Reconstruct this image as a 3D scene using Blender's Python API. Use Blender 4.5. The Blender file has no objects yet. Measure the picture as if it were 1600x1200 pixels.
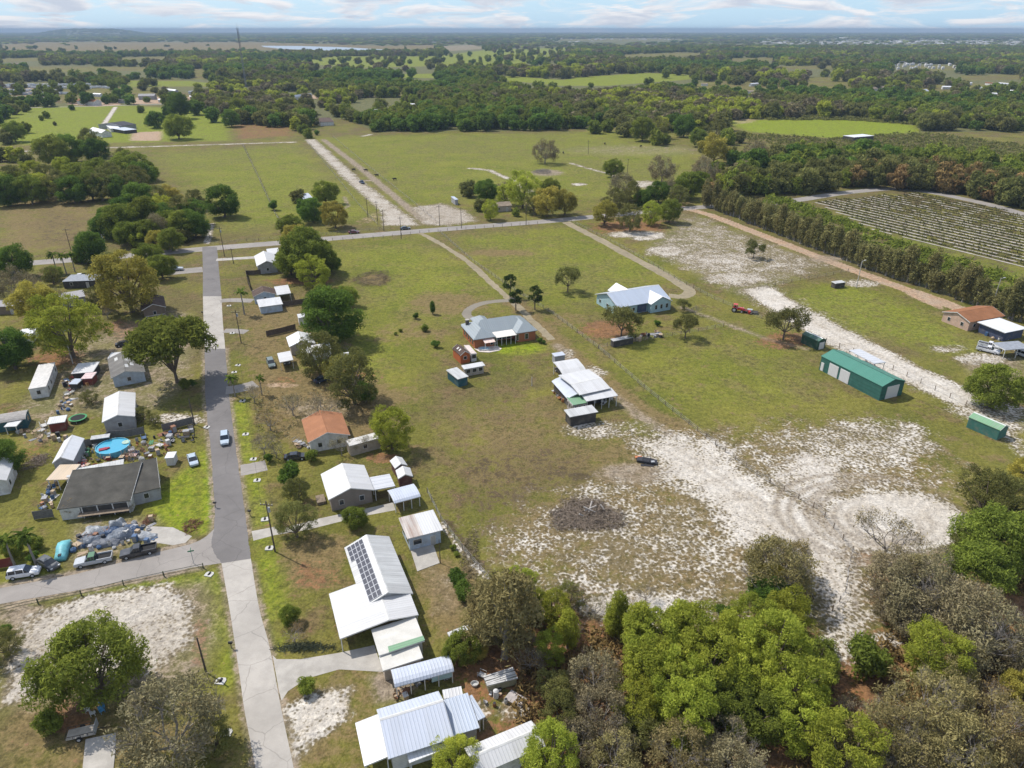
import bpy, bmesh, math, random
import numpy as np
from mathutils import Vector, Matrix
R = math.radians
sc = bpy.context.scene
C = sc.collection
# ------------------------------------------------------------------ camera, sky, sun, exposure
H, F, HOR = 80.0, 1110.0, 46.0
PITCH = math.atan((600 - HOR) / F)
SP, CP = math.sin(PITCH), math.cos(PITCH)
cam = bpy.data.objects.new("camera", bpy.data.cameras.new("camera")); C.objects.link(cam)
cam.location = (0, 0, H); cam.rotation_euler = (R(90) - PITCH, 0, 0)
cam.data.sensor_fit = 'HORIZONTAL'; cam.data.sensor_width = 36; cam.data.lens = 36 * F / 1600
cam.data.clip_start = 1; cam.data.clip_end = 120000
sc.camera = cam
SUN_EL, SUN_AZ = R(54), math.atan2(-.845, .535)
TOSUN = Vector((math.sin(SUN_AZ) * math.cos(SUN_EL), math.cos(SUN_AZ) * math.cos(SUN_EL), math.sin(SUN_EL)))
w = bpy.data.worlds.new("World"); sc.world = w; w.use_nodes = True
def build_world():
    nt = w.node_tree; N = nt.nodes; L = nt.links
    bg = N["Background"]; bg.inputs[1].default_value = 0.15
    sky = N.new("ShaderNodeTexSky"); sky.sky_type = 'NISHITA'; sky.sun_disc = False
    sky.sun_elevation = SUN_EL; sky.sun_rotation = SUN_AZ
    sky.air_density = 1.0; sky.dust_density = 0.6; sky.ozone_density = 2.0
    tc = N.new("ShaderNodeTexCoord")
    mp = N.new("ShaderNodeMapping"); mp.inputs['Scale'].default_value = (11, 11, 72)
    L.new(tc.outputs['Generated'], mp.inputs['Vector'])
    n1 = N.new("ShaderNodeTexNoise"); n1.inputs['Scale'].default_value = 1.0; n1.inputs['Detail'].default_value = 7; n1.inputs['Roughness'].default_value = .58
    n1.inputs['Distortion'].default_value = .6
    L.new(mp.outputs[0], n1.inputs['Vector'])
    mp2 = N.new("ShaderNodeMapping"); mp2.inputs['Scale'].default_value = (11, 11, 72); mp2.inputs['Location'].default_value = (0, 0, .32)
    L.new(tc.outputs['Generated'], mp2.inputs['Vector'])
    n2 = N.new("ShaderNodeTexNoise"); n2.inputs['Scale'].default_value = 1.0; n2.inputs['Detail'].default_value = 7; n2.inputs['Roughness'].default_value = .58
    n2.inputs['Distortion'].default_value = .6
    L.new(mp2.outputs[0], n2.inputs['Vector'])
    m = N.new("ShaderNodeMapRange"); m.interpolation_type = 'SMOOTHSTEP'; m.inputs[1].default_value = .44; m.inputs[2].default_value = .585
    L.new(n1.outputs[0], m.inputs[0])
    sh = N.new("ShaderNodeMapRange"); sh.interpolation_type = 'SMOOTHSTEP'; sh.inputs[1].default_value = .42; sh.inputs[2].default_value = .68
    L.new(n2.outputs[0], sh.inputs[0])
    cc = N.new("ShaderNodeMix"); cc.data_type = 'RGBA'
    cc.inputs[6].default_value = (4.5, 4.5, 4.6, 1); cc.inputs[7].default_value = (2.9, 3.2, 3.75, 1)
    L.new(sh.outputs[0], cc.inputs[0])
    # whitish haze hugging the horizon under clear pale blue
    mx = N.new("ShaderNodeMix"); mx.data_type = 'RGBA'
    sx = N.new("ShaderNodeSeparateXYZ"); L.new(tc.outputs['Generated'], sx.inputs[0])
    el = N.new("ShaderNodeMapRange"); el.interpolation_type = 'SMOOTHSTEP'; el.inputs[1].default_value = .0; el.inputs[2].default_value = .30; el.inputs[3].default_value = .85; el.inputs[4].default_value = 0; L.new(sx.outputs[2], el.inputs[0])
    lo = N.new("ShaderNodeMix"); lo.data_type = 'RGBA'; L.new(el.outputs[0], lo.inputs[0]); L.new(sky.outputs[0], lo.inputs[6]); lo.inputs[7].default_value = (2.25, 3.45, 4.6, 1)
    L.new(m.outputs[0], mx.inputs[0]); L.new(lo.outputs[2], mx.inputs[6]); L.new(cc.outputs[2], mx.inputs[7])
    L.new(mx.outputs[2], bg.inputs[0])
build_world()
sl = bpy.data.lights.new("sun", 'SUN'); sl.energy = 3.6; sl.angle = R(.53); sl.color = (1, .955, .89)
so = bpy.data.objects.new("sun", sl); C.objects.link(so)
so.rotation_euler = TOSUN.to_track_quat('Z', 'Y').to_euler(); so.location = (-200, 200, 300)
vs = sc.view_settings
vs.view_transform = 'Standard'; vs.look = 'None'; vs.exposure = 0.48; vs.gamma = 1; vs.use_curve_mapping = False
sc.cycles.max_bounces = 5; sc.cycles.diffuse_bounces = 3; sc.cycles.transmission_bounces = 3; sc.cycles.transparent_max_bounces = 6
sc.cycles.volume_bounces = 0
sc.cycles.use_denoising = True
# ------------------------------------------------------------------ helpers
def down(py): return SP + (py - 600) / F * CP
def g(px, py, z=0.0):
    d = (H - z) / down(py)
    return Vector(((px - 800) / F * d, d * (CP - (py - 600) / F * SP), z))
def ppm(py, z=0.0): return F * down(py) / (H - z)
def px_of(P):
    x, y, z = P[0], P[1], P[2] - H
    d = y * CP - z * SP
    return 800 + F * x / d, 600 + F * (-z * CP - y * SP) / d
def xy(pts): return [tuple(g(*p)[:2]) for p in pts]
class MB:
    def __init__(s): s.v = []; s.f = []
    def add(s, vs, fs):
        o = len(s.v); s.v += [tuple(x) for x in vs]; s.f += [tuple(i + o for i in f) for f in fs]; return s
    def box(s, c, d, rot=0.0, taper=1.0):
        cx, cy, cz = c; dx, dy, dz = d[0] / 2, d[1] / 2, d[2] / 2
        co, si = math.cos(rot), math.sin(rot); vs = []
        for z, t in ((-dz, 1), (dz, taper)):
            for x, y in ((-dx, -dy), (dx, -dy), (dx, dy), (-dx, dy)):
                x *= t; y *= t
                vs.append((cx + x * co - y * si, cy + x * si + y * co, cz + z))
        return s.add(vs, [(3, 2, 1, 0), (4, 5, 6, 7), (0, 1, 5, 4), (1, 2, 6, 5), (2, 3, 7, 6), (3, 0, 4, 7)])
    def tube(s, p, q, r0, r1, n=8, cap=True):
        p = Vector(p); q = Vector(q); a = (q - p)
        if a.length < 1e-6: return s
        a.normalize(); u = a.orthogonal().normalized(); v = a.cross(u)
        vs = []
        for c, r in ((p, r0), (q, r1)):
            for i in range(n):
                t = 2 * math.pi * i / n
                vs.append(c + u * (r * math.cos(t)) + v * (r * math.sin(t)))
        fs = [(i, (i + 1) % n, n + (i + 1) % n, n + i) for i in range(n)]
        if cap: fs += [tuple(range(n))[::-1], tuple(range(n, 2 * n))]
        return s.add(vs, fs)
    def prism(s, poly, z0, z1):
        n = len(poly)
        return s.add([(x, y, z0) for x, y in poly] + [(x, y, z1) for x, y in poly],
                     [tuple(range(n))[::-1], tuple(range(n, 2 * n))] + [(i, (i + 1) % n, n + (i + 1) % n, n + i) for i in range(n)])
    def loft(s, rings, cap=True):
        n = len(rings[0]); o = len(s.v)
        vs = [p for r in rings for p in r]; fs = []
        for k in range(len(rings) - 1):
            for i in range(n):
                fs.append((k * n + i, k * n + (i + 1) % n, (k + 1) * n + (i + 1) % n, (k + 1) * n + i))
        if cap: fs += [tuple(range(n))[::-1], tuple(range((len(rings) - 1) * n, len(rings) * n))]
        return s.add(vs, fs)
    def mesh(s, name):
        me = bpy.data.meshes.new(name); me.from_pydata(s.v, [], s.f); me.update()
        b = bmesh.new(); b.from_mesh(me); bmesh.ops.recalc_face_normals(b, faces=b.faces); b.to_mesh(me); b.free()
        return me
    def build(s, name, m, parent=None, smooth=False):
        me = s.mesh(name)
        if m is not None: me.materials.append(m)
        if smooth: me.polygons.foreach_set('use_smooth', [True] * len(me.polygons))
        return link(name, me, parent)
def link(name, me, parent=None):
    o = bpy.data.objects.new(name, me); C.objects.link(o)
    if parent is not None: o.parent = parent
    return o
PENDING = []   # (object, base label, image x) - repeated labels get told apart at the end
def tag(o, label, cat, group=None, kind=None, at=None):
    o['label'] = label; o['category'] = cat
    if group: o['group'] = group
    if kind: o['kind'] = kind
    if kind is None: PENDING.append((o, label, at))
    return o
def thing(name, label, cat, loc=(0, 0, 0), rot=0.0, group=None, at=None):
    o = bpy.data.objects.new(name, None); C.objects.link(o)
    o.location = loc; o.rotation_euler = (0, 0, rot); o.empty_display_size = .5
    return tag(o, label, cat, group, None, at)
ORD = "leftmost second third fourth fifth sixth seventh eighth ninth tenth eleventh twelfth thirteenth fourteenth fifteenth sixteenth seventeenth eighteenth nineteenth twentieth".split()
def finish_labels():
    by = {}
    for o, l, at in PENDING: by.setdefault(l, []).append((o, at))
    for l, lst in by.items():
        if len(lst) < 2 or len(lst) > 20: continue
        lst.sort(key=lambda t: px_of(t[0].location)[0])
        n = len(lst)
        for i, (o, at) in enumerate(lst):
            if i == 0: p = "leftmost"
            elif i == n - 1: p = "rightmost"
            else: p = ORD[i] + " from left"
            o['label'] = f"{l}, {p}"
# ------------------------------------------------------------------ materials
class NT:
    def __init__(s, name):
        s.m = bpy.data.materials.new(name); s.m.use_nodes = True
        s.N = s.m.node_tree.nodes; s.L = s.m.node_tree.links
        s.b = s.N["Principled BSDF"]; s.out = s.N["Material Output"]
    def new(s, t): return s.N.new(t)
    def put(s, sock, v):
        if hasattr(v, 'is_output') or isinstance(v, bpy.types.NodeSocket): s.L.new(v, sock)
        elif v is not None:
            if isinstance(v, tuple) and len(v) == 3 and sock.type == 'RGBA': v = (*v, 1)
            sock.default_value = v
    def coord(s, kind='Object', scale=None):
        t = s.new("ShaderNodeTexCoord").outputs[kind]
        if scale is None: return t
        mp = s.new("ShaderNodeMapping"); mp.inputs['Scale'].default_value = scale; s.L.new(t, mp.inputs[0]); return mp.outputs[0]
    def noise(s, vec, scale, detail=3, rough=.55, lo=.32, hi=.68, dist=0.0):
        n = s.new("ShaderNodeTexNoise"); s.put(n.inputs['Vector'], vec); n.inputs['Scale'].default_value = scale
        n.inputs['Detail'].default_value = detail; n.inputs['Roughness'].default_value = rough; n.inputs['Distortion'].default_value = dist
        return s.rng(n.outputs[0], lo, hi)
    def rng(s, v, lo, hi, a=0.0, b=1.0, smooth=False):
        m = s.new("ShaderNodeMapRange"); m.interpolation_type = 'SMOOTHSTEP' if smooth else 'LINEAR'
        s.put(m.inputs[0], v); m.inputs[1].default_value = lo; m.inputs[2].default_value = hi; m.inputs[3].default_value = a; m.inputs[4].default_value = b
        return m.outputs[0]
    def mix(s, f, a, b, mode='MIX'):
        m = s.new("ShaderNodeMix"); m.data_type = 'RGBA'; m.blend_type = mode
        s.put(m.inputs[0], f); s.put(m.inputs[6], a); s.put(m.inputs[7], b); return m.outputs[2]
    def math(s, op, a, b=0.0, c=0.0):
        m = s.new("ShaderNodeMath"); m.operation = op; s.put(m.inputs[0], a); s.put(m.inputs[1], b); s.put(m.inputs[2], c); return m.outputs[0]
    def hsv(s, col, h=.5, sa=1.0, v=1.0):
        m = s.new("ShaderNodeHueSaturation"); s.put(m.inputs[0], h); s.put(m.inputs[1], sa); s.put(m.inputs[2], v); s.put(m.inputs[4], col); return m.outputs[0]
    def bump(s, h, strength=.4, dist=.05):
        m = s.new("ShaderNodeBump"); m.inputs['Strength'].default_value = strength; m.inputs['Distance'].default_value = dist
        s.put(m.inputs['Height'], h); s.L.new(m.outputs[0], s.b.inputs['Normal'])
    def fin(s, col, rough=.8, metal=0.0, spec=None):
        s.put(s.b.inputs['Base Color'], col); s.put(s.b.inputs['Roughness'], rough); s.b.inputs['Metallic'].default_value = metal
        if spec is not None: s.b.inputs['Specular IOR Level'].default_value = spec
        return s.m
MATS = {}
def mul(c, k): return tuple(min(1, x * k) for x in c)
def simple(name, col, rough=.8, var=.25, scale=1.5, metal=0.0, spec=.3, dirt=None, damt=.5):
    """painted or raw surface with blotchy wear and fine grain"""
    if name in MATS: return MATS[name]
    t = NT(name); v = t.coord()
    a = t.noise(v, scale, 4); b = t.noise(v, scale * 9, 2)
    c = t.mix(a, mul(col, 1 - var), mul(col, 1 + var * .5))
    c = t.mix(t.math('MULTIPLY', b, .3), c, mul(col, .7))
    if dirt: c = t.mix(t.math('MULTIPLY', t.noise(v, scale * .6, 5, .65, .48, .66), damt), c, dirt)
    MATS[name] = t.fin(c, rough, metal, spec); return MATS[name]
def metal_roof(name, col, ribs='x', pitch=.45, stain=.45, stain_col=(.3, .29, .27), rough=.45, bump=.5):
    """ribbed sheet roofing: ribs run down the slope, long streaky weather stains"""
    if name in MATS: return MATS[name]
    t = NT(name); v = t.coord()
    wv = t.new("ShaderNodeTexWave"); wv.wave_type = 'BANDS'; wv.bands_direction = 'X'; wv.inputs['Scale'].default_value = 2 * math.pi / pitch / 20
    t.L.new(v, wv.inputs['Vector']); r = t.rng(wv.outputs['Fac'] if 'Fac' in wv.outputs else wv.outputs[1], .6, .95, smooth=True)
    st = t.noise(t.coord('Object', (1.6, .12, .12)), 1.0, 4, .6, .42, .72)
    bl = t.noise(v, .35, 4, .6, .4, .7)
    pan = t.noise(t.coord('Object', (.9, .02, .02)), 1.0, 0, .5, .35, .65)
    c = t.mix(t.math('MULTIPLY', pan, .22), col, mul(col, .8))
    c = t.mix(t.math('MULTIPLY', st, stain), c, stain_col)
    c = t.mix(t.math('MULTIPLY', bl, stain * .6), c, mul(col, .6))
    c = t.mix(t.math('MULTIPLY', r, .14), c, mul(col, .6))
    t.bump(r, bump, .06)
    MATS[name] = t.fin(c, rough, 0, .5); return MATS[name]
def shingle(name, col, var=.35, streak=.3):
    if name in MATS: return MATS[name]
    t = NT(name); v = t.coord()
    a = t.noise(v, .5, 4); b = t.noise(t.coord('Object', (1, 1.4, 1.4)), 4.5, 2); s = t.noise(t.coord('Object', (.7, .08, .08)), 1, 3)
    wv = t.new("ShaderNodeTexWave"); wv.bands_direction = 'Y'; wv.inputs['Scale'].default_value = 1.1; wv.inputs['Distortion'].default_value = .4; t.L.new(v, wv.inputs['Vector'])
    c = t.mix(a, mul(col, 1 - var), mul(col, 1 + var * .6)); c = t.mix(t.math('MULTIPLY', b, .35), c, mul(col, .55))
    c = t.mix(t.math('MULTIPLY', s, streak), c, mul(col, .6)); c = t.mix(t.math('MULTIPLY', wv.outputs[1], .12), c, mul(col, .5))
    MATS[name] = t.fin(c, .9, 0, .2); return MATS[name]
def siding(name, col, var=.2, pitch=.3, dirt=(.2, .17, .13)):
    if name in MATS: return MATS[name]
    t = NT(name); v = t.coord()
    wv = t.new("ShaderNodeTexWave"); wv.bands_direction = 'Z'; wv.inputs['Scale'].default_value = 2 * math.pi / pitch / 20; t.L.new(v, wv.inputs['Vector'])
    r = t.rng(wv.outputs[1], .75, .98)
    c = t.mix(t.noise(v, .9, 4), mul(col, 1 - var), mul(col, 1.05)); c = t.mix(t.math('MULTIPLY', r, .35), c, mul(col, .45))
    c = t.mix(t.math('MULTIPLY', t.noise(v, .7, 5, .65, .5, .7), .45), c, dirt)
    t.bump(r, .3, .03)
    MATS[name] = t.fin(c, .75, 0, .3); return MATS[name]
def brick(name, c1, c2):
    if name in MATS: return MATS[name]
    t = NT(name); v = t.coord()
    b = t.new("ShaderNodeTexBrick"); t.L.new(v, b.inputs[0]); b.inputs['Color1'].default_value = (*c1, 1); b.inputs['Color2'].default_value = (*c2, 1)
    b.inputs['Mortar'].default_value = (.22, .13, .08, 1); b.inputs['Scale'].default_value = 2.2; b.inputs['Mortar Size'].default_value = .015
    n = t.noise(v, 3, 4)
    MATS[name] = t.fin(t.mix(t.math('MULTIPLY', n, .4), t.mix(.5, c1, b.outputs[0]), c2), .9, 0, .2); return MATS[name]
def glassm(name='window_glass', col=(.02, .025, .03)):
    if name in MATS: return MATS[name]
    t = NT(name); MATS[name] = t.fin(col, .08, 0, .8); return MATS[name]
def paint(name, col, rough=.3):
    if name in MATS: return MATS[name]
    t = NT(name); v = t.coord(); c = t.mix(t.noise(v, 2, 3), mul(col, .88), col)
    c = t.mix(t.math('MULTIPLY', t.noise(v, 1.1, 5, .65, .5, .72), .3), c, (.25, .22, .18))
    m = t.fin(c, rough, 0, .5); t.b.inputs['Coat Weight'].default_value = .4; MATS[name] = m; return m
WHITE = simple('white_paint', (.62, .61, .585), .6, .15, 1.2, dirt=(.4, .37, .32), damt=.3)
GREYM = simple('grey_steel', (.38, .39, .40), .5, .2, 1.5)
DARK = simple('dark_timber', (.05, .045, .04), .8, .3, 2)  # one dark brown base for planks, posts and seats
WOOD = simple('weathered_timber', (.22, .17, .12), .85, .35, 2.5)
RUBBER = simple('tyre_rubber', (.02, .02, .02), .9, .3, 4)
CONC = simple('concrete', (.40, .372, .33), .9, .2, .5, dirt=(.25, .23, .2), damt=.5)
GLASS = glassm()
# ------------------------------------------------------------------ the ground: one sheet to the horizon, finer near the village
def build_ground():
    ys = list(np.arange(-160, 45, 6.0)); y = 45.0
    while y < 26000: ys.append(y); y += max(.45, y * .0062)
    ys = np.array(ys); NX = 780
    hw = .9 * np.maximum(ys, 0) + 150
    u = np.linspace(-1, 1, NX)
    X = hw[:, None] * u[None, :]; Y = np.repeat(ys[:, None], NX, 1)
    x = X.ravel(); y = Y.ravel(); n = len(x)
    ch = {k: np.zeros(n, np.float32) for k in ('sand', 'dirt', 'rust', 'dry', 'lush', 'scrub', 'clay', 'wood')}
    def put(k, idx, v, mode='max'):
        a = ch[k]
        if mode == 'max': a[idx] = np.maximum(a[idx], v)
        elif mode == 'sub': a[idx] = np.clip(a[idx] - v, 0, 1)
    def sel(x0, x1, y0, y1): return np.nonzero((x > x0) & (x < x1) & (y > y0) & (y < y1))[0]
    def sdf(P, idx):
        px, py = x[idx], y[idx]; d = np.full(len(idx), 1e18); ins = np.zeros(len(idx), bool); m = len(P)
        for i in range(m):
            ax, ay = P[i]; bx, by = P[(i + 1) % m]
            ex, ey = bx - ax, by - ay; t = np.clip(((px - ax) * ex + (py - ay) * ey) / (ex * ex + ey * ey + 1e-9), 0, 1)
            d = np.minimum(d, (px - ax - t * ex) ** 2 + (py - ay - t * ey) ** 2)
            if ay != by:
                c = ((ay > py) != (by > py)) & (px < (bx - ax) * (py - ay) / (by - ay) + ax); ins ^= c
        d = np.sqrt(d); return np.where(ins, d, -d)
    def poly(k, pts, v=1.0, fe=3.0, mode='max'):
        P = xy(pts); xs = [p[0] for p in P]; yy = [p[1] for p in P]
        idx = sel(min(xs) - fe, max(xs) + fe, min(yy) - fe, max(yy) + fe)
        if not len(idx): return
        t = np.clip(sdf(P, idx) / (2 * fe) + .5, 0, 1); put(k, idx, v * t * t * (3 - 2 * t), mode)
    def ell(k, cx, cy, rx, ry, v=1.0, soft=.5, mode='max'):
        c = g(cx, cy); ax = rx / ppm(cy); b0 = g(cx, cy - ry); b1 = g(cx, cy + ry); cy_ = (b0.y + b1.y) / 2; ay = abs(b0.y - b1.y) / 2
        sk = (b0.x - b1.x) / (b0.y - b1.y + 1e-9)
        idx = sel(c.x - ax * 1.8 - abs(sk) * ay, c.x + ax * 1.8 + abs(sk) * ay, cy_ - ay * 1.5, cy_ + ay * 1.5)
        if not len(idx): return
        dx = x[idx] - c.x - sk * (y[idx] - cy_)
        r = np.sqrt((dx / ax) ** 2 + ((y[idx] - cy_) / ay) ** 2)
        t = np.clip((1 + soft - r) / (2 * soft), 0, 1); put(k, idx, v * t * t * (3 - 2 * t), mode)
    def line(k, pts, wd, v=1.0, fe=1.0, mode='max'):
        P = xy(pts)
        for (ax, ay), (bx, by) in zip(P[:-1], P[1:]):
            m = wd + fe; idx = sel(min(ax, bx) - m, max(ax, bx) + m, min(ay, by) - m, max(ay, by) + m)
            if not len(idx): continue
            ex, ey = bx - ax, by - ay; t = np.clip(((x[idx] - ax) * ex + (y[idx] - ay) * ey) / (ex * ex + ey * ey + 1e-9), 0, 1)
            d = np.hypot(x[idx] - ax - t * ex, y[idx] - ay - t * ey); q = np.clip((wd / 2 + fe / 2 - d) / fe, 0, 1); put(k, idx, v * q, mode)
    # woodland floor everywhere far off, then the open fields cut out of it
    far = np.nonzero(y > g(800, 206).y)[0]; ch['wood'][far] = 1
    for pts in OPEN: poly('wood', pts, 1.2, max(3, .006 * g(*pts[0]).y), 'sub')
    for pts, k, v in FIELDS: poly(k, pts, v, 8)
    for a in PAINT:
        {'p': poly, 'e': ell, 'l': line}[a[0]](*a[1:])
    for r in (4.2, 6.0, 7.3, 9.0, 10.6, 11.8, 13.5, 15.2):       # ruts where a vehicle circled in the sand
        c = g(1390, 813); idx = sel(c.x - 24, c.x + 24, c.y - 24, c.y + 24)
        an = np.arctan2(y[idx] - c.y, x[idx] - c.x); d = np.abs(np.hypot((x[idx] - c.x) * .78, y[idx] - c.y) - r - .5 * np.sin(an * 2 + r)); put('dirt', idx, .9 * np.clip(1.15 - d / .8, 0, 1) * np.clip(.62 + .6 * np.sin(an + 2.4 + .2 * r), 0, 1))
    for pts in (((1205,752),(1270,800),(1315,850),(1330,900),(1338,950)), ((1215,748),(1285,800),(1326,850),(1342,905)), ((1020,692),(1110,745),(1200,800),(1270,850),(1310,920)), ((1040,690),(1130,745),(1215,798),(1285,850)), ((1200,730),(1260,712),(1320,730),(1325,770)), ((1215,742),(1262,724),(1305,738),(1310,768)), ((1250,480),(1345,531),(1450,583),(1530,625)), ((1230,482),(1330,535),(1430,583),(1510,626))):
        line('dirt', pts, .6, .8, .8)
    me = bpy.data.meshes.new('ground'); ny = len(ys)
    me.vertices.add(n); co = np.zeros((n, 3), np.float32); co[:, 0] = x; co[:, 1] = y
    # a low wooded rise on the horizon
    co[:, 2] = 80 * np.exp(-((x / (y + 1) + .53) / .06) ** 4) * np.exp(-((y - 13000) / 1700) ** 2)
    me.vertices.foreach_set('co', co.ravel())
    i = (np.arange(ny - 1)[:, None] * NX + np.arange(NX - 1)[None, :]).ravel()
    q = np.stack([i, i + 1, i + NX + 1, i + NX], 1).astype(np.int32); nf = len(q)
    me.loops.add(nf * 4); me.loops.foreach_set('vertex_index', q.ravel()); me.polygons.add(nf)
    me.polygons.foreach_set('loop_start', np.arange(nf, dtype=np.int32) * 4)
    me.update(calc_edges=True)
    for nm, ks in (('cover_a', ('sand', 'dirt', 'rust', 'dry')), ('cover_b', ('lush', 'scrub', 'clay', 'wood'))):
        a = me.attributes.new(nm, 'FLOAT_COLOR', 'POINT'); a.data.foreach_set('color', np.stack([ch[k] for k in ks], 1).ravel())
    me.materials.append(ground_mat())
    o = link('ground', me); tag(o, 'flat pasture and sandy soil reaching to the horizon', 'ground', kind='structure')
def ground_mat():
    t = NT('ground_cover'); P = t.coord()
    def attr(nm):
        a = t.new("ShaderNodeAttribute"); a.attribute_name = nm; s = t.new("ShaderNodeSeparateColor"); t.L.new(a.outputs['Color'], s.inputs[0]); return (*s.outputs, a.outputs['Alpha'])
    sand, dirt, rust, dry = attr('cover_a'); lush, scrub, clay, wood = attr('cover_b')
    n0 = t.noise(P, .012, 3); n1 = t.noise(P, .05, 4, .6); n2 = t.noise(P, .22, 4, .62); n3 = t.noise(P, .85, 4, .65); n4 = t.noise(P, 2.2, 4, .7, .3, .7)
    n1b = t.noise(t.coord('Object', (1.07, .93, 1)), .085, 5, .65, .3, .7)
    half = lambda v, k: t.math('MULTIPLY', t.math('SUBTRACT', v, .5), k)
    def edge(ch, amp_mid=.35, amp_fine=.45, lo=.42, hi=.6):
        v = t.math('ADD', ch, half(n2, amp_mid)); v = t.math('ADD', v, half(n3, amp_fine)); v = t.math('ADD', v, half(n4, amp_fine * .7)); return t.rng(v, lo, hi, smooth=True)
    GR, YG, OL, BR = (.102, .106, .022), (.188, .168, .039), (.130, .108, .042), (.165, .116, .060)
    c = t.mix(n1, GR, YG)
    c = t.mix(t.rng(t.math('ADD', n1b, half(n0, .9)), .35, .8), c, OL)
    c = t.mix(t.math('MULTIPLY', t.rng(t.math('ADD', n2, half(n1b, .8)), .55, .95, smooth=True), .6), c, BR)
    c = t.mix(t.math('MULTIPLY', lush, t.rng(n2, -.2, .6)), c, t.mix(n3, (.125, .190, .012), (.25, .28, .020)))
    dryc = t.mix(n2, (.20, .135, .070), (.17, .132, .055))
    c = t.mix(t.math('MULTIPLY', edge(dry, .6, .4, .2, .75), .92), c, dryc)
    c = t.mix(edge(scrub, .5, .8, .35, .7), c, t.mix(n3, (.05, .038, .024), (.095, .072, .040)))
    c = t.mix(edge(wood, .3, .3), c, t.mix(n2, (.085, .098, .036), (.16, .145, .065)))
    c = t.mix(edge(dirt, .5, .5, .3, .75), c, t.mix(n2, (.21, .155, .10), (.31, .25, .185)))
    c = t.mix(edge(rust, .6, .7, .35, .7), c, t.mix(n2, (.25, .125, .055), (.17, .10, .055)))
    c = t.mix(edge(clay, .25, .25, .3, .7), c, t.mix(n2, (.38, .25, .165), (.37, .285, .21)))
    # bare sand shows between tussocks: every tussock a dark dot whose size falls as the sand takes over
    vo = t.new("ShaderNodeTexVoronoi"); vo.inputs['Scale'].default_value = 1.7; t.L.new(P, vo.inputs['Vector'])
    se = t.math('ADD', sand, half(n2, .42)); se = t.math('ADD', se, half(n1b, .30)); rad = t.math('SUBTRACT', 1.16, t.math('MULTIPLY', se, 1.05))
    dd = t.math('ADD', vo.outputs['Distance'], half(n4, .55)); sandf = t.rng(t.math('SUBTRACT', dd, rad), -.32, .30, smooth=True)
    sandf = t.math('MULTIPLY', sandf, t.rng(sand, .06, .32, smooth=True))
    tus = t.math('MULTIPLY', t.rng(t.math('ADD', sand, half(n2, .3)), .15, .55, smooth=True), .92)
    c = t.mix(tus, c, t.mix(n3, (.105, .085, .05), (.205, .165, .095)))
    c = t.mix(sandf, c, t.mix(t.math('ADD', t.math('MULTIPLY', n2, .5), t.math('MULTIPLY', n1b, .5)), (.40, .345, .28), (.62, .58, .525)))
    c = t.mix(t.math('MULTIPLY', t.rng(dirt, .1, .9), .75), c, t.mix(n3, (.20, .16, .12), (.30, .25, .19)))
    # grass blades and clods: fine light and dark grain
    tv = t.new('ShaderNodeTexVoronoi'); tv.inputs['Scale'].default_value = .62; t.L.new(P, tv.inputs['Vector']); tf = t.rng(t.math('ADD', tv.outputs['Distance'], half(n4, .6)), .12, .62)
    c = t.mix(t.math('MULTIPLY', t.math('SUBTRACT', 1.0, sandf), t.rng(n1b, .15, .85, .15, .85)), c, t.mix(1.0, c, t.mix(tf, (.68, .66, .64), (1.14, 1.13, 1.10)), 'MULTIPLY'))
    gr = t.math('ADD', t.math('MULTIPLY', n4, .6), t.math('MULTIPLY', n3, .4))
    c = t.mix(1.0, c, t.mix(gr, (.45, .45, .46), (1.42, 1.42, 1.38)), 'MULTIPLY')
    t.bump(t.math('ADD', n4, t.math('MULTIPLY', n3, 2.0)), .55, .16)
    return t.fin(c, .95, 0, .12)
# open land amid the far woods (photo outlines projected onto the plain)
OPEN = [
 [(0,168),(0,226),(480,216),(456,196),(362,196),(344,176),(300,166),(200,164)],
 [(455,215),(500,186),(540,186),(600,212),(700,205),(800,205),(960,200),(1090,235),(1120,240),(1150,215),(1060,206),(900,215)],
 [(495,193),(530,186),(575,207),(575,220),(480,220)],
 [(200,126),(270,124),(330,130),(400,127),(400,134),(330,136),(200,136)],
 [(300,108),(322,106),(324,124),(300,124)], [(45,104),(170,104),(240,105),(240,110),(100,113),(40,112)],
 [(450,98),(520,88),(680,88),(760,78),(900,74),(870,82),(840,92),(820,100),(700,103),(560,106)],
 [(690,72),(740,70),(760,76),(700,80)], [(610,116),(680,115),(690,122),(620,122)], [(745,121),(800,119),(880,125),(900,121),(920,119),(1010,114),(1080,117),(1080,124),(950,134),(870,134)],
 [(825,84),(880,80),(885,94),(850,97)], [(0,70),(60,66),(400,66),(600,72),(680,70),(680,76),(560,79),(400,78),(200,80),(0,80)],
 [(1130,188),(1330,183),(1430,196),(1440,208),(1600,225),(1600,245),(1430,232),(1280,232),(1170,210),(1135,205)],
 [(1360,140),(1480,130),(1600,132),(1600,150),(1470,148),(1350,147)], [(1080,130),(1200,122),(1330,120),(1330,146),(1210,146),(1090,138)],
 [(0,135),(100,133),(180,135),(260,140),(320,150),(200,160),(0,162)], [(560,144),(640,143),(650,150),(560,151)], [(425,147),(500,147),(500,152),(425,152)],
 [(1420,103),(1500,102),(1500,109),(1440,111)], [(1190,104),(1300,102),(1310,107),(1200,109)], [(960,86),(1060,82),(1120,84),(1060,89),(980,90)], [(1120,92),(1200,90),(1230,94),(1150,97)], [(0,92),(60,90),(70,95),(0,97)], [(1250,122),(1320,120),(1330,126),(1260,128)], [(1500,118),(1600,116),(1600,124),(1510,126)], [(180,90),(260,88),(270,92),(190,94)], [(840,62),(960,60),(1100,61),(960,65)],
]
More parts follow.
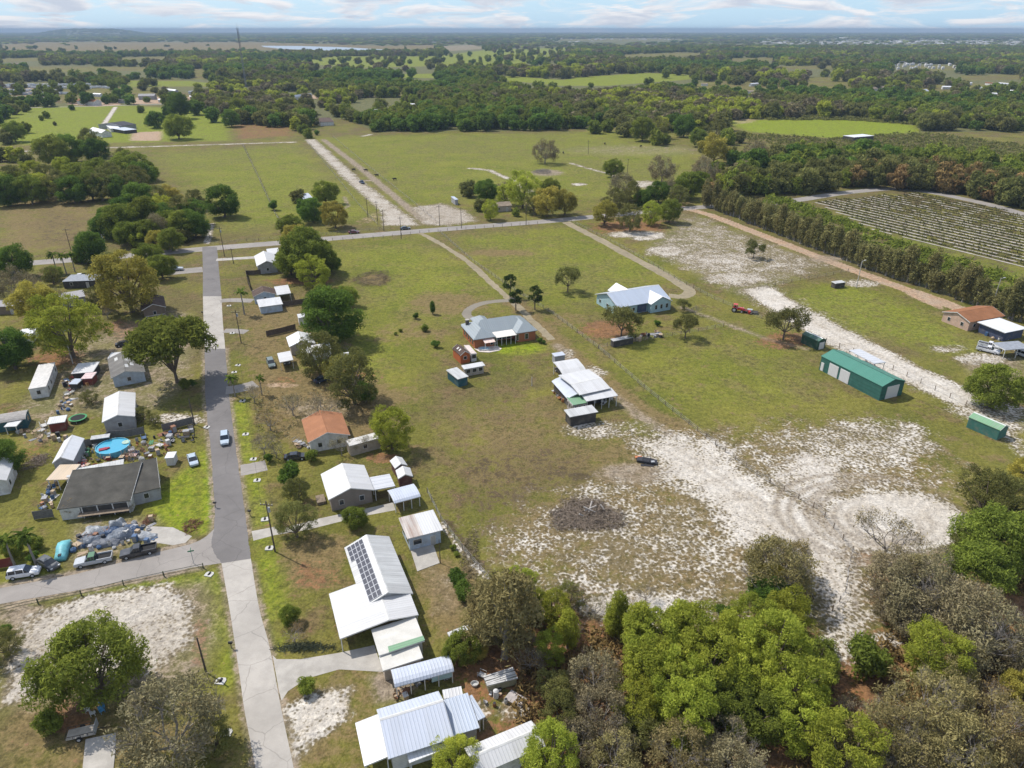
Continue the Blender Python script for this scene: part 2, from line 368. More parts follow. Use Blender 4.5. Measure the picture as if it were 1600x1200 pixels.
FIELDS = [
 ([(455,215),(500,200),(560,212),(700,205),(960,200),(1090,235),(1150,300),(1100,318),(900,318),(870,310),(640,330)], 'dry', .10),
 ([(0,70),(60,66),(400,66),(680,70),(680,76),(400,78),(0,80)], 'dry', .6),
 ([(450,98),(520,88),(680,88),(760,78),(900,74),(870,82),(820,100),(560,106)], 'lush', .75),
 ([(690,72),(740,70),(760,76),(700,80)], 'dirt', .5),
 ([(745,121),(800,119),(880,125),(900,121),(1010,114),(1080,117),(1080,124),(950,134),(870,134)], 'lush', .8),
 ([(610,116),(680,115),(690,122),(620,122)], 'lush', .8), ([(200,126),(400,127),(400,134),(200,136)], 'lush', .7),
 ([(1130,188),(1330,186),(1430,196),(1440,208),(1300,216),(1170,206)], 'lush', 1.0),
 ([(1300,216),(1440,206),(1600,226),(1600,245),(1430,235),(1280,232),(1170,212)], 'scrub', .5),
 ([(0,168),(0,226),(360,220),(350,176),(200,164)], 'lush', .8),
 ([(362,195),(452,187),(462,212),(370,218)], 'rust', .62),
 ([(205,207),(253,205),(253,220),(203,220)], 'clay', .9),
 ([(0,310),(150,305),(165,345),(120,385),(0,400)], 'dry', .62), ([(60,320),(150,340),(140,385),(30,390)], 'scrub', .35),
 ([(240,235),(470,225),(600,350),(340,370),(330,320),(240,300)], 'dry', .08),
 ([(1060,330),(1090,338),(1310,415),(1210,446),(1180,470),(1100,440),(1010,385)], 'dirt', .35),
 ([(1265,315),(1420,297),(1600,335),(1600,440),(1360,362)], 'scrub', .45),
 ([(1200,300),(1330,296),(1265,318),(1360,362),(1600,440),(1600,500),(1100,320)], 'scrub', .45),
 ([(1320,330),(1400,360),(1600,425),(1600,460),(1480,420)], 'lush', .5),
]
PAINT = [
 # sandy field in front
 ('p','sand',[(735,830),(850,770),(960,745),(1060,685),(1180,665),(1300,650),(1420,660),(1490,720),(1510,790),(1480,850),(1330,900),(1350,960),(1400,1000),(1330,1020),(1200,980),(1020,985),(900,950),(780,890)],.38,16),
 ('p','sand',[(1000,690),(1070,680),(1140,720),(1230,775),(1300,810),(1330,870),(1345,945),(1320,990),(1290,960),(1265,890),(1210,860),(1150,850),(1120,800),(1040,740)],1.15,8),
 ('p','sand',[(840,890),(920,870),(1010,900),(1100,890),(1180,920),(1160,970),(1020,990),(900,960)],.56,14),
 ('p','sand',[(900,820),(1040,790),(1120,810),(1180,850),(1120,880),(1010,890),(920,860)],.50,14),
 ('e','sand',985,948,80,24,1.0,.5), ('e','sand',1395,815,112,46,1.35,.35), ('p','sand',[(1195,745),(1250,700),(1330,715),(1310,770),(1350,800),(1260,790)],.85,4),
 ('p','sand',[(1200,690),(1300,655),(1440,660),(1480,700),(1400,740),(1300,735)],.54,5), ('p','sand',[(860,765),(980,740),(1010,770),(900,790)],.5,5),
 ('e','sand',1095,705,70,20,.75,.5), ('e','sand',990,670,60,12,.40,.5), ('e','sand',930,672,50,14,.6,.5),
 ('e','dry',1000,745,75,25,.9,.5), ('e','dirt',995,740,60,17,.65,.5), ('e','scrub',1130,790,60,14,.35,.6), ('e','dry',1170,770,50,14,.8,.6), ('l','scrub',[(1105,680),(1180,740),(1240,790)],2.2,.6,1.5),
 ('e','scrub',905,745,25,8,.6,.5),('e','scrub',918,805,60,28,.55,.4), ('e','scrub',760,730,30,12,.4,.6),
 ('p','dry',[(700,640),(880,610),(900,690),(1000,660),(1080,700),(960,760),(860,780),(750,840),(690,760)],.55,10),
 ('p','dry',[(740,800),(850,760),(960,740),(1060,690),(1180,670),(1300,655),(1480,700),(1500,790),(1330,900),(1200,970),(1020,980),(800,890)],.75,14), ('p','scrub',[(710,700),(860,690),(960,740),(850,790),(760,850),(700,800)],.42,8), ('p','scrub',[(830,800),(980,790),(1100,850),(1160,900),(900,900),(780,870)],.35,8),
 ('p','scrub',[(700,600),(860,620),(850,690),(700,690)],.22,10),
 # upper right sand lot and lane
 ('p','sand',[(1000,395),(1060,350),(1090,335),(1180,372),(1300,415),(1210,446),(1290,490),(1400,560),(1520,620),(1600,655),(1600,700),(1490,640),(1380,580),(1270,530),(1170,470),(1080,425)],.40,9),
 ('p','sand',[(1160,452),(1200,447),(1265,485),(1345,528),(1450,580),(1535,620),(1510,640),(1400,590),(1290,535),(1215,490)],1.12,2.5),
 ('e','sand',1010,368,28,7,.85,.5), ('e','sand',1130,410,70,16,.62,.6), ('e','sand',1040,392,30,8,.8,.5), ('e','sand',1150,435,50,10,.75,.5), ('e','dirt',1290,405,30,6,.7,.5),
 ('p','sand',[(1510,600),(1600,640),(1600,720),(1560,680),(1480,640)],.62,4), ('e','rust',1570,632,40,12,.6,.5),
 ('e','sand',1345,443,30,6,.6,.6), ('e','sand',1480,545,30,6,.55,.6), ('e','sand',1535,560,40,10,.62,.6), ('p','dirt',[(1500,560),(1600,560),(1600,640),(1530,610)],.5,4),
 ('e','rust',1230,532,45,14,.75,.6), ('e','rust',950,515,42,14,.9,.5), ('l','dirt',[(1065,480),(1140,508),(1200,530),(1260,545)],2.5,.55,2), ('e','rust',985,355,60,14,.8,.5),('e','sand',985,366,35,5,.8,.5),
 ('e','rust',1340,870,28,18,.9,.4), ('e','rust',1370,920,40,30,.7,.4), ('e','dirt',1165,400,25,5,.5,.5),
 # forest floor at bottom right: pine straw
 ('p','rust',[(720,1010),(830,960),(920,900),(1000,990),(1200,960),(1330,1000),(1420,940),(1500,860),(1620,830),(1640,1240),(700,1240),(760,1180),(770,1090)],.80,6),
 ('e','sand',1320,1000,40,35,.6,.5), ('e','sand',1385,1000,30,14,.62,.5), ('e','sand',800,1110,30,18,.5,.6), ('e','sand',750,1110,25,18,.5,.6), ('e','rust',775,1040,60,40,.9,.5),
 # bright lawn behind brick house, lawns by the street
 ('e','lush',808,544,40,10,1.0,.35),('e','lush',800,545,30,8,1.0,.3), ('p','lush',[(400,850),(450,900),(455,1000),(430,1020),(405,960)],.5,2), ('p','lush',[(312,700),(330,720),(338,800),(325,830),(312,835)],1.0,1.5),
 ('p','lush',[(250,760),(310,720),(312,830),(270,830),(230,800)],.85,2), ('p','lush',[(320,888),(345,895),(372,1060),(350,1080),(335,1000)],.6,2), ('p','lush',[(500,215),(700,210),(960,205),(1080,240),(1100,310),(880,312),(700,318),(640,320)],.38,14),('p','lush',[(240,240),(465,226),(590,340),(340,365),(330,320)],.42,14),('p','lush',[(380,560),(640,480),(650,560),(620,620)],.35,12),
 ('p','lush',[(520,390),(640,372),(780,450),(700,500),(560,500),(540,440)],.38,14), ('p','lush',[(700,370),(880,352),(1040,420),(960,480),(860,480)],.36,12), ('p','lush',[(940,550),(1240,500),(1290,620),(1160,650),(1040,640)],.25,12),
 ('p','lush',[(1220,460),(1330,440),(1480,500),(1540,560),(1440,540),(1330,520)],.5,8), ('p','lush',[(360,630),(385,625),(400,720),(378,722)],.7,1.5),('p','lush',[(385,735),(405,745),(425,820),(395,825)],.7,1.5),('p','lush',[(395,840),(420,835),(440,900),(430,960),(405,900)],.7,1.5),
 ('p','lush',[(0,830),(80,860),(90,900),(0,915)],.4,2), ('p','lush',[(40,945),(300,895),(345,895),(330,910),(140,930)],.8,1.5),
 ('e','dry',780,395,60,6,.8,.8), ('e','dry',700,475,70,20,.7,.5), ('e','dry',640,520,60,20,.5,.6), ('e','scrub',582,436,33,13,.5,.3), ('e','lush',584,438,20,6,.9,.4,), ('e','dry',585,437,24,9,.9,.3), 
 ('e','dry',880,500,40,16,.5,.6), ('l','dry',[(800,470),(900,560),(1000,640),(1100,690)],7,.75,4), ('e','dry',530,620,120,26,.8,.5), ('e','rust',445,595,20,6,.6,.5),
 # village yards
 ('p','sand',[(45,965),(140,930),(265,915),(300,950),(296,1010),(240,1045),(180,1060),(90,1045),(50,1090),(5,1100),(15,1020)],.95,2.5), ('p','dirt',[(0,960),(330,900),(345,1000),(300,1090),(100,1110),(0,1110)],.45,3), ('e','rust',110,1120,40,30,.8,.5), ('e','rust',310,1000,16,40,.6,.5),
 ('e','dirt',30,960,50,20,.6,.5), ('p','dry',[(0,1080),(200,1100),(330,1130),(390,1200),(0,1220)],.6,4),
 ('p','sand',[(448,1110),(500,1080),(550,1075),(545,1120),(500,1150),(460,1180)],.98,2), ('p','dry',[(430,1080),(590,1040),(600,1100),(560,1200),(450,1200)],.6,3),
 ('e','sand',275,655,45,9,.62,.5), ('e','clay',440,602,28,5,.6,.5), ('e','rust',210,515,60,16,.6,.6), ('e','rust',90,560,45,16,.8,.6), ('p','dirt',[(100,545),(250,480),(300,490),(300,600),(220,660),(100,640)],.42,4),
 ('p','dry',[(390,560),(620,600),(620,680),(560,700),(420,690),(395,620)],.75,4), ('p','dry',[(440,840),(560,830),(530,900),(520,930),(450,920)],.75,3), ('p','dry',[(380,470),(500,480),(500,560),(440,590),(380,560)],.65,4),
 ('e','rust',490,900,40,25,.5,.6), ('e','rust',470,440,50,6,.8,.5), ('e','rust',540,585,50,8,.6,.6), ('e','rust',600,715,30,10,.7,.5), ('p','dry',[(650,860),(740,880),(730,980),(690,1000),(650,930)],.8,3), ('p','dirt',[(660,880),(720,900),(730,960),(680,960)],.35,3),
 ('l','sand',[(690,820),(720,860),(762,905)],.8,.75,.8), ('l','scrub',[(697,815),(735,865),(775,910)],2.4,.55,1.6), ('p','dirt',[(60,590),(160,560),(180,620),(130,640),(100,690),(40,700),(20,650)],.35,3),
 ('p','rust',[(0,640),(45,640),(80,690),(70,730),(20,720)],.42,3), ('p','dirt',[(110,810),(250,805),(260,850),(100,885)],.4,2),
 ('e','dirt',500,640,60,18,.35,.6), ('p','dirt',[(600,1040),(660,1050),(640,1090),(590,1100),(575,1060)],.8,1.5), ('p','rust',[(700,1040),(760,1020),(780,1090),(760,1130),(720,1090)],.85,3),
 ('l','dirt',[(319,545),(320,620),(328,700),(332,760),(335,800),(332,835)],1.2,.75,1.4),('l','dirt',[(353,545),(359,620),(368,690),(378,760),(385,810),(389,840)],1.2,.7,1.4),('l','dirt',[(0,917),(100,899),(180,879),(245,861),(300,848)],1.6,.9,1.6),('l','dirt',[(0,946),(140,921),(230,903),(318,886)],1.4,.8,1.4),('l','dirt',[(345,885),(359,960),(374,1060),(398,1200)],1.0,.7,1.2),('l','dirt',[(394,880),(407,950),(423,1010),(442,1110),(462,1200)],1.0,.7,1.2),
 ('p','clay',[(103,163),(112,157),(185,155),(190,164),(150,167)],.8,5),('p','clay',[(205,163),(212,152),(262,151),(262,162)],.75,5),('p','clay',[(285,156),(295,150),(312,150),(308,160)],.7,4),('p','clay',[(430,152),(500,148),(560,149),(600,152),(500,155)],.7,5),('p','clay',[(0,162),(0,136),(90,133),(100,160)],.5,6),
 # far paths, cleared pads and tracks
 ('p','sand',[(478,218),(492,218),(560,280),(655,352),(600,352),(598,330),(540,280),(510,250)],.98,4), ('p','dirt',[(478,218),(492,218),(560,280),(655,352),(600,352),(598,330),(540,280),(510,250)],.55,4), ('p','clay',[(600,345),(560,352),(555,345),(590,325)],.4,4), ('l','dirt',[(505,218),(560,260),(620,310),(662,345)],4,.95,3), ('p','sand',[(645,325),(690,318),(725,330),(742,345),(700,352),(660,350)],.85,5), ('p','dirt',[(645,325),(690,318),(725,330),(742,345),(700,352),(660,350)],.75,5),
 ('l','dirt',[(564,283),(590,281)],3,.9,2), ('l','sand',[(735,263),(765,266),(800,282),(830,300)],3.5,.85,3), ('l','sand',[(892,255),(915,262),(945,270),(960,275)],3,.7,3), ('e','sand',905,288,12,2,.8,.5), ('e','dirt',855,270,25,5,.7,.5), ('e','sand',1010,288,22,6,.7,.6), ('e','dirt',1000,235,120,9,.35,.7),
 ('l','sand',[(0,238),(165,231),(300,227),(460,222)],5,.80,4), ('l','sand',[(162,195),(172,180),(181,167)],4.5,1.0,2), ('l','sand',[(565,213),(580,210)],4,.8,3), ('l','dirt',[(530,330),(545,322),(538,308)],2,.7,2),
 ('l','sand',[(330,350),(324,380)],3,.7,1), ('l','clay',[(1060,322),(1110,336),(1200,371),(1290,406),(1400,447),(1470,470),(1540,500)],5.5,1.0,1.5), ('p','clay',[(1400,447),(1440,455),(1480,470),(1470,484),(1425,465)],.9,2),
 ('e','scrub',225,285,10,3,.7,.5), ('l','scrub',[(380,225),(425,320),(445,360)],1.5,.7,1.5),
 ('l','dirt',[(870,540),(905,575),(950,612),(1000,650),(1050,680)],3.5,.55,2), ('e','sand',920,585,28,13,.62,.5), ('e','sand',885,552,14,8,.5,.5),
 ('p','clay',[(1140,186),(1200,183),(1180,192),(1145,196)],.5,8), ('p','dry',[(0,330),(100,325),(120,380),(0,395)],.5,6),
]
build_ground()
# ------------------------------------------------------------------ roads, drives and slabs: thin sheets stacked 4 mm apart
def road_mat(name, col, crack=.3, track=.25, patch=.2):
    if name in MATS: return MATS[name]
    t = NT(name); v = t.coord()
    n = t.noise(v, .12, 4, .6); f = t.noise(v, 6, 2); m = t.noise(v, .6, 5, .65, .45, .7)
    vo = t.new("ShaderNodeTexVoronoi"); vo.feature = 'DISTANCE_TO_EDGE'; vo.inputs['Scale'].default_value = .16
    ad = t.new("ShaderNodeVectorMath"); ad.operation = 'ADD'; nz = t.new("ShaderNodeTexNoise"); nz.inputs['Scale'].default_value = .5; t.L.new(v, nz.inputs[0]); t.L.new(v, ad.inputs[0]); t.L.new(nz.outputs[1], ad.inputs[1]); t.L.new(ad.outputs[0], vo.inputs[0])
    cr = t.rng(vo.outputs[0], 0, .012, 1, 0)
    c = t.mix(n, mul(col, .85), mul(col, 1.12)); c = t.mix(t.math('MULTIPLY', m, patch), c, mul(col, .55)); c = t.mix(t.math('MULTIPLY', f, .2), c, mul(col, .7)); c = t.mix(t.math('MULTIPLY', cr, crack), c, mul(col, .3))
    MATS[name] = t.fin(c, .9, 0, .25); return MATS[name]
ASPH = road_mat('asphalt', (.165, .153, .146), .35); ASPH_OLD = road_mat('pale_worn_asphalt', (.275, .25, .225), .4)
CONCR = road_mat('poured_concrete_road', (.385, .355, .315), .45, patch=.3); GRAVEL = road_mat('gravel', (.215, .19, .15), 0); SANDR = road_mat('sandy_track', (.44, .37, .28), 0, patch=.35); LANE = road_mat('dirt_lane', (.27, .225, .145), 0, patch=.7)
rng_e = random.Random(5)
def smooth_pts(pts, sub=6):
    out = []; n = len(pts)
    for i in range(n - 1):
        p0, p1, p2, p3 = pts[max(i - 1, 0)], pts[i], pts[i + 1], pts[min(i + 2, n - 1)]
        for k in range(sub):
            t = k / sub
            out.append(tuple(.5 * ((2 * b) + (c - a) * t + (2 * a - 5 * b + 4 * c - d) * t * t + (3 * b - a - 3 * c + d) * t ** 3) for a, b, c, d in zip(p0, p1, p2, p3)))
    return out + [tuple(pts[-1])]
def strip_edges(name, Lp, Rp, m, label, cat, z=.012, jit=.0):
    def jitter(P): return [(x + rng_e.uniform(-jit, jit), y + rng_e.uniform(-jit, jit)) for x, y in P]
    A = jitter(smooth_pts(xy(Lp), 8)); B = jitter(smooth_pts(xy(Rp), 8)); k = min(len(A), len(B))
    mb = MB(); mb.add([(x, y, z) for x, y in A[:k]] + [(x, y, z) for x, y in B[:k]], [(i, i + 1, k + i + 1, k + i) for i in range(k - 1)])
    return tag(mb.build(name, m), label, cat, kind='structure')
def strip(name, pts, wd, m, label, cat='road', z=.012, jit=0.0, sub=8):
    P = [Vector(p) for p in smooth_pts(xy(pts), sub)]; mb = MB(); vs = []
    for i, p in enumerate(P):
        d = (P[min(i + 1, len(P) - 1)] - P[max(i - 1, 0)]).normalized(); nrm = Vector((-d.y, d.x)); ww = wd / 2
        a = p + nrm * (ww + rng_e.uniform(-jit, jit)); b = p - nrm * (ww + rng_e.uniform(-jit, jit)); vs += [(a.x, a.y, z), (b.x, b.y, z)]
    mb.add(vs, [(2 * i, 2 * i + 1, 2 * i + 3, 2 * i + 2) for i in range(len(P) - 1)])
    return tag(mb.build(name, m), label, cat, kind='structure')
def slab(name, pts, m, label, cat='driveway', z=.016, h=0.0):
    P = xy(pts); mb = MB()
    if h: mb.prism(P, -.02, h)
    else: mb.add([(x, y, z) for x, y in P], [tuple(range(len(P)))])
    return tag(mb.build(name, m), label, cat, kind='structure')
strip_edges('street', [(316,386),(317,420),(317,463)], [(339,386),(342,420),(346,463)], ASPH, 'grey asphalt street by the crossroads', 'street', .014)
strip_edges('street', [(317,463),(318,500),(320,545)], [(346,463),(348,500),(352,545)], CONCR, 'pale concrete stretch of the village street', 'street', .014)
strip_edges('street', [(320,545),(321,620),(329,700),(333,760),(336,800),(334,830),(330,850),(336,866),(346,880)], [(352,545),(358,620),(367,690),(377,760),(384,810),(387,835),(389,850),(391,862),(392,873)], ASPH, 'grey asphalt village street running between the houses', 'street', .020, .09)
strip_edges('street', [(346,880),(360,960),(375,1060),(382,1110),(399,1200),(408,1260),(420,1330)], [(392,873),(405,950),(421,1010),(440,1110),(459,1200),(470,1260),(486,1330)], CONCR, 'pale cracked concrete end of the village street', 'street', .014)
strip_edges('street', [(345,815),(322,838),(295,851),(245,863),(180,881),(100,901),(0,919),(-120,945),(-260,970)], [(362,878),(346,880),(318,884),(285,890),(230,901),(140,919),(0,944),(-120,970),(-260,1000)], ASPH_OLD, 'worn pale asphalt side street past the parked vehicles', 'street', .016, .05)
strip('road', [(-140,424),(0,416),(60,410),(205,399),(330,388),(430,380),(560,369),(720,356),(850,346),(915,340),(980,334),(1040,328),(1120,322),(1220,316),(1330,300),(1420,296),(1530,316),(1600,335),(1700,362)], 7.2, ASPH_OLD, 'pale county road crossing between the pastures', 'road', .010)
strip('road', [(-60,171),(0,169),(60,168),(180,165),(250,163),(275,161)], 6, ASPH_OLD, 'grey far road before the roadside stores', 'road', .010)
strip('driveway', [(655,364),(672,372),(700,388),(735,412),(762,437),(790,462),(812,482),(838,508),(862,531)], 2.5, LANE, 'sandy two track lane to the brick house', 'driveway', .012, .35)
strip('driveway', [(806,469),(785,470),(758,473),(738,480),(729,490),(738,498),(760,500)], 2.9, GRAVEL, 'curved gravel drive around the brick house', 'driveway', .016, .15)
strip('driveway', [(884,347),(905,358),(940,376),(980,398),(1025,422),(1060,442),(1078,455),(1068,463),(1045,462)], 4.2, LANE, 'pale gravel drive to the light blue house', 'driveway', .012, .3)
strip('driveway', [(338,406),(370,404),(402,402)], 3.4, CONC, 'white concrete drive below the white roofed house', 'driveway', .024)
strip('driveway', [(345,470),(365,469),(395,470)], 3.6, ASPH_OLD, 'grey drive beside the palm', 'driveway', .024)
strip('driveway', [(350,517),(366,517),(385,519)], 3.2, ASPH_OLD, 'short grey drive apron opposite the big oak', 'driveway', .024)
strip('driveway', [(353,610),(375,607),(400,600)], 4.5, ASPH_OLD, 'grey drive apron with tyre marks', 'driveway', .024, .1)
strip('driveway', [(376,735),(398,731),(416,727)], 4.2, ASPH_OLD, 'grey drive apron by the shrubs', 'driveway', .024, .1)
slab('driveway', [(393,830),(430,823),(436,827),(500,810),(575,794),(614,785),(618,797),(560,808),(480,828),(430,836),(396,845)], CONC, 'long pale concrete drive to the silver carport')
slab('driveway', [(426,1024),(432,1030),(470,1030),(530,1020),(585,1008),(592,1030),(600,1050),(530,1046),(480,1060),(450,1080),(440,1095),(436,1080)], CONC, 'broad stained concrete drive below the solar roof')
slab('driveway', [(228,822),(270,824),(300,838),(290,848),(270,852),(225,845)], CONC, 'concrete drive beside the tarp covered heap')
slab('patio', [(640,855),(675,845),(687,880),(652,893)], CONC, 'cracked concrete patio behind the flat roofed house', 'patio', h=.08)
slab('patio', [(134,1156),(181,1146),(182,1162),(176,1215),(128,1215)], CONC, 'white concrete slab in the bottom left yard', 'patio', h=.12)
slab('driveway', [(262,422),(316,417),(317,425),(262,430)], ASPH_OLD, 'grey drive under the silver pickup', z=.02)
slab('patio', [(741,545),(750,540),(777,541),(784,545),(780,548),(764,551),(749,550)], simple('pale_paving', (.66, .58, .52), .8, .15, 1), 'pale paved terrace with a small pool', 'patio', h=.10)
# ------------------------------------------------------------------ trees
def leaf_mat(name, dark, light, trans=.42, hue=.018, valv=.45):
    t = NT(name)
    a = t.new("ShaderNodeAttribute"); a.attribute_name = 'tone'
    oi = t.new("ShaderNodeObjectInfo")
    c = t.mix(a.outputs['Fac'], dark, light)
    r2 = t.math('FRACT', t.math('MULTIPLY', oi.outputs['Random'], 17.31))
    c = t.hsv(c, t.math('ADD', .5 - hue / 2, t.math('MULTIPLY', oi.outputs['Random'], hue)), 1.0, t.math('ADD', 1 - valv / 2, t.math('MULTIPLY', r2, valv)))
    df = t.new("ShaderNodeBsdfDiffuse"); tr = t.new("ShaderNodeBsdfTranslucent"); mx = t.new("ShaderNodeMixShader")
    t.L.new(c, df.inputs[0]); t.L.new(c, tr.inputs[0]); mx.inputs[0].default_value = trans
    t.L.new(df.outputs[0], mx.inputs[1]); t.L.new(tr.outputs[0], mx.inputs[2]); t.L.new(mx.outputs[0], t.out.inputs[0])
    t.N.remove(t.b); return t.m
BARK = simple('bark', (.16, .125, .095), .95, .35, 3); BARK_GREY = simple('grey_bark', (.27, .24, .21), .95, .3, 3)
LEAF = {
 'oakd': leaf_mat('dark_oak_leaves', (0.070, 0.113, 0.023), (0.198, 0.301, 0.052)),
 'oakg': leaf_mat('mid_green_leaves', (0.120, 0.151, 0.028), (0.317, 0.365, 0.063)),
 'oakb': leaf_mat('fresh_spring_leaves', (.20, .235, .032), (.53, .56, .085), .48),
 'oaky': leaf_mat('yellow_spring_leaves', (.24, .21, .042), (.54, .46, .105), .35),
 'olive': leaf_mat('olive_brown_leaves', (.115, .125, .040), (.28, .275, .085)),
 'moss': leaf_mat('grey_moss_foliage', (0.155, 0.130, 0.068), (0.365, 0.312, 0.176), .2, .02, .3),
 'brown': leaf_mat('rusty_brown_foliage', (0.172, 0.122, 0.049), (0.370, 0.256, 0.103), .25),
 'pine': leaf_mat('pine_needles', (0.033, 0.060, 0.018), (0.102, 0.145, 0.037)),
 'tan': leaf_mat('tan_budding_twigs', (.17, .145, .060), (.40, .335, .145), .3, .02, .35),
 'palm': leaf_mat('palm_fronds', (0.061, 0.095, 0.019), (0.189, 0.238, 0.042)),
 'hedge': leaf_mat('windbreak_foliage', (.135, .13, .050), (.315, .285, .11), .25),
}
def cards(pos, nrm, size, tone, asp=2.3, tilt=.9, rs=None):
    """leaf-clump faces: pos (n,3), outward nrm (n,3), size (n,)"""
    n = len(pos); d = nrm + rs.normal(0, tilt, (n, 3)); d /= np.linalg.norm(d, axis=1)[:, None] + 1e-9
    a = rs.normal(0, 1, (n, 3)); a -= d * (a * d).sum(1)[:, None]; a /= np.linalg.norm(a, axis=1)[:, None] + 1e-9
    b = np.cross(d, a); s = size[:, None]
    v = np.stack([pos + a * s * asp * .5, pos + b * s * .33, pos - a * s * asp * .5, pos - b * s * .33], 1)
    v[:, 1] += d * s * .18; v[:, 3] += d * s * .18
    return v.reshape(-1, 3), np.repeat(tone, 4)
def cards_mesh(name, v, tone, m):
    me = bpy.data.meshes.new(name); n = len(v); nf = n // 4
    me.vertices.add(n); me.vertices.foreach_set('co', v.astype(np.float32).ravel())
    me.loops.add(n); me.loops.foreach_set('vertex_index', np.arange(n, dtype=np.int32)); me.polygons.add(nf); me.polygons.foreach_set('loop_start', np.arange(nf, dtype=np.int32) * 4)
    me.update(calc_edges=True)
    a = me.attributes.new('tone', 'FLOAT', 'POINT'); a.data.foreach_set('value', tone.astype(np.float32))
    me.materials.append(m); return me
def crown(seed, m, nlobe=34, ncard=7000, zc=.60, hz=.34, size=.034, lobe=.16, gap=.25, shape='dome', tilt=.8, droop=0.0, flat=.75):
    """crown of unit width on the ground origin: lobes of leaf clumps round limb ends"""
    rs = np.random.RandomState(seed); L = []
    lean = rs.normal(0, .04, 2); sk = rs.uniform(.85, 1.12, 2)
    for i in range(nlobe):
        while True:
            p = rs.uniform(-1, 1, 3); r = np.linalg.norm(p)
            if r > 1 or r < .05: continue
            if r < .55 and rs.rand() < .75: continue
            break
        x, y, z = p
        if shape == 'dome' and rs.rand() < .8:      # full shoulders and a skirt of low boughs
            z = rs.uniform(-.92, 1); a_ = rs.uniform(0, 6.283); e_ = 2.6 if z < 0 else 2.1
            q_ = (1 - abs(z) ** e_) ** (1 / 2.2) * rs.uniform(.72, 1.0); x, y = q_ * math.cos(a_), q_ * math.sin(a_)
        if shape == 'cone': k = (1 - (z + 1) / 2) * .95 + .12; x *= k; y *= k
        if shape == 'umbrella': z = abs(z) * .9 - .1
        R0 = (.5 - lobe * .75) * (1 + .13 * math.sin(3 * math.atan2(y, x) + seed) + .09 * math.sin(5 * math.atan2(y, x) + 2.3 * seed + 2 * z))
        if shape == 'dome': z *= 1 + .16 * math.sin(4 * x + seed) * math.cos(4 * y + 2 * seed)
        L.append((x * R0 * sk[0] + lean[0] * z, y * R0 * sk[1] + lean[1] * z, zc + z * (hz - lobe * .5), lobe * rs.uniform(.5, 1.45)))
    L = np.array(L); per = rs.multinomial(ncard, (L[:, 3] ** 2) / (L[:, 3] ** 2).sum())
    P, Nn, T = [], [], []
    for (x, y, z, r), k in zip(L, per):
        d = rs.normal(0, 1, (k, 3)); d[:, 2] += .35; d /= np.linalg.norm(d, axis=1)[:, None]
        rad = r * (1 - np.abs(rs.normal(0, .22, k))); wob = 1 + .22 * np.sin(d[:, 0] * 7 + seed) * np.cos(d[:, 1] * 6 + x * 40) + .12 * np.sin(d[:, 2] * 13 + y * 50)
        q = np.array([x, y, z]) + d * (rad * wob)[:, None] * np.array([1, 1, flat])
        if droop: q[:, 2] -= droop * rs.rand(k) ** 2
        P.append(q); Nn.append(d); T.append(np.clip(rs.uniform(.15, .85) * .7 + rs.rand(k) * .5 - .1, 0, 1))
    P, Nn, T = np.concatenate(P), np.concatenate(Nn), np.concatenate(T)
    keep = P[:, 2] > .02; P, Nn, T = P[keep], Nn[keep], T[keep]
    v, tn = cards(P, Nn, size * rs.uniform(.6, 1.3, len(P)), T, tilt=tilt, rs=rs)
    return cards_mesh('crown', v, tn, m), L
def trunk_mesh(seed, L, m, r=.030, fork=.25, nl=9, zc=.6):
    rd = random.Random(seed); mb = MB(); bx, by = rd.uniform(-.015, .015), rd.uniform(-.015, .015)
    mb.tube((0, 0, -.02), (0, 0, .03), r * 1.55, r * 1.1, 8); mb.tube((0, 0, .03), (bx, by, fork), r * 1.1, r * .85, 8)
    for i in rd.sample(range(len(L)), min(nl, len(L))):
        x, y, z = L[i][:3]; h = max(z, fork + .05); mid = (bx + x * .45 + rd.uniform(-.03, .03), by + y * .45 + rd.uniform(-.03, .03), fork + (h - fork) * .5)
        mb.tube((bx, by, fork - .01), mid, r * .55, r * .34, 6); mb.tube(mid, (x, y, h), r * .34, r * .12, 5)
    me = mb.mesh('trunk'); me.materials.append(m); return me
def twigs_mesh(seed, m, depth=6, spread=.62, h0=.22, r0=.024, up=.35, l0=.25):
    rd = random.Random(seed); mb = MB(); ends = []
    def grow(p, d, l, r, k):
        q = p + d * l; mb.tube(p, q, r, r * .68, 5 if k > 3 else 3, False)
        if k == 0: ends.append(q); return
        for j in range(2 if (k > 4 or rd.random() < .62) else 3):
            a = Vector((rd.gauss(0, 1), rd.gauss(0, 1), rd.gauss(0, .6) + up)).normalized()
            grow(q, (d + a * spread).normalized(), l * rd.uniform(.66, .9), r * .64, k - 1)
    mb.tube((0, 0, -.02), (0, 0, h0), r0 * 1.3, r0, 7)
    for j in range(6):
        a = Vector((math.cos(j * 1.047 + seed), math.sin(j * 1.047 + seed), .7 if j % 2 else 1.3)).normalized(); grow(Vector((0, 0, h0)), a, l0 * rd.uniform(.8, 1.1), r0 * .7, depth - 1)
    me = mb.mesh('trunk'); me.materials.append(m); E = np.array([tuple(e) for e in ends]); lim = np.percentile(np.hypot(E[:, 0], E[:, 1]), 78)
    def squash(x, y):
        r = math.hypot(x, y); k = 1 if r <= lim else (lim + (r - lim) * .25) / r; return x * k, y * k
    for v in me.vertices: v.co.x, v.co.y = squash(v.co.x, v.co.y)
    for e in E: e[0], e[1] = squash(e[0], e[1])
    return me, E
KIND = {}   # kind -> list of (crown mesh, trunk mesh, zc)
def reg(kind, cm, tm, zc): KIND.setdefault(kind, []).append((cm, tm, zc))
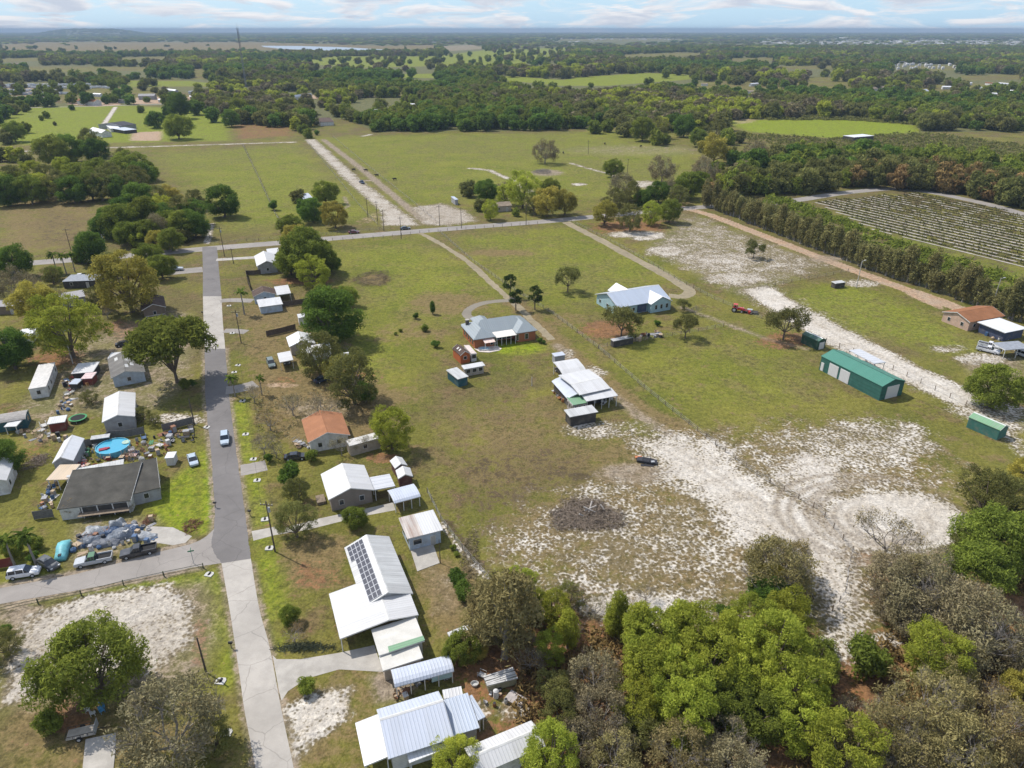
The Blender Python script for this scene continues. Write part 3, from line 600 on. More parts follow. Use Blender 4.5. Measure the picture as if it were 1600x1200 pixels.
def dense(kind, seeds, leaf, bark=BARK, far=False, **kw):
    for s in seeds:
        k = dict(kw); zc = k.get('zc', .6)
        cm, L = crown(s, LEAF[leaf], **k); tm = trunk_mesh(s, L, bark, k.get('hz', .34) * (.05 if kind == 'spread' else .07), fork=.13 if kind == 'spread' else max(.08, zc - k.get('hz', .34) * .85), nl=12 if not far else 4)
        reg(kind, cm, tm, zc)
BIG = dict(nlobe=130, ncard=17000, size=.022, lobe=.10, tilt=1.0)
dense('oakd', (1, 2, 3), 'oakd', zc=.45, hz=.41, **BIG)
dense('oakg', (4, 5, 6), 'oakg', zc=.46, hz=.42, **BIG)
dense('oakb', (7, 8, 9, 10), 'oakb', zc=.52, hz=.46, nlobe=130, ncard=12500, size=.019, lobe=.078, tilt=1.2)
dense('oaky', (11, 12), 'oaky', zc=.48, hz=.43, nlobe=100, ncard=14000, size=.021, lobe=.088, tilt=1.1)
dense('olive', (13, 14, 15), 'olive', zc=.48, hz=.43, nlobe=100, ncard=8000, size=.020, lobe=.082, tilt=1.4)
LEAF['spread'] = leaf_mat('spreading_oak_leaves', (0.125, 0.152, 0.030), (0.310, 0.348, 0.065))
dense('spread', (16,), 'spread', zc=.47, hz=.34, nlobe=90, ncard=13000, size=.023, lobe=.088, shape='umbrella', tilt=1.1)
dense('tall', (17, 18), 'oakb', BARK_GREY, zc=.95, hz=.80, nlobe=60, ncard=7000, size=.040, lobe=.16, flat=1.1, tilt=1.2)
dense('tallbrown', (19, 20), 'tan', BARK_GREY, zc=.90, hz=.72, nlobe=46, ncard=4200, size=.040, lobe=.15, flat=1.2, tilt=1.4)
dense('shrub', (21, 22, 23), 'oakg', zc=.42, hz=.42, nlobe=26, ncard=3000, size=.055, lobe=.17, shape='ball')
dense('shrubd', (24, 25), 'oakd', zc=.46, hz=.44, nlobe=26, ncard=3000, size=.055, lobe=.17, shape='ball')
dense('cypress', (26,), 'oakd', zc=1.2, hz=1.15, nlobe=40, ncard=2600, size=.10, lobe=.3, shape='cone', flat=1.5)
dense('pine', (27, 28), 'pine', zc=1.15, hz=.60, nlobe=18, ncard=1500, size=.07, lobe=.15, tilt=1.5)
dense('hedge', (29, 30, 31, 32), 'hedge', BARK_GREY, far=True, zc=1.28, hz=.95, nlobe=30, ncard=1700, size=.085, lobe=.21, flat=1.7, tilt=1.3)
FARK = dict(far=True, nlobe=26, ncard=1500, size=.085, lobe=.16)
dense('fard', (41, 42), 'oakd', zc=.42, hz=.40, **FARK); dense('farg', (43, 44), 'oakg', zc=.43, hz=.41, **FARK); dense('farb', (45, 46), 'oakb', zc=.45, hz=.43, **FARK)
dense('faro', (47, 48), 'olive', zc=.43, hz=.41, **FARK); dense('farm', (49, 50), 'moss', BARK_GREY, zc=.43, hz=.40, **FARK); dense('fary', (51,), 'oaky', zc=.43, hz=.41, **FARK); dense('farr', (52,), 'brown', zc=.45, hz=.43, **FARK)
for s in (61, 62, 63):   # live oaks hung with grey moss: twiggy, see-through
    tm, E = twigs_mesh(s, BARK_GREY, depth=7, l0=.20); E = E / (np.abs(E[:, :2]).max() * 2.1) if False else E
    cm, L = crown(s, LEAF['moss'], nlobe=120, ncard=7000, zc=.50, hz=.40, size=.019, lobe=.078, tilt=1.5, droop=.10); sc_ = .46 / np.abs(E[:, :2]).max()
    for v in tm.vertices: v.co = Vector((v.co.x * sc_, v.co.y * sc_, v.co.z * min(.8 / E[:, 2].max(), 1.2)))
    reg('moss', cm, tm, .52)
    c2 = cm.copy(); c2.materials[0] = LEAF['tan']; reg('tan', c2, tm, .52)
for s in (65, 66, 67):   # bare, twiggy winter trees with a haze of buds
    tm, E = twigs_mesh(s, BARK_GREY, depth=8, spread=.75, r0=.017, l0=.19); k = .48 / np.abs(E[:, :2]).max(); kz = .82 / E[:, 2].max()
    for v in tm.vertices: v.co = Vector((v.co.x * k, v.co.y * k, v.co.z * kz))
    rs = np.random.RandomState(s); E = E * np.array([k, k, kz]); E = E[rs.randint(0, len(E), 1100)] + rs.normal(0, .022, (1100, 3))
    v, tn = cards(E, rs.normal(0, 1, E.shape), .018 * rs.uniform(.6, 1.3, len(E)), rs.rand(len(E)), rs=rs); reg('bare', cards_mesh('crown', v, tn, LEAF['brown' if s == 65 else 'moss']), tm, .5)
for s in (68, 69, 70):   # sparse olive trees whose limbs show
    tm, E = twigs_mesh(s, BARK, depth=7, spread=.7, r0=.026, l0=.19); k = .44 / np.abs(E[:, :2]).max(); kz = .78 / E[:, 2].max()
    for v in tm.vertices: v.co = Vector((v.co.x * k, v.co.y * k, v.co.z * kz))
    rs = np.random.RandomState(s); E = E * np.array([k, k, kz]); E = E[rs.randint(0, len(E), 5200)] + rs.normal(0, .038, (5200, 3))
    v, tn = cards(E, rs.normal(0, 1, E.shape) + [0, 0, .5], .024 * rs.uniform(.6, 1.3, len(E)), rs.rand(len(E)), rs=rs); reg('sparse', cards_mesh('crown', v, tn, LEAF['olive']), tm, .52)
def palm_mesh(s):
    rs = np.random.RandomState(s); V, T = [], []
    for i in range(26):
        a = rs.uniform(0, 6.28); e = rs.uniform(-.3, 1.1); L = .5 * rs.uniform(.8, 1.05)
        p = np.array([0, 0, 1.35]); d = np.array([math.cos(a) * math.cos(e), math.sin(a) * math.cos(e), math.sin(e)])
        for k in range(9):
            q = p + d * L / 9; sd = np.cross(d, [0, 0, 1.]); sd /= np.linalg.norm(sd) + 1e-6; wd = .085 * (1 - abs(k - 3.5) / 7)
            V += [p + sd * wd - [0, 0, .03], p, q, q + sd * wd - [0, 0, .03], p, p - sd * wd - [0, 0, .03], q - sd * wd - [0, 0, .03], q]; T += [rs.rand()] * 8
            p = q; d = d + np.array([0, 0, -.16]); d /= np.linalg.norm(d)
    cm = cards_mesh('crown', np.array(V), np.array(T), LEAF['palm']); mb = MB(); mb.tube((0, 0, -.02), (.02, 0, .7), .05, .035, 8); mb.tube((.02, 0, .7), (0, 0, 1.36), .035, .03, 8)
    tm = mb.mesh('trunk'); tm.materials.append(BARK_GREY); reg('palm', cm, tm, 1.3)
palm_mesh(71)
DESC = {'oakd': 'dense dark green broad tree', 'oakg': 'round mid green leafy tree', 'oakb': 'bright yellow green spring tree', 'oaky': 'golden yellow leafing tree', 'olive': 'olive brown leafy tree',
 'spread': 'wide spreading green oak', 'tall': 'tall narrow fresh green tree', 'tallbrown': 'tall thin brownish tree', 'shrub': 'small rounded green shrub', 'shrubd': 'small dark green shrub', 'cypress': 'small dark column cypress',
 'pine': 'thin pine with bare trunk', 'hedge': 'narrow olive windbreak tree', 'moss': 'grey moss hung oak', 'bare': 'bare twiggy brown tree', 'tan': 'tan budding see-through tree', 'sparse': 'open crowned olive tree', 'palm': 'palm with drooping fronds',
 'fard': 'distant dark green tree', 'farg': 'distant mid green tree', 'farb': 'distant bright green tree', 'faro': 'distant olive tree', 'farm': 'distant grey mossy oak', 'fary': 'distant yellowish tree', 'farr': 'distant rusty brown tree'}
NAMEK = {'shrub': 'shrub', 'shrubd': 'shrub', 'cypress': 'cypress_tree', 'pine': 'pine_tree', 'palm': 'palm_tree', 'hedge': 'windbreak_tree', 'bare': 'bare_tree', 'moss': 'mossy_oak_tree', 'oakd': 'oak_tree', 'oakg': 'oak_tree', 'spread': 'oak_tree'}
FARMAP = {'oakd': 'fard', 'oakg': 'farg', 'oakb': 'farb', 'olive': 'faro', 'moss': 'farm', 'oaky': 'fary', 'brown': 'farr', 'sparse': 'faro', 'shrub': 'farg', 'tall': 'farb'}
rt = random.Random(11); NTREE = [0]; ZS = {}
def tree(kind, cx, cy, wpx, where, group=None, label=None, hs=1.0):
    if wpx < 30 and cy < 420 and kind in FARMAP: kind = FARMAP[kind]
    cm, tm, zc = rt.choice(KIND[kind]); sz = rt.uniform(.92, 1.08) * hs; k = zc * sz
    d = H / (down(cy) + k * wpx / F); wm = wpx * d / F; z = k * wm
    x = (cx - 800) / F * d; y = d * (CP - (cy - 600) / F * SP)
    o = thing(NAMEK.get(kind, 'tree'), label or f"{DESC[kind]} {where}", 'shrub' if 'shrub' in kind else 'tree', (x, y, 0), rt.uniform(0, 6.28), group or f"trees {where}")
    o.scale = (wm, wm, wm * sz)
    for nm, me in (('crown', cm), ('trunk', tm)): link(nm, me, o)
    NTREE[0] += 1; return o
def grove(where, lst, group=None):
    for a in lst: tree(a[0], a[1], a[2], a[3], where, group, hs=a[4] if len(a) > 4 else 1.0)
grove('in the wooded belt beyond the left pasture', [('olive',20,280,46),('oakg',26,286,42),('oakb',48,268,40),('oakb',62,290,46),('olive',88,290,50),('oakg',118,276,52),('oakg',140,290,48),('olive',170,276,46),('oakg',202,258,54),('olive',208,282,48),('oakd',178,292,42),('oakg',2,290,50),('olive',40,250,22),('oakg',230,268,34),('oakd',10,298,50),('oakg',45,296,50),('olive',75,280,48),('oakd',112,296,48),('olive',155,292,50),('oakg',155,266,44),('oakg',186,266,44),('oakb',100,262,36),('olive',192,250,40),('oakd',218,272,42)])
grove('by the pale track across the left pasture', [('oakg',82,234,50),('oakd',107,231,46),('olive',142,222,50),('oakd',150,235,40),('oakb',112,249,17),('oakb',24,241,28),('olive',0,240,26),('oakg',20,205,36),('oakg',36,199,22),('olive',6,214,26)])
grove('in the dark clump above the county road', [('oakd',217,310,55),('oaky',265,305,36),('oakd',165,336,32),('oakg',184,345,60),('oakg',226,335,60),('oakb',250,322,40),('olive',286,330,50),('oakd',302,350,52),('oakg',260,348,46),('olive',305,311,34),('oakg',200,364,46),('oakb',212,374,28),('oaky',243,374,34),('oakg',266,374,42),('olive',284,368,28),('moss',240,352,46),('oakd',190,325,40),('oakd',245,340,56),('oakg',285,350,52),('oakd',165,352,46),('oakg',210,345,56),('olive',240,310,44),('oakd',300,332,46),('oakg',228,362,46)])
grove('standing alone by the field gateway', [('oakd',347,314,54)])
grove('along the near side of the county road', [('oakd',138,386,56),('oakd',22,408,56),('palm',82,399,24),('palm',96,400,22),('palm',110,399,20),('oakg',122,402,20),('oakg',232,400,46),('oakg',250,416,42),('olive',170,412,40)])
grove('in the far left pastures', [('oakg',71,179,13),('oakg',64,184,9),('olive',85,193,7),('oakd',244,187,29),('oakg',276,197,42),('oakg',220,170,13),('oakd',279,165,40),('oakd',265,174,21),('oakg',289,169,18),('oakd',331,179,26),('oakd',360,184,30),('olive',350,164,30),('oakd',390,179,28),('oakg',372,167,30),('oakg',232,190,15),('oakd',10,174,22),('olive',22,170,18),('oakd',46,160,16),('oakg',58,159,14),('oakd',72,156,24),('oakd',186,147,20),('oakg',202,152,14),('oakd',270,150,16),('oakg',320,158,18),('oakd',306,168,28),('oakg',170,152,16),('oakd',112,168,10),('oakg',40,168,14),('oakg',30,162,14)])
grove('at the top of the sandy double track', [('oakb',462,193,22),('oakg',472,201,18),('oakg',480,208,17),('oakd',495,207,9),('olive',494,190,13),('oakg',448,186,26),('oakd',430,188,24),('olive',418,190,18),('oakg',405,186,20)])
grove('round the small hut in the left field', [('olive',466,307,25),('oakg',507,300,38),('oakd',486,328,44),('oakd',474,322,26),('oaky',522,335,46),('shrubd',427,320,18)])
grove('behind the white roofed corner house', [('oakg',455,352,38),('oaky',460,372,48),('oakg',472,395,88),('oakg',452,407,50),('oakg',500,402,54),('oakb',490,425,52),('oakd',516,410,34)])
grove('by the grey hut above the road', [('olive',731,295,28),('oakd',760,297,40),('bare',780,294,30),('oakb',766,327,32),('oakb',817,295,58),('oakg',860,292,30),('oaky',855,314,50),('oaky',883,316,42),('shrub',807,331,15),('olive',836,320,34),('oakb',790,303,34),('olive',750,320,22)])
grove('in the open central pasture', [('moss',852,234,40),('oakg',960,262,30),('moss',1036,261,48),('moss',972,288,48),('moss',1102,264,50)])
grove('at the bend of the county road', [('olive',985,302,42),('oakd',1030,300,38),('moss',1050,290,32),('oakg',1076,289,48),('olive',960,313,40),('brown' if False else 'oaky',945,332,42),('olive',985,340,46),('oakb',1017,332,36),('oakg',1047,329,38),('oakd',1004,310,30),('olive',1062,305,34),('oakg',1095,283,36)])
grove('on the right edge of the central pasture', [('oakg',1092,215,30),('olive',1119,203,34),('oaky',1117,232,50),('oakg',1137,213,27),('olive',1156,214,20),('moss',1182,235,42),('oakg',1041,217,18),('olive',977,202,28),('oakg',1005,201,38),('olive',1030,199,36),('oakg',1025,213,28),('oakd',1070,196,38),('oakd',1052,190,30),('olive',1101,228,22),('oakg',980,190,26),('oakd',1000,187,28),('oakg',950,196,24),('oakg',930,198,24),('olive',1140,240,26)])
grove('on the white sand lot', [('sparse',1180,385,34)])
grove('round the light blue house', [('sparse',888,432,46),('sparse',973,494,70),('sparse',1073,506,44),('sparse',1068,473,26),('shrubd',1027,504,11),('bare',1088,482,20)])
grove('beside the red tractor', [('sparse',1230,496,70)])
grove('beside the sand lane by the green sheds', [('oakg',1555,603,84)])
grove('on the lawn before the brick house', [('shrubd',650,493,12),('shrub',664,512,13),('shrubd',681,537,15),('cypress',676,481,9),('shrub',626,516,7),('shrub',618,521,6)])
grove('where the lane reaches the brick house', [('pine',797,440,21),('pine',806,463,22),('pine',836,460,23),('shrubd',843,531,10),('shrubd',850,534,8)])
grove('in the left village', [('oaky',195,440,104),('oaky',54,472,72),('oakb',100,508,106),('oakd',14,545,78),('spread',263,537,146),('moss',20,440,58),('moss',48,456,50),('bare',85,462,44),('olive',80,430,32),('olive',152,465,40),('oakg',82,426,26),('bare',165,484,28),('oakd',2,712,64),('bare',130,612,34),('bare',205,712,32),('brown' if False else 'olive',222,645,26),('bare',225,700,24),('oakg',18,855,36),('bare',110,790,32),('bare',205,790,18),('shrub',220,772,12),('shrub',55,848,26),('palm',40,838,44),('palm',8,845,40),('shrubd',50,870,20),('olive',140,620,26),('oakg',288,600,18),('shrubd',300,598,14),('bare',62,680,24),('oakd',8,985,20),('olive',6,1005,56),('shrub',75,1130,44),('olive',240,655,24)])
grove('on the corner lot by the side street', [('oakg',142,1034,148),('moss',262,1128,180),('olive',330,1150,70)])
grove('among the houses right of the street', [('oakd',516,490,100),('oakg',505,462,40),('oakg',540,462,36),('olive',496,552,78),('olive',550,590,98),('oakd',570,612,40),('oaky',530,575,50),('oakb',610,668,76),('bare',542,540,22),('bare',455,628,52),('bare',505,632,60),('bare',420,655,44),('bare',410,690,46),('bare',430,700,36),('palm',376,458,26),('palm',405,592,22),('bare',395,612,40),('bare',532,694,40),('shrubd',452,738,42),('olive',462,766,44),('olive',460,812,66),('oakg',555,809,42),('shrub',487,712,22),('shrubd',420,715,18),('palm',362,591,26),('oakg',452,960,34),('bare',458,988,46),('shrub',478,1072,30),('shrubd',715,902,34),('shrubd',725,922,36),('oakg',722,1012,58),('oaky',745,1018,36),('shrub',708,855,12),('shrub',713,865,10),('bare',565,690,36),('olive',590,655,34)])
grove('along the near edge of the sand', [('oakb',811,908,54),('tallbrown',788,955,105),('tallbrown',760,945,60),('bare',905,935,50),('bare',1010,925,44),('tall',965,960,44),('tallbrown',748,975,52),('oaky',800,940,80),('tall',840,945,34),('oakb',866,950,66),('tall',888,985,40),('oakb',862,1010,60),('tall',960,970,34),('bare',930,948,46),('bare',995,945,40),('shrubd',1132,955,34),('tan',1217,880,124),('oaky',1200,905,60),('tan',1228,872,90),('bare',1392,832,112),('tan',775,975,70),('bare',838,1020,60),('olive',890,930,50)])
grove('in the near right woodland', [('moss',930,1050,96),('moss',940,1110,100),('bare',828,1028,56),('moss',905,1150,70),('oakb',1015,1004,112),('tall',1000,985,60),('tall',1060,980,56),('tall',1130,1000,60),('bare',1085,1050,60),('oakb',1024,1050,120),('oakb',1082,990,110),('oakb',1110,1034,120),('oakb',1060,1070,112),('oakb',992,1100,90),('oakb',1082,1114,112),('olive',1003,1144,72),('olive',875,1112,76),('olive',872,1078,70),('oakb',860,1180,104),('oakb',712,1188,84),('tan',962,1178,92),('tan',1064,1173,110),('bare',1123,1165,100),('moss',1150,1190,110),
 ('oakd',1202,929,72),('oakb',1235,962,92),('oakb',1178,972,92),('oakb',1208,1014,130),('oakg',1272,1035,90),('oakb',1236,1070,120),('oakb',1172,1056,100),('oakb',1246,1114,110),('oakg',1180,1114,100),('oakb',1316,1126,46),('oakb',1322,1176,130),('shrub',1354,1030,68,1.3),('moss',1441,914,124),('moss',1398,896,92),('moss',1385,935,60),('oakg',1538,884,104),('moss',1486,946,130),('bare',1440,880,90),('bare',1520,930,80),('tallbrown',1420,905,50),('moss',1546,982,134),('oakb',1466,1024,112),('tan',1487,1062,92),('tan',1454,1102,144),('tan',1398,1148,130),('bare',1330,1110,70),('tan',1558,1128,124),('tan',1502,1168,134),('oaky',1597,1078,66),('moss',1590,1012,84),('olive',1545,770,86),('olive',1578,778,86),('oakg',1556,846,122),('olive',1588,808,86),('olive',1525,860,84),('oaky',1600,740,50),('tan',1430,1180,110),('tan',1600,1180,110),('bare',1440,1130,90),('bare',1540,1080,80),('bare',1300,1150,70),('bare',960,1150,70),('bare',1495,985,80),('oakg',1130,1090,90),('oakb',1150,1010,80),('tan',1360,1185,100),('tan',1510,1010,70),('moss',1420,950,80)])
# windbreak hedgerow of slim trees along the clay lane
hw_pts = [(1098,321),(1150,340),(1200,360),(1290,395),(1400,436),(1480,461),(1540,484),(1640,520)]
def along(pts, n):
    P = [g(*p) for p in pts]; L = [0]
    for a, b in zip(P[:-1], P[1:]): L.append(L[-1] + (b - a).length)
    for i in range(n):
        s = L[-1] * (i + .5) / n; k = max(j for j in range(len(L) - 1) if L[j] <= s); t = (s - L[k]) / (L[k + 1] - L[k]); yield P[k].lerp(P[k + 1], t)
def world_tree(kind, x, y, wm, hs, label, group):
    cm, tm, zc = rt.choice(KIND[kind]); o = thing(NAMEK.get(kind, 'tree'), label, 'tree', (x, y, 0), rt.uniform(0, 6.28), group); o.scale = (wm, wm, wm * hs)
    for nm, me in (('crown', cm), ('trunk', tm)): link(nm, me, o)
    NTREE[0] += 1
for q in along(hw_pts, 112): world_tree('hedge', q.x + rt.uniform(-1, 1), q.y + rt.uniform(-1, 1), rt.uniform(3.0, 5.2), rt.uniform(.62, 1.15), 'narrow olive windbreak tree in the row along the red clay lane', 'windbreak row along the clay lane')
for k in ('farr', 'farb', 'farm', 'fary', 'faro', 'farg', 'fard'): tree(k, *{'farr': (1112, 296, 26), 'farb': (1128, 284, 26), 'farm': (1160, 262, 28), 'fary': (1146, 290, 26), 'faro': (1138, 274, 26), 'farg': (1122, 262, 26), 'fard': (1146, 246, 26)}[k], 'at the left end of the crop field belt')
print('TREES', NTREE[0])
# ------------------------------------------------------------------ far woods: masses of instanced trees
def forest(name, label, pts_fn, sizes, seed, hs=(.8, 1.15), weights=None):
    rs = np.random.RandomState(seed); P = pts_fn(rs); n = len(P)
    me = bpy.data.meshes.new(name); me.vertices.add(n); co = np.zeros((n, 3), np.float32); co[:, :2] = P[:, :2]
    co[:, 2] = 80 * np.exp(-((P[:, 0] / (P[:, 1] + 1) + .53) / .06) ** 4) * np.exp(-((P[:, 1] - 13000) / 1700) ** 2)
    me.vertices.foreach_set('co', co.ravel()); s = sizes(P, rs)
    scl = np.stack([s, s, s * rs.uniform(*hs, n)], 1).astype(np.float32); rot = np.zeros((n, 3), np.float32); rot[:, 2] = rs.uniform(0, 6.28, n)
    for nm, dt in (('scl', scl), ('rot', rot)):
        a = me.attributes.new(nm, 'FLOAT_VECTOR', 'POINT'); a.data.foreach_set('vector', dt.ravel())
    kinds = weights or [('fard', 4), ('farg', 5), ('faro', 4), ('farm', 2), ('farb', 1)]
    bag = [i for i, (k, c) in enumerate(kinds) for _ in range(c)]
    # neighbouring trees tend to be of one kind
    cl = (np.sin(P[:, 0] * .013 + 1.3 * np.sin(P[:, 1] * .006)) + np.sin(P[:, 1] * .009 + P[:, 0] * .004) + rs.normal(0, .7, n)); cl = np.clip((cl + 2) / 4, 0, .999)
    idx = np.array(bag)[(cl * len(bag)).astype(int)].astype(np.int32)
    a = me.attributes.new('which', 'INT', 'POINT'); a.data.foreach_set('value', idx)
    o = link(name, me); tag(o, label, 'woodland', kind='stuff')
    ng = bpy.data.node_groups.new(name, 'GeometryNodeTree'); ng.interface.new_socket('Geometry', in_out='INPUT', socket_type='NodeSocketGeometry'); ng.interface.new_socket('Geometry', in_out='OUTPUT', socket_type='NodeSocketGeometry')
    gi, go = ng.nodes.new('NodeGroupInput'), ng.nodes.new('NodeGroupOutput'); J = ng.nodes.new('GeometryNodeJoinGeometry')
    def at(nm, ty):
        a = ng.nodes.new('GeometryNodeInputNamedAttribute'); a.data_type = ty; a.inputs[0].default_value = nm; return a.outputs[0]
    sc_o, ro_o, wh_o = at('scl', 'FLOAT_VECTOR'), at('rot', 'FLOAT_VECTOR'), at('which', 'INT')
    for i, (k, _) in enumerate(kinds):
        ci = ng.nodes.new('FunctionNodeCompare'); ci.data_type = 'INT'; ci.operation = 'EQUAL'; ng.links.new(wh_o, ci.inputs[2]); ci.inputs[3].default_value = i
        ip = ng.nodes.new('GeometryNodeInstanceOnPoints'); ob = ng.nodes.new('GeometryNodeObjectInfo'); ob.transform_space = 'ORIGINAL'; ob.inputs['Object'].default_value = PROTO[k]; ob.inputs['As Instance'].default_value = False
        ng.links.new(gi.outputs[0], ip.inputs['Points']); ng.links.new(ci.outputs[0], ip.inputs['Selection']); ng.links.new(ob.outputs['Geometry'], ip.inputs['Instance']); ng.links.new(ro_o, ip.inputs['Rotation']); ng.links.new(sc_o, ip.inputs['Scale']); ng.links.new(ip.outputs[0], J.inputs[0])
    ng.links.new(J.outputs[0], go.inputs[0]); md = o.modifiers.new('scatter', 'NODES'); md.node_group = ng
    return o
def find_proto():
    out = {}
    for k in ('fard', 'farg', 'faro', 'farm', 'farr', 'farb', 'fary'):
        ms = {c for c, _, _ in KIND[k]}
        for o in bpy.data.objects:
            if o.type == 'MESH' and o.data in ms: out[k] = o; break
    return out
PROTO = find_proto()
def inside(P, poly):
    px, py = P[:, 0], P[:, 1]; ins = np.zeros(len(P), bool); m = len(poly)
    for i in range(m):
        ax, ay = poly[i]; bx, by = poly[(i + 1) % m]
        if ay != by: ins ^= ((ay > py) != (by > py)) & (px < (bx - ax) * (py - ay) / (by - ay) + ax)
    return ins
OPENP = OPEN + [[(0,128),(95,128),(100,146),(180,148),(250,143),(300,150),(320,168),(0,176)], [(1395,100),(1500,101),(1500,112),(1390,113)], [(1075,140),(1110,130),(1200,128),(1210,146),(1080,150)]]
SPARSE = {(1360,140): .30, (1080,130): .35, (450,98): .05, (0,135): .10, (0,70): .012, (0,128): .16, (1075,140): .4, (745,121): .015, (200,126): .03, (825,84): .2}
def scatter(n, y0, y1, power, keep=None):
    def fn(rs):
        u = rs.rand(n); y = (y0 ** power + u * (y1 ** power - y0 ** power)) ** (1 / power); x = rs.uniform(-1, 1, n) * (.74 * y + 40)
        P = np.stack([x, y], 1); ok = np.ones(n, bool)
        pxx = 800 + F * x / (y * CP + H * SP); pyy = 600 + F * (H * CP - y * SP) / (y * CP + H * SP)
        lone = rs.rand(n)
        for hgt in (0, 7, 13):
            Q = np.stack([pxx, pyy - hgt * (pyy - HOR) / H], 1)
            for p in OPENP: ok &= ~(inside(Q, p) & (lone > SPARSE.get(p[0], 0)))
        # settlements leave thinner woods
        thin = ((pyy > 128) & (pyy < 150) & (pxx > 1080) & (rs.rand(n) < .55)) | ((pyy > 60) & (pyy < 72) & (pxx > 1150) & (rs.rand(n) < .75)) | ((pyy > 124) & (pyy < 166) & (pxx < 330) & (rs.rand(n) < .45)) | ((pyy > 140) & (pyy < 160) & (pxx > 380) & (pxx < 560) & (rs.rand(n) < .6))
        ok &= ~thin
        ok &= ~((pyy > 72) & (pyy < 80) & (pxx > 395) & (pxx < 620))          # the lake
        # ragged clearings
        ok &= (np.sin(x * .011 + y * .004) + np.sin(y * .0083 - x * .005) + rs.normal(0, .25, n)) < np.where(y > 1500, 1.30, 1.55)
        return P[ok]
    return fn
yb = g(800, 206).y
forest('woodland', 'dark mixed woods beyond the pastures', scatter(9000, yb, 1250, 1.9), lambda P, rs: rs.uniform(9, 17, len(P)), 3)
forest('woodland', 'hazy woods in the middle distance', scatter(26000, 1250, 3600, 1.7), lambda P, rs: rs.uniform(12, 22, len(P)) , 4)
forest('woodland', 'blue grey woods along the horizon', scatter(26000, 3600, 17000, 1.25), lambda P, rs: rs.uniform(22, 44, len(P)) * np.clip(P[:, 1] / 5000, 1, 1.5), 5, hs=(.25, .38))

def belt_pts(poly, n):
    def fn(rs):
        Q = xy(poly); xs = [q[0] for q in Q]; ys = [q[1] for q in Q]; P = np.stack([rs.uniform(min(xs), max(xs), n * 4), rs.uniform(min(ys), max(ys), n * 4)], 1); return P[inside(P, Q)][:n]
    return fn
forest('woodland', 'brownish tree belt behind the striped crop field', belt_pts([(1120,300),(1150,285),(1240,280),(1330,272),(1430,276),(1530,290),(1700,312),(1700,345),(1600,328),(1530,312),(1430,298),(1330,296),(1240,304),(1150,312)], 190), lambda P, rs: rs.uniform(8.5, 13.5, len(P)), 6, hs=(.95, 1.35), weights=[('farr', 1), ('faro', 7), ('farg', 5), ('fard', 3)])
forest('woodland', 'green and grey wood beyond the crop field belt', belt_pts([(1165,270),(1230,248),(1330,250),(1420,254),(1530,262),(1700,290),(1700,312),(1530,290),(1430,276),(1330,272),(1240,280),(1160,285)], 130), lambda P, rs: rs.uniform(10, 17, len(P)), 7, weights=[('farg', 4), ('fard', 3), ('faro', 3), ('farm', 3), ('farb', 1)])
# ------------------------------------------------------------------ buildings
ROOF_WHITE = metal_roof('white_sheet_roof', (.56, .555, .55), stain=.32)
ROOF_BRIGHT = metal_roof('bright_white_roof', (.66, .665, .68), stain=.14)
ROOF_WORN = metal_roof('weathered_galvanised_roof', (.50, .50, .485), stain=.6, stain_col=(.24, .23, .22), pitch=.5)
ROOF_PALE = metal_roof('pale_blue_white_roof', (.46, .495, .565), stain=.2)
ROOF_BLUE = metal_roof('light_blue_grey_roof', (.40, .45, .53), stain=.16)
ROOF_GREEN = metal_roof('green_sheet_roof', (.055, .20, .145), stain=.15, stain_col=(.10, .22, .17))
ROOF_LGREEN = metal_roof('faded_green_roof', (.16, .31, .17), stain=.25)
ROOF_SLATE = metal_roof('blue_grey_seamed_roof', (.245, .28, .295), stain=.12, pitch=.6)
ROOF_RIB = metal_roof('deep_ribbed_roof', (.52, .53, .55), stain=.1, pitch=1.15, bump=1.0)
ROOF_RUST = metal_roof('rust_streaked_roof', (.52, .47, .42), stain=.95, stain_col=(.22, .12, .08), pitch=.35)
ROOF_TAN = metal_roof('tan_slatted_roof', (.52, .40, .27), stain=.3, pitch=.5)
SH_DARK = shingle('dark_mossy_shingles', (.085, .080, .068)); SH_BROWN = shingle('brown_shingles', (.11, .075, .06)); SH_ORANGE = shingle('orange_brown_shingles', (.36, .165, .085), .15, .15); SH_GREY = shingle('grey_weathered_shingles', (.20, .19, .175), .35, .6)
SH_RUST = shingle('rust_brown_shingles', (.30, .135, .065), .2, .2)
W_TAN = siding('tan_block_wall', (.27, .225, .195)); W_WHITE = siding('white_siding', (.66, .65, .62)); W_BLUE = siding('pale_blue_siding', (.45, .52, .60)); W_GREY = siding('grey_siding', (.36, .36, .37)); W_BEIGE = siding('beige_siding', (.42, .36, .29))
W_TEAL = siding('light_teal_siding', (.36, .50, .53), .1, dirt=(.3, .4, .42)); W_GREEN = siding('green_sheet_wall', (.035, .125, .10), .2, .9, dirt=(.06, .12, .1)); W_DKTEAL = siding('dark_teal_boards', (.03, .10, .12)); W_RED = siding('dark_red_boards', (.20, .045, .035)); W_NAVY = siding('dark_blue_wall', (.06, .075, .13)); W_PINK = siding('pinkish_render', (.52, .36, .27), .1)
W_DARK = siding('dark_boards_and_shade', (.06, .055, .05)); W_BRICK = brick('orange_red_brick', (.46, .135, .045), (.30, .085, .035)); W_MAROON = siding('maroon_boards', (.12, .05, .04)); W_BROWN = siding('brown_boards', (.20, .15, .11))
class B: pass
def frame(A, Bp, D, z):
    a, b, d = g(*A, z), g(*Bp, z), g(*D, z); u = (b - a); L = u.length; u.normalize(); v = d - a; v -= u * v.dot(u); Wd = v.length; v.normalize()
    return a, u, v, L, Wd
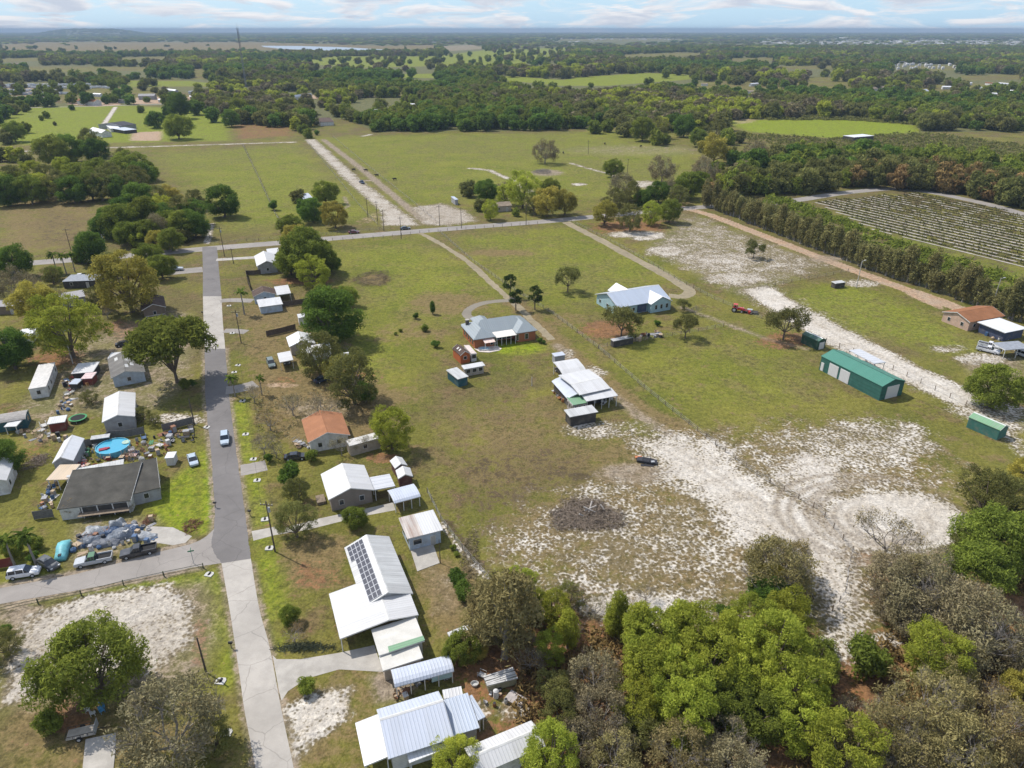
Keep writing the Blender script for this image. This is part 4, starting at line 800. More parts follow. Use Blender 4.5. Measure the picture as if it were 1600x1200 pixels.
def prof_z(prof, t):
    for (t0, z0), (t1, z1) in zip(prof[:-1], prof[1:]):
        if t <= t1 + 1e-9: return z0 + (z1 - z0) * (t - t0) / max(t1 - t0, 1e-9)
    return prof[-1][1]
def place(o, a, u, v):
    """object frame: origin at footprint corner A on the ground, x along u, y along v (mirrored frames handled by the point map)"""
    o.matrix_world = Matrix.Identity(4)
def house(name, label, cat, A, Bp, D, eave, prof, wall=None, roofm=None, over=.35, wins=True, door=True, posts=0, group=None, base=0.0, thick=.13, trim=WHITE, ridge=True, dropwall=None, winw=.95, winmat=GLASS, open_sides=(), win_gap=3.6, rig=None):
    """A,Bp,D: eave corners in the photo, projected to eave height: A-Bp runs along the ridge, A-D across it. prof: (fraction across, height above eave)."""
    a, u, v, L, Wd = frame(A, Bp, D, eave); h = B(); h.L, h.W, h.eave = L, Wd, eave
    ang = math.atan2(u.y, u.x); mir = 1 if u.cross(v).z > 0 else -1
    root = thing(name, label, cat, (a.x, a.y, 0), ang, group); h.root = root
    P = lambda x, y, z: (x, y * mir, z); h.P = P; h.mir = mir; h.a, h.u, h.v = a, u, v
    pr = [(t, eave + dz) for t, dz in prof]; h.pr = pr
    mb = MB(); n = len(pr)
    top = [(t * Wd, z) for t, z in pr]; bot = [(t * Wd, z - thick) for t, z in reversed(pr)]
    ringA = [P(0, y, z) for y, z in top + bot]; ringB = [P(L, y, z) for y, z in top + bot]; mb.loft([ringA, ringB])
    h.roof = mb.build('roof', roofm, root)
    if ridge and n == 3:
        y, z = top[1]; r = MB(); r.loft([[P(x, y - .22, z - abs(prof[1][1]) * .22 / max(y, .5) + .02), P(x, y, z + .05), P(x, y + .22, z - abs(prof[1][1]) * .22 / max(Wd - y, .5) + .02)] for x in (0, L)], False); r.build('ridge_cap', roofm if 'shingle' in roofm.name else trim, h.roof)
    if trim is not None and thick > .1:
        for x in (-.04, L + .01):
            f = MB()
            f.loft([[P(x, yy, zz - .2), P(x + .03, yy, zz - .2), P(x + .03, yy, zz + .015), P(x, yy, zz + .015)] for yy, zz in top])
            f.build('fascia', trim, h.roof)
    if wall is not None:
        o = over; ys = [o] + [t * Wd for t, z in pr if o < t * Wd < Wd - o] + [Wd - o]
        sec = [(o, base)] + [(y, prof_z(pr, y / Wd) - thick - .015) for y in ys] + [(Wd - o, base)]
        mb = MB(); mb.loft([[P(x, y, z) for y, z in sec] for x in (o, L - o)]); h.wall = mb.build('wall', wall, root)
    if posts:
        k = max(2, posts)
        for i in range(k):
            for y in (.18, Wd - .18):
                x = .2 + (L - .4) * i / (k - 1); p = MB(); zt = prof_z(pr, y / Wd) - thick - .01; p.box((P(x, y, 0)[0], P(x, y, 0)[1], zt / 2), (.12, .12, zt)); p.build('post', trim or WOOD, root)
    h.over = over
    if wall is not None and (wins or door):
        o = over; sides = {'A': ((o, o), (L - o, o), (0, -1)), 'D': ((o, Wd - o), (L - o, Wd - o), (0, 1)), 'x0': ((o, o), (o, Wd - o), (-1, 0)), 'x1': ((L - o, o), (L - o, Wd - o), (1, 0))}
        camP = Vector((0, 0, 0)); best = None
        for s, (p, q, nn) in sides.items():
            if s in open_sides: continue
            nw = u * nn[0] + v * nn[1]; mid = a + u * ((p[0] + q[0]) / 2) + v * ((p[1] + q[1]) / 2)
            face = -(nw.x * mid.x + nw.y * mid.y)
            if face <= 0: continue
            ln = math.hypot(q[0] - p[0], q[1] - p[1]); k = int(ln // win_gap); hs = min(eave * .48, 1.15)
            for i in range(k if wins else 0):
                t = (i + .5) / k
                if door and best is None and k >= 2 and i == k // 2: opening(h, s, t, .95, 2.0, 1.0, 'door', simple('door_paint', (.45, .43, .4), .6)); best = s; continue
                opening(h, s, t, winw, hs, base + min(eave * .6, 1.55), 'window', winmat)
    return h
def opening(h, side, t, wd, ht, zc, name, m, frame_m=WHITE, fr=.09):
    """a door or window on a wall: frame proud of the wall, pane or leaf within it"""
    L, Wd, o = h.L, h.W, h.over
    if side in 'AD': x, y, sx, sy = o + (L - 2 * o) * t, (o if side == 'A' else Wd - o), wd, .07; off = (0, -.03 if side == 'A' else .03)
    else: x, y, sx, sy = (o if side == 'x0' else L - o), o + (Wd - 2 * o) * t, .07, wd; off = (-.03 if side == 'x0' else .03, 0)
    c = h.P(x + off[0], y + off[1], zc); f = MB().box(c, (sx, sy, ht)); fo = f.build(name, frame_m, h.root)
    c2 = h.P(x + off[0] * 2.2, y + off[1] * 2.2, zc); d = (sx - 2 * fr if sx > .1 else .07, sy - 2 * fr if sy > .1 else .07, ht - 2 * fr)
    MB().box(c2, d).build('pane' if name == 'window' else 'leaf', m, fo); return fo
def onroof(h, x, y, lift=.05):
    """point on the roof plane, x and y as fractions"""
    return h.P(x * h.L, y * h.W, prof_z(h.pr, y) + lift)
def rect_on_roof(h, x0, x1, y0, y1, name, m, parent, lift=.08, th=.05):
    r0 = [onroof(h, x, y, lift) for x, y in ((x0, y0), (x1, y0), (x1, y1), (x0, y1))]; mb = MB()
    mb.loft([r0, [(p[0], p[1], p[2] + th) for p in r0]]); return mb.build(name, m, parent)
GAB = lambda r, o=.5: [(0, 0), (o, r), (1, 0)]
SHED = lambda r: [(0, 0), (1, r)]
BARREL = lambda r: [(0, -.55 * r), (.1, .15 * r), (.26, .72 * r), (.5, r), (.74, .72 * r), (.9, .15 * r), (1, -.55 * r)]
# --- right of the street, near to far
h = house('house', 'long house with white and galvanised roof carrying solar panels', 'house', (568,949), (538,856), (647,931), 3.0, GAB(1.55), W_WHITE, ROOF_WORN, .5)
SOLAR = None
def solar_mat():
    t = NT('solar_cells'); v = t.coord(); b = t.new("ShaderNodeTexBrick"); b.offset = 0; b.inputs['Scale'].default_value = 3.2; b.inputs['Mortar Size'].default_value = .012; b.inputs['Brick Width'].default_value = .5; b.inputs['Row Height'].default_value = .5
    b.inputs['Color1'].default_value = (.035, .037, .05, 1); b.inputs['Color2'].default_value = (.045, .045, .058, 1); b.inputs['Mortar'].default_value = (.08, .08, .09, 1); t.L.new(v, b.inputs[0]); return t.fin(b.outputs[0], .25, 0, .5)
SOLAR = solar_mat(); ALU = simple('aluminium', (.62, .63, .65), .4, .1, 2)
rect_on_roof(h, 0, 1, .40, .5, 'white_roof_strip', ROOF_BRIGHT, h.roof, .02, .02)
for i in range(11):
    x1 = .97 - i * .0868; x0 = x1 - .083
    for j in range(4 if i < 3 else 3):
        y1 = .39 - j * .088; y0 = y1 - .085
        fo = rect_on_roof(h, x0, x1, y0, y1, 'solar_panel', ALU, h.root, .07, .035); rect_on_roof(h, x0 + .003, x1 - .003, y0 + .004, y1 - .004, 'solar_cells', SOLAR, fo, .107, .004)
h2 = house('carport', 'broad low carport with pale weathered roof below the solar house', 'carport', (531,998), (514,928), (654,963), 2.75, [(0, 0), (.62, .95), (1, .35)], None, ROOF_WHITE, posts=4)
house('flat_roofed_annex', 'cream flat roofed annex with a green strip at its edge', 'annex', (592,1024), (580,984), (664,1004), 2.6, SHED(.25), W_WHITE, simple('cream_flat_roof', (.58, .56, .51), .7, .15, .6, dirt=(.5, .48, .42)), .3)
hg = [o for o in C.objects if o.get('category') == 'annex'][-1]
h3 = house('porch', 'cream porch roof below the annex with the green strip', 'porch', (598,1048), (592,1027), (661,1029), 2.3, SHED(.2), W_BEIGE, simple('cream_flat_roof', (.74, .72, .66)), .25, wins=False, door=False)
gs = MB(); p = [g(608,1019,2.95), g(664,1000,2.95), g(661,993,2.95), g(606,1010,2.95)]
gs.add([hg.matrix_world.inverted() @ q if False else tuple(Matrix.Rotation(-hg.rotation_euler.z, 3, 'Z') @ (q - hg.location)) for q in p] , [(0, 1, 2, 3)]); gs.build('green_roof_strip', ROOF_LGREEN, hg)
h = house('carport', 'silver rounded carport with an open cluttered side', 'carport', (617,1072), (709,1047), (609,1047), 2.5, [(0, -.22), (.10, .08), (.3, .26), (.6, .34), (.9, .2), (1, .0)], None, ROOF_PALE, posts=5)
MB().box((h.L * .8, h.P(0, .25, 0)[1], 1.5), (h.L * .36, .06, .9)).build('side_panel', W_TEAL, h.root)
h = house('house', 'large pale blue white roofed house at the bottom of the street', 'house', (607,1186), (709,1153), (590,1108), 3.2, GAB(1.3, .64), W_WHITE, ROOF_PALE, .5)
house('carport', 'brilliant white carport roof against the bottom house', 'carport', (569,1197), (555,1130), (607,1181), 2.6, SHED(.35), None, ROOF_BRIGHT, posts=4)
house('annex', 'pale blue roofed wing on the bottom house', 'annex', (704,1151), (749,1137), (694,1096), 2.6, SHED(.35), W_GREY, ROOF_BLUE, .3)
house('lean_to', 'blue grey open lean-to at the back of the bottom house', 'lean-to', (742,1128), (758,1120), (727,1092), 2.4, SHED(.2), None, ROOF_BLUE, posts=3)
house('lean_to', 'small white roofed porch behind the bottom house', 'lean-to', (694,1092), (723,1086), (683,1081), 2.7, SHED(.15), W_BEIGE, ROOF_WHITE, .25, wins=False, door=False)
house('porch', 'white porch roof low on the bottom house', 'porch', (640,1192), (716,1162), (634,1180), 2.4, SHED(.2), None, ROOF_BRIGHT, posts=3)
house('long_shed', 'long white sheet roofed building cut by the bottom edge', 'shed', (745,1212), (852,1166), (722,1170), 3.0, [(0, 0), (.5, .8), (1, 0)], W_WHITE, ROOF_WORN if False else ROOF_WHITE, .4)
house('shed', 'white roofed shed half hidden behind a bush', 'shed', (704,997), (738,983), (700,989), 2.2, SHED(.15), W_WHITE, ROOF_WHITE, .2, wins=False)
h = house('flat_roofed_house', 'flat roofed house with roof half rusted and half white', 'house', (637,842), (692,828), (622,812), 2.9, SHED(.35), W_BLUE, ROOF_WHITE, .35, win_gap=2.4, winw=1.6)
rect_on_roof(h, .0, .44, .0, 1.0, 'rusted_roof_sheet', ROOF_RUST, h.roof, .01, .012)
h = house('house', 'tan block house under a bright white gable roof', 'house', (513,781), (501,741), (585,766), 3.0, GAB(1.5), W_TAN, ROOF_WHITE, .45)
MB().box((h.L * .5, h.P(0, -1.0, 0)[1], .3), (2.5, 1.6, .6)).build('front_step', WOOD, h.root)
house('patio_cover', 'deep ribbed grey patio roof joined to the tan house', 'patio roof', (585,765), (577,746), (618,759), 2.7, SHED(-.2), None, ROOF_RIB, posts=3)
house('carport', 'silver rounded carport standing behind the tan house', 'carport', (616,785), (657,774), (605,766), 2.5, [(0, -.22), (.10, .05), (.3, .22), (.6, .28), (.9, .14), (1, -.05)], None, ROOF_PALE, posts=4)
for lab, pts in (('farther small white gabled shed by the pasture fence', ((617,732), (609,720), (637,727))), ('nearer small white gabled shed with maroon walls', ((622,748), (618,735), (645,743)))):
    house('shed', lab, 'shed', *pts, 2.2, GAB(.75), W_MAROON, ROOF_WHITE, .2, wins=False)
h = house('house', 'low house with orange brown shingle roof', 'house', (481,692), (471,656), (548,681), 2.8, GAB(1.6, .47), W_WHITE, SH_ORANGE, .45)
house('mobile_home', 'small beige trailer home beside the orange roofed house', 'trailer', (546,697), (594,684), (542,688), 2.6, SHED(.1), W_BEIGE, simple('dull_white_roof', (.56, .54, .51), .7, .2), .1)
h = house('house', 'white roofed house half under the big olive tree', 'house', (452,542), (447,527), (491,532), 2.8, GAB(1.3), W_BEIGE, ROOF_BRIGHT, .4)
house('annex', 'white roofed annex under the big olive tree', 'annex', (472,553), (468,543), (520,548), 2.5, SHED(.2), W_WHITE, ROOF_WHITE, .3)
house('carport', 'open white carport shading a dark car', 'carport', (437,566), (433,552), (458,562), 2.5, SHED(.15), None, ROOF_WHITE, posts=2)
house('shed', 'tiny white box shed in the yard behind the olive tree', 'shed', (532,558), (531,552), (546,557), 2.4, SHED(.1), W_WHITE, ROOF_BRIGHT, .1, wins=False)
house('shed', 'white garden shed behind the dark fence', 'shed', (466,497), (464,491), (480,494), 2.3, SHED(.1), W_WHITE, ROOF_WHITE, .1, wins=False)
h = house('house', 'pale blue house with brown shingles and white additions', 'house', (395,464), (393,455), (432,460), 2.7, GAB(1.4), W_BLUE, SH_BROWN, .4)
house('patio_cover', 'white patio roof behind the brown shingled blue house', 'patio roof', (432,461), (428,448), (455,459), 2.5, SHED(.1), None, ROOF_WHITE, posts=3)
house('porch', 'white porch roof before the brown shingled blue house', 'porch', (405,480), (442,475), (401,469), 2.4, SHED(.15), W_BLUE, ROOF_WHITE, .3, wins=False)
house('house', 'white roofed corner house by the county road', 'house', (401,416), (397,400), (433,410), 3.2, GAB(1.6), W_GREY, ROOF_WHITE, .4)
house('shed', 'white flat roofed shed behind the corner house', 'shed', (418,398), (416,389), (437,397), 2.6, SHED(.1), W_WHITE, ROOF_WHITE, .2, wins=False)
# --- left village
h = house('house', 'long low house with dark mossy shingle roof and porch', 'house', (89,796), (204,782), (84,747), 2.6, [(0, 0), (.93, 1.75), (1.0, 1.3)], W_WHITE, SH_DARK, .2, wins=False, door=False)
hw = house('annex', 'dark shingled wing set back on the long low house', 'house', (203,773), (250,762), (198,732), 2.7, [(0, 0), (.93, 1.35), (1, 1.0)], W_GREY, SH_DARK, .25, wins=True)
MB().box((h.L * .62, h.P(0, -.4, 0)[1], 1.2), (h.L * .70, 1.6, .05)).build('porch_floor', WOOD, h.root)
for i in range(4): MB().box((h.L * (.32 + .21 * i), h.P(0, -.02, 0)[1], 1.22), (.16, .16, 2.43)).build('porch_post', WHITE, h.root)
MB().box((h.L * .62, h.P(0, .16, 0)[1], 1.15), (h.L * .66, .05, 2.2)).build('painted_porch_shade', W_DARK, h.root)  # dark panel before the white wall paints in the porch roof's shade
house('porch', 'white sheet porch roof behind the dark shingled house', 'porch', (104,746), (192,728), (110,732), 2.6, SHED(-.25), None, ROOF_WORN, posts=4)
house('shed', 'white gabled shed beside the pool', 'shed', (81,724), (100,689), (114,721), 2.7, GAB(1.2, .47), W_GREY, ROOF_BRIGHT, .2, wins=False)
house('shade_canopy', 'tan slatted shade roof between shed and dark house', 'shade roof', (72,750), (105,749), (81,727), 2.5, SHED(.1), None, ROOF_TAN, posts=3)
house('house', 'pale grey house with white gable roof behind the pool', 'house', (159,660), (163,622), (211,655), 3.0, GAB(1.1), W_GREY, ROOF_WHITE, .3)
house('mobile_home', 'narrow white trailer home with dark corner trim', 'trailer', (44,608), (60,570), (71,607), 2.8, SHED(.05), W_WHITE, simple('dull_white_roof', (.56, .54, .51)), .08)
h = house('house', 'grey shingled house with patched pale roof under the spreading oak', 'house', (173,591), (168,561), (227,580), 2.8, GAB(1.2, .44), W_BLUE, SH_GREY, .35)
for x0, y0 in ((.2, .46), (.55, .5), (.7, .2), (.3, .62)): rect_on_roof(h, x0, x0 + .16, y0, y0 + .1, 'roof_patch', ROOF_WORN, h.roof, .01, .012)
house('porch', 'white sheet roof behind the grey shingled house', 'porch', (168,560), (232,555), (167,552), 2.6, SHED(.1), None, ROOF_WHITE, posts=3)
h = house('house', 'small brown shingled cottage with railed porch', 'house', (221,485), (219,468), (260,482), 3.0, GAB(1.5), W_BROWN, SH_BROWN, .4)
MB().box((h.P(-1.0, h.W / 2, 0)[0], h.P(0, h.W / 2, 0)[1], .55), (1.9, h.W * .8, .12)).build('porch_floor', DARK, h.root)
rl = MB()
for k in range(14): rl.box((-1.9, h.P(0, h.W * (.1 + .8 * k / 13), 0)[1], 1.05), (.05, .05, .9))
rl.box((-1.9, h.P(0, h.W / 2, 0)[1], 1.5), (.08, h.W * .8, .08)).build('porch_railing', WHITE, h.root)
house('cluttered_shed', 'low shed with white roof amid the roadside junk', 'shed', (111,584), (145,581), (115,569), 2.3, SHED(.1), W_DARK, ROOF_WHITE, .25, wins=False)
house('lean_to', 'small pinkish roofed lean-to amid the junk', 'lean-to', (126,592), (143,591), (127,583), 2.1, SHED(.1), W_RED, simple('pinkish_roof', (.62, .48, .47)), .2, wins=False, door=False)
house('lean_to', 'tiny pale blue roofed hutch amid the junk', 'lean-to', (107,600), (120,600), (109,592), 1.8, SHED(.1), W_DARK, ROOF_BLUE, .15, wins=False, door=False)
house('shed', 'dark red shed with a white roof', 'shed', (73,663), (101,659), (76,653), 2.3, SHED(.15), W_RED, ROOF_WHITE, .25, wins=False)
house('mobile_home', 'long grey rounded roof trailer at the left edge', 'trailer', (-10,661), (39,653), (-12,648), 2.6, BARREL(.4), W_DKTEAL, simple('brownish_grey_roof', (.30, .28, .26)), .1)
house('lean_to', 'white roofed lean-to with red rails beside the grey trailer', 'lean-to', (6,667), (25,666), (10,657), 2.1, SHED(.1), None, ROOF_WHITE, posts=2)
house('house', 'white walled building at the left edge', 'house', (-40,760), (-25,726), (8,757), 3.2, GAB(1.2), W_WHITE, ROOF_WHITE, .3)
house('mobile_home', 'long flat grey roofed trailer home behind the yellow trees', 'trailer', (90,470), (133,463), (92,459), 2.7, SHED(.1), W_GREY, simple('mid_grey_roof', (.30, .29, .29)), .1)
house('mobile_home', 'dim long trailer home at the far left edge', 'trailer', (-20,480), (28,478), (-18,470), 2.7, SHED(.1), W_BROWN, simple('mid_grey_roof', (.30, .29, .29)), .1)
house('mobile_home', 'blue grey trailer home beside the white truck', 'trailer', (97,440), (148,438), (100,430), 2.6, SHED(.1), W_DARK, simple('blue_grey_roof', (.26, .28, .31)), .1)
house('shed', 'bright white roofed shed at the left edge', 'shed', (22,528), (46,526), (27,515), 2.4, SHED(.1), W_WHITE, ROOF_BRIGHT, .15, wins=False)
house('shed', 'dark grey roofed shed by the left edge', 'shed', (0,531), (24,530), (2,520), 2.2, SHED(.1), W_DARK, simple('mid_grey_roof', (.30, .29, .29)), .15, wins=False)
house('box_shed', 'small white box shed at the end of the dark house', 'shed', (257,716), (271,715), (257,707), 1.9, SHED(.05), W_WHITE, ROOF_BRIGHT, .08, wins=False)
house('shed', 'low grey roofed lean shed against the pool fence', 'shed', (141,687), (170,683), (141,682), 1.9, SHED(.1), W_DARK, simple('pale_grey_roof', (.45, .45, .45)), .1, wins=False, door=False)
# --- brick house in the middle
def hip(mb, P, x0, x1, y0, y1, z, pitch, ax):
    """closed hip roof over a rectangle; ax is the ridge axis"""
    hw = (y1 - y0) / 2 if ax == 'x' else (x1 - x0) / 2; zr = z + hw * pitch
    if ax == 'x': r = [((x0 + hw), (y0 + y1) / 2), (x1 - hw, (y0 + y1) / 2)]
    else: r = [((x0 + x1) / 2, y0 + hw), ((x0 + x1) / 2, y1 - hw)]
    vs = [P(x0, y0, z), P(x1, y0, z), P(x1, y1, z), P(x0, y1, z), P(*r[0], zr), P(*r[1], zr)]
    vs += [P(x0, y0, z - .18), P(x1, y0, z - .18), P(x1, y1, z - .18), P(x0, y1, z - .18)]
    fs = [(0, 1, 5, 4), (1, 2, 5), (2, 3, 4, 5), (3, 0, 4)] if ax == 'x' else [(0, 1, 4), (1, 2, 5, 4), (2, 3, 5), (3, 0, 4, 5)]
    mb.add(vs, fs + [(0, 6, 7, 1), (1, 7, 8, 2), (2, 8, 9, 3), (3, 9, 6, 0), (6, 9, 8, 7)])
def brick_house():
    a, u, v, L, Wd = frame((740,531), (840,516), (717,507), 3.0)
    root = thing('brick_house', 'red brick ranch house with blue grey hipped roof and two rear wings', 'house', (a.x, a.y, 0), math.atan2(u.y, u.x)); P = lambda x, y, z: (x, y, z)
    mb = MB(); wl = L * .34; wr = L * .335; z = 3.0
    hip(mb, P, .25, L - .25, Wd * .26, Wd + .02, z + .02, .52, 'x'); hip(mb, P, 0, wl, 0, Wd * .93, z, .56, 'y'); hip(mb, P, L - wr, L, 0.02, Wd * .88, z - .01, .55, 'y')
    hip(mb, P, L * .22, L * .46, Wd * .5, Wd * 1.30, z + .01, .60, 'y')
    rf = mb.build('roof', ROOF_SLATE, root)
    w = MB(); o = .45
    for x0, x1, y0, y1 in ((o, wl - o, o, Wd * .93 - o), (L - wr + o, L - o, o, Wd * .88 - o), (wl - o, L - wr + o, Wd * .26 + o, Wd - o), (L * .22 + o, L * .46 - o, Wd - o, Wd * 1.3 - o)): w.box(((x0 + x1) / 2, (y0 + y1) / 2, (z - .2) / 2), (x1 - x0, y1 - y0, z - .2))
    w.build('wall', W_BRICK, root)
    h = B(); h.L, h.W, h.over, h.root, h.P = L, Wd, o, root, P
    for t, wd, ht, nm in ((.275, .9, 2.0, 'window'), (.335, .6, 2.0, 'window'), (.85, 1.1, 1.7, 'window'), (.70, .7, 1.9, 'window')): opening(h, 'A', t, wd, ht, 1.5, nm, GLASS)
    for t in (.15, .32, .48, .64, .8): opening(h, 'x0', t, 1.0, 1.5, 1.5, 'window', GLASS)
    y = Wd * .26 + o
    for x, wd in ((.40, 2.4), (.48, .9), (.53, .9), (.61, 2.4)):
        f = MB().box((L * x, y - .03, 1.35), (wd, .08, 2.3)).build('glass_door', WHITE, root); MB().box((L * x, y - .08, 1.35), (wd - .2, .06, 2.05)).build('pane', GLASS, f)
    s = MB(); x0, x1 = wl + .05, L - wr - .05; s.loft([[(x0, -.2, 2.55), (x1, -.2, 2.55), (x1, -.2, 2.66), (x0, -.2, 2.66)], [(x0, Wd * .26 + .3, 2.9), (x1, Wd * .26 + .3, 2.9), (x1, Wd * .26 + .3, 3.06), (x0, Wd * .26 + .3, 3.06)]]); s.build('patio_roof', simple('cream_panel', (.72, .68, .62), .6), root)
    for k in range(5): MB().box((x0 + .3 + (x1 - x0 - .6) * k / 4, -.05, 1.27), (.12, .12, 2.53)).build('patio_post', WHITE, root)
    aw = MB(); aw.loft([[(wl * .42, .4, 2.45), (wl * .9, .4, 2.45), (wl * .9, .4, 2.52), (wl * .42, .4, 2.52)], [(wl * .42, -1.6, 2.1), (wl * .9, -1.6, 2.1), (wl * .9, -1.6, 2.17), (wl * .42, -1.6, 2.17)]]); aw.build('awning', simple('pink_cream_canvas', (.72, .55, .48), .7), root)
    for x in (.44, .88): MB().box((wl * x, -1.5, 1.05), (.14, .14, 2.1)).build('awning_post', WHITE, root)
    ch = MB().box((wl * .22, Wd * .80, 4.0), (.9, .8, 2.2)).build('chimney', simple('dark_chimney_brick', (.10, .085, .075), .9), root); MB().box((wl * .22, Wd * .80, 5.15), (1.1, 1.0, .14)).build('chimney_cap', CONC, ch)
brick_house()
h = house('brick_shed', 'small brick shed with dark shingle gable roof', 'shed', (719,555.5), (706.5,544.5), (735,552), 2.6, GAB(1.0), W_BRICK, SH_BROWN, .15, wins=False)
opening(h, 'x0', .5, 1.0, 1.0, 1.6, 'window', GLASS); 
for x0 in (.35, .6): rect_on_roof(h, x0, x0 + .1, .2, .4, 'skylight', WHITE, h.roof, .02, .05)
h = house('lean_to', 'white lean-to stuck on the brick shed', 'lean-to', (736,552.5), (724.5,539.5), (745,551), 2.5, SHED(-.2), W_WHITE, simple('pale_pink_roof', (.62, .53, .48), .7), .12, wins=False, door=False)
opening(h, 'x0', .5, 1.3, 1.2, 1.5, 'window', GLASS)
house('animal_pen', 'open pen roofed with three white panels', 'shed', (725.5,577), (758,571), (718,572.5), 2.3, SHED(.2), W_BEIGE, ROOF_WHITE, .3, wins=True, door=False, win_gap=1.6, winw=1.2)
house('shed', 'teal shed under a pale flat roof', 'shed', (715.6,592.5), (732,588), (703.6,577), 2.4, SHED(.15), W_DKTEAL, ROOF_WORN, .2, wins=False)
# --- barn group
house('box_shed', 'small grey box shed at the head of the barns', 'shed', (867,557), (883.5,554.5), (864.5,552), 2.3, SHED(.1), W_GREY, ROOF_PALE, .1, wins=False)
house('carport', 'open white carport between box shed and barn', 'carport', (879,584), (916,578), (864,569), 2.9, [(0, -.1), (.25, .35), (.8, .75), (1, .6)], None, ROOF_WHITE, posts=4, trim=WHITE)
h = house('barn', 'large open barn with bright white sheet roof', 'barn', (906,617), (954,606.5), (876,588), 3.7, [(0, 0), (.42, .75), (1, .45)], W_DARK, ROOF_WHITE, .8, wins=False, door=False)  # closed dark walls paint in the shade inside the open barn
house('barn_lean_to', 'curved pale blue roofed lean-to along the barn', 'lean-to', (886.5,622), (862,594.5), (908,617.5), 2.7, [(0, -.2), (.25, .25), (.6, .65), (1, .95)], W_DARK, ROOF_PALE, .45, wins=False)
house('barn_lean_to', 'white lean-to roof along the near side of the barn', 'lean-to', (917,627), (965.5,618), (907.5,617), 2.9, SHED(.45), None, ROOF_WHITE, posts=5)
h = house('coop', 'green roofed coop tucked against the barn', 'shed', (895.5,633), (917.5,629), (885.5,622), 2.5, SHED(.2), W_BEIGE, ROOF_LGREEN, .12, door=False, win_gap=.9, winw=.6)
house('shed', 'grey roofed open fronted shed nearest the sand', 'shed', (891,651.5), (934.5,643.5), (880,641), 2.7, SHED(.1), W_DARK, ROOF_WORN, .3, wins=False, door=False)  # walls coloured dark in place of the shaded open front
# --- light blue house
def blue_house():
    h = house('house', 'light teal house with pale blue metal roof', 'house', (966,481), (1048,467), (944,457), 3.1, GAB(2.6), W_TEAL, ROOF_BLUE, .5)
    L, Wd, mir = h.L, h.W, h.mir; P = h.P; z = 3.08
    for nm, x0, x1, y0, y1, m in (('front_gable', L * .56, L * .98, -Wd * .12, Wd * .5, ROOF_BRIGHT), ('rear_gable', L * .30, L * .62, Wd * .5, Wd * 1.12, ROOF_BRIGHT)):
        xm = (x0 + x1) / 2; zr = z + (2.0 if nm == 'front_gable' else 2.1); mb = MB(); ring = lambda y: [P(x0, y, z), P(xm, y, zr), P(x1, y, z), P(x1, y, z - .14), P(xm, y, zr - .14), P(x0, y, z - .14)]; mb.loft([ring(y0), ring(y1)]); mb.build(nm, m, h.root)
        yw = (y0 + .4, Wd * .3) if nm == 'front_gable' else (Wd * .7, y1 - .4); mb = MB(); mb.loft([[P(x0 + .4, y, 0), P(x1 - .4, y, 0), P(x1 - .4, y, z - .2), P(xm, y, zr - .2), P(x0 + .4, y, z - .2)] for y in yw]); mb.build('gable_wall', W_TEAL, h.root)
        if nm == 'front_gable':
            for t in (.25, .52, .8):
                f = MB().box(P(x0 + .4 + (x1 - x0 - .8) * t, yw[0] - .03, 1.7), (.9, .07, 1.5)).build('window', WHITE, h.root); MB().box(P(x0 + .4 + (x1 - x0 - .8) * t, yw[0] - .075, 1.7), (.74, .06, 1.34)).build('pane', GLASS, f)
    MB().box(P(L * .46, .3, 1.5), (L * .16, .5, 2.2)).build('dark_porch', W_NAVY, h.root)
blue_house()
# --- green sheds
h = house('pole_barn', 'long dark green metal barn with white roller doors', 'barn', (1379,604), (1283,556), (1418.5,596.6), 3.9, GAB(1.25), W_GREEN, ROOF_GREEN, .12, wins=False, door=False, trim=simple('green_trim', (.04, .13, .1)))
RD = metal_roof('white_roller_door', (.62, .61, .60), stain=.1); 
for t, wd, ht in ((.765, h.L * .155, 3.2), (.575, h.L * .155, 3.2), (.955, h.L * .05, 2.3)): opening(h, 'A', t, wd, ht, ht / 2 + .03, 'roller_door', RD, WHITE, .06)
opening(h, 'x0', .52, 4.0, 3.3, 1.68, 'roller_door', RD, WHITE, .06)
house('lean_to', 'translucent grey lean-to roof behind the green barn', 'lean-to', (1366,568), (1326,547), (1382,563.5), 3.2, SHED(-.2), None, ROOF_RIB, posts=4)
h = house('shed', 'small dark green shed with white door beside the sand lane', 'shed', (1279.5,533.5), (1253,521.5), (1293,531), 2.7, GAB(.6), siding('deep_green_wall', (.025, .075, .05)), metal_roof('deep_green_roof', (.035, .12, .075)), .1, wins=False, door=False, trim=None)
opening(h, 'x0', .5, 1.9, 2.1, 1.1, 'roller_door', RD, WHITE, .06)
house('long_shed', 'long pale green roofed shed by the right edge', 'shed', (1563,672.5), (1513.5,651.5), (1582.5,668), 2.6, GAB(.75), siding('teal_green_wall', (.05, .16, .13)), metal_roof('sage_green_roof', (.17, .33, .18)), .1, wins=False, door=False)
h = house('house', 'pinkish walled house with rust brown roof at the right edge', 'house', (1516,503.6), (1571,493.5), (1471,487), 3.0, GAB(1.5), W_PINK, SH_RUST, .35)
house('carport', 'white roofed carport with dark blue sides', 'carport', (1571,520), (1606,513), (1532,502.5), 3.0, SHED(.1), W_NAVY, ROOF_BRIGHT, .6, wins=False, door=False)
house('carport', 'grey roofed open carport at the right edge', 'carport', (1571,547), (1612,544), (1560,535.5), 2.8, SHED(.15), None, simple('blue_grey_roof', (.26, .28, .31)), posts=3)
house('box_shed', 'dark box shed on the grass beside the light pole', 'shed', (1306,443), (1321.5,441), (1303.5,439.5), 1.9, SHED(.1), W_DARK, ROOF_WORN, .08, wins=False, door=False)
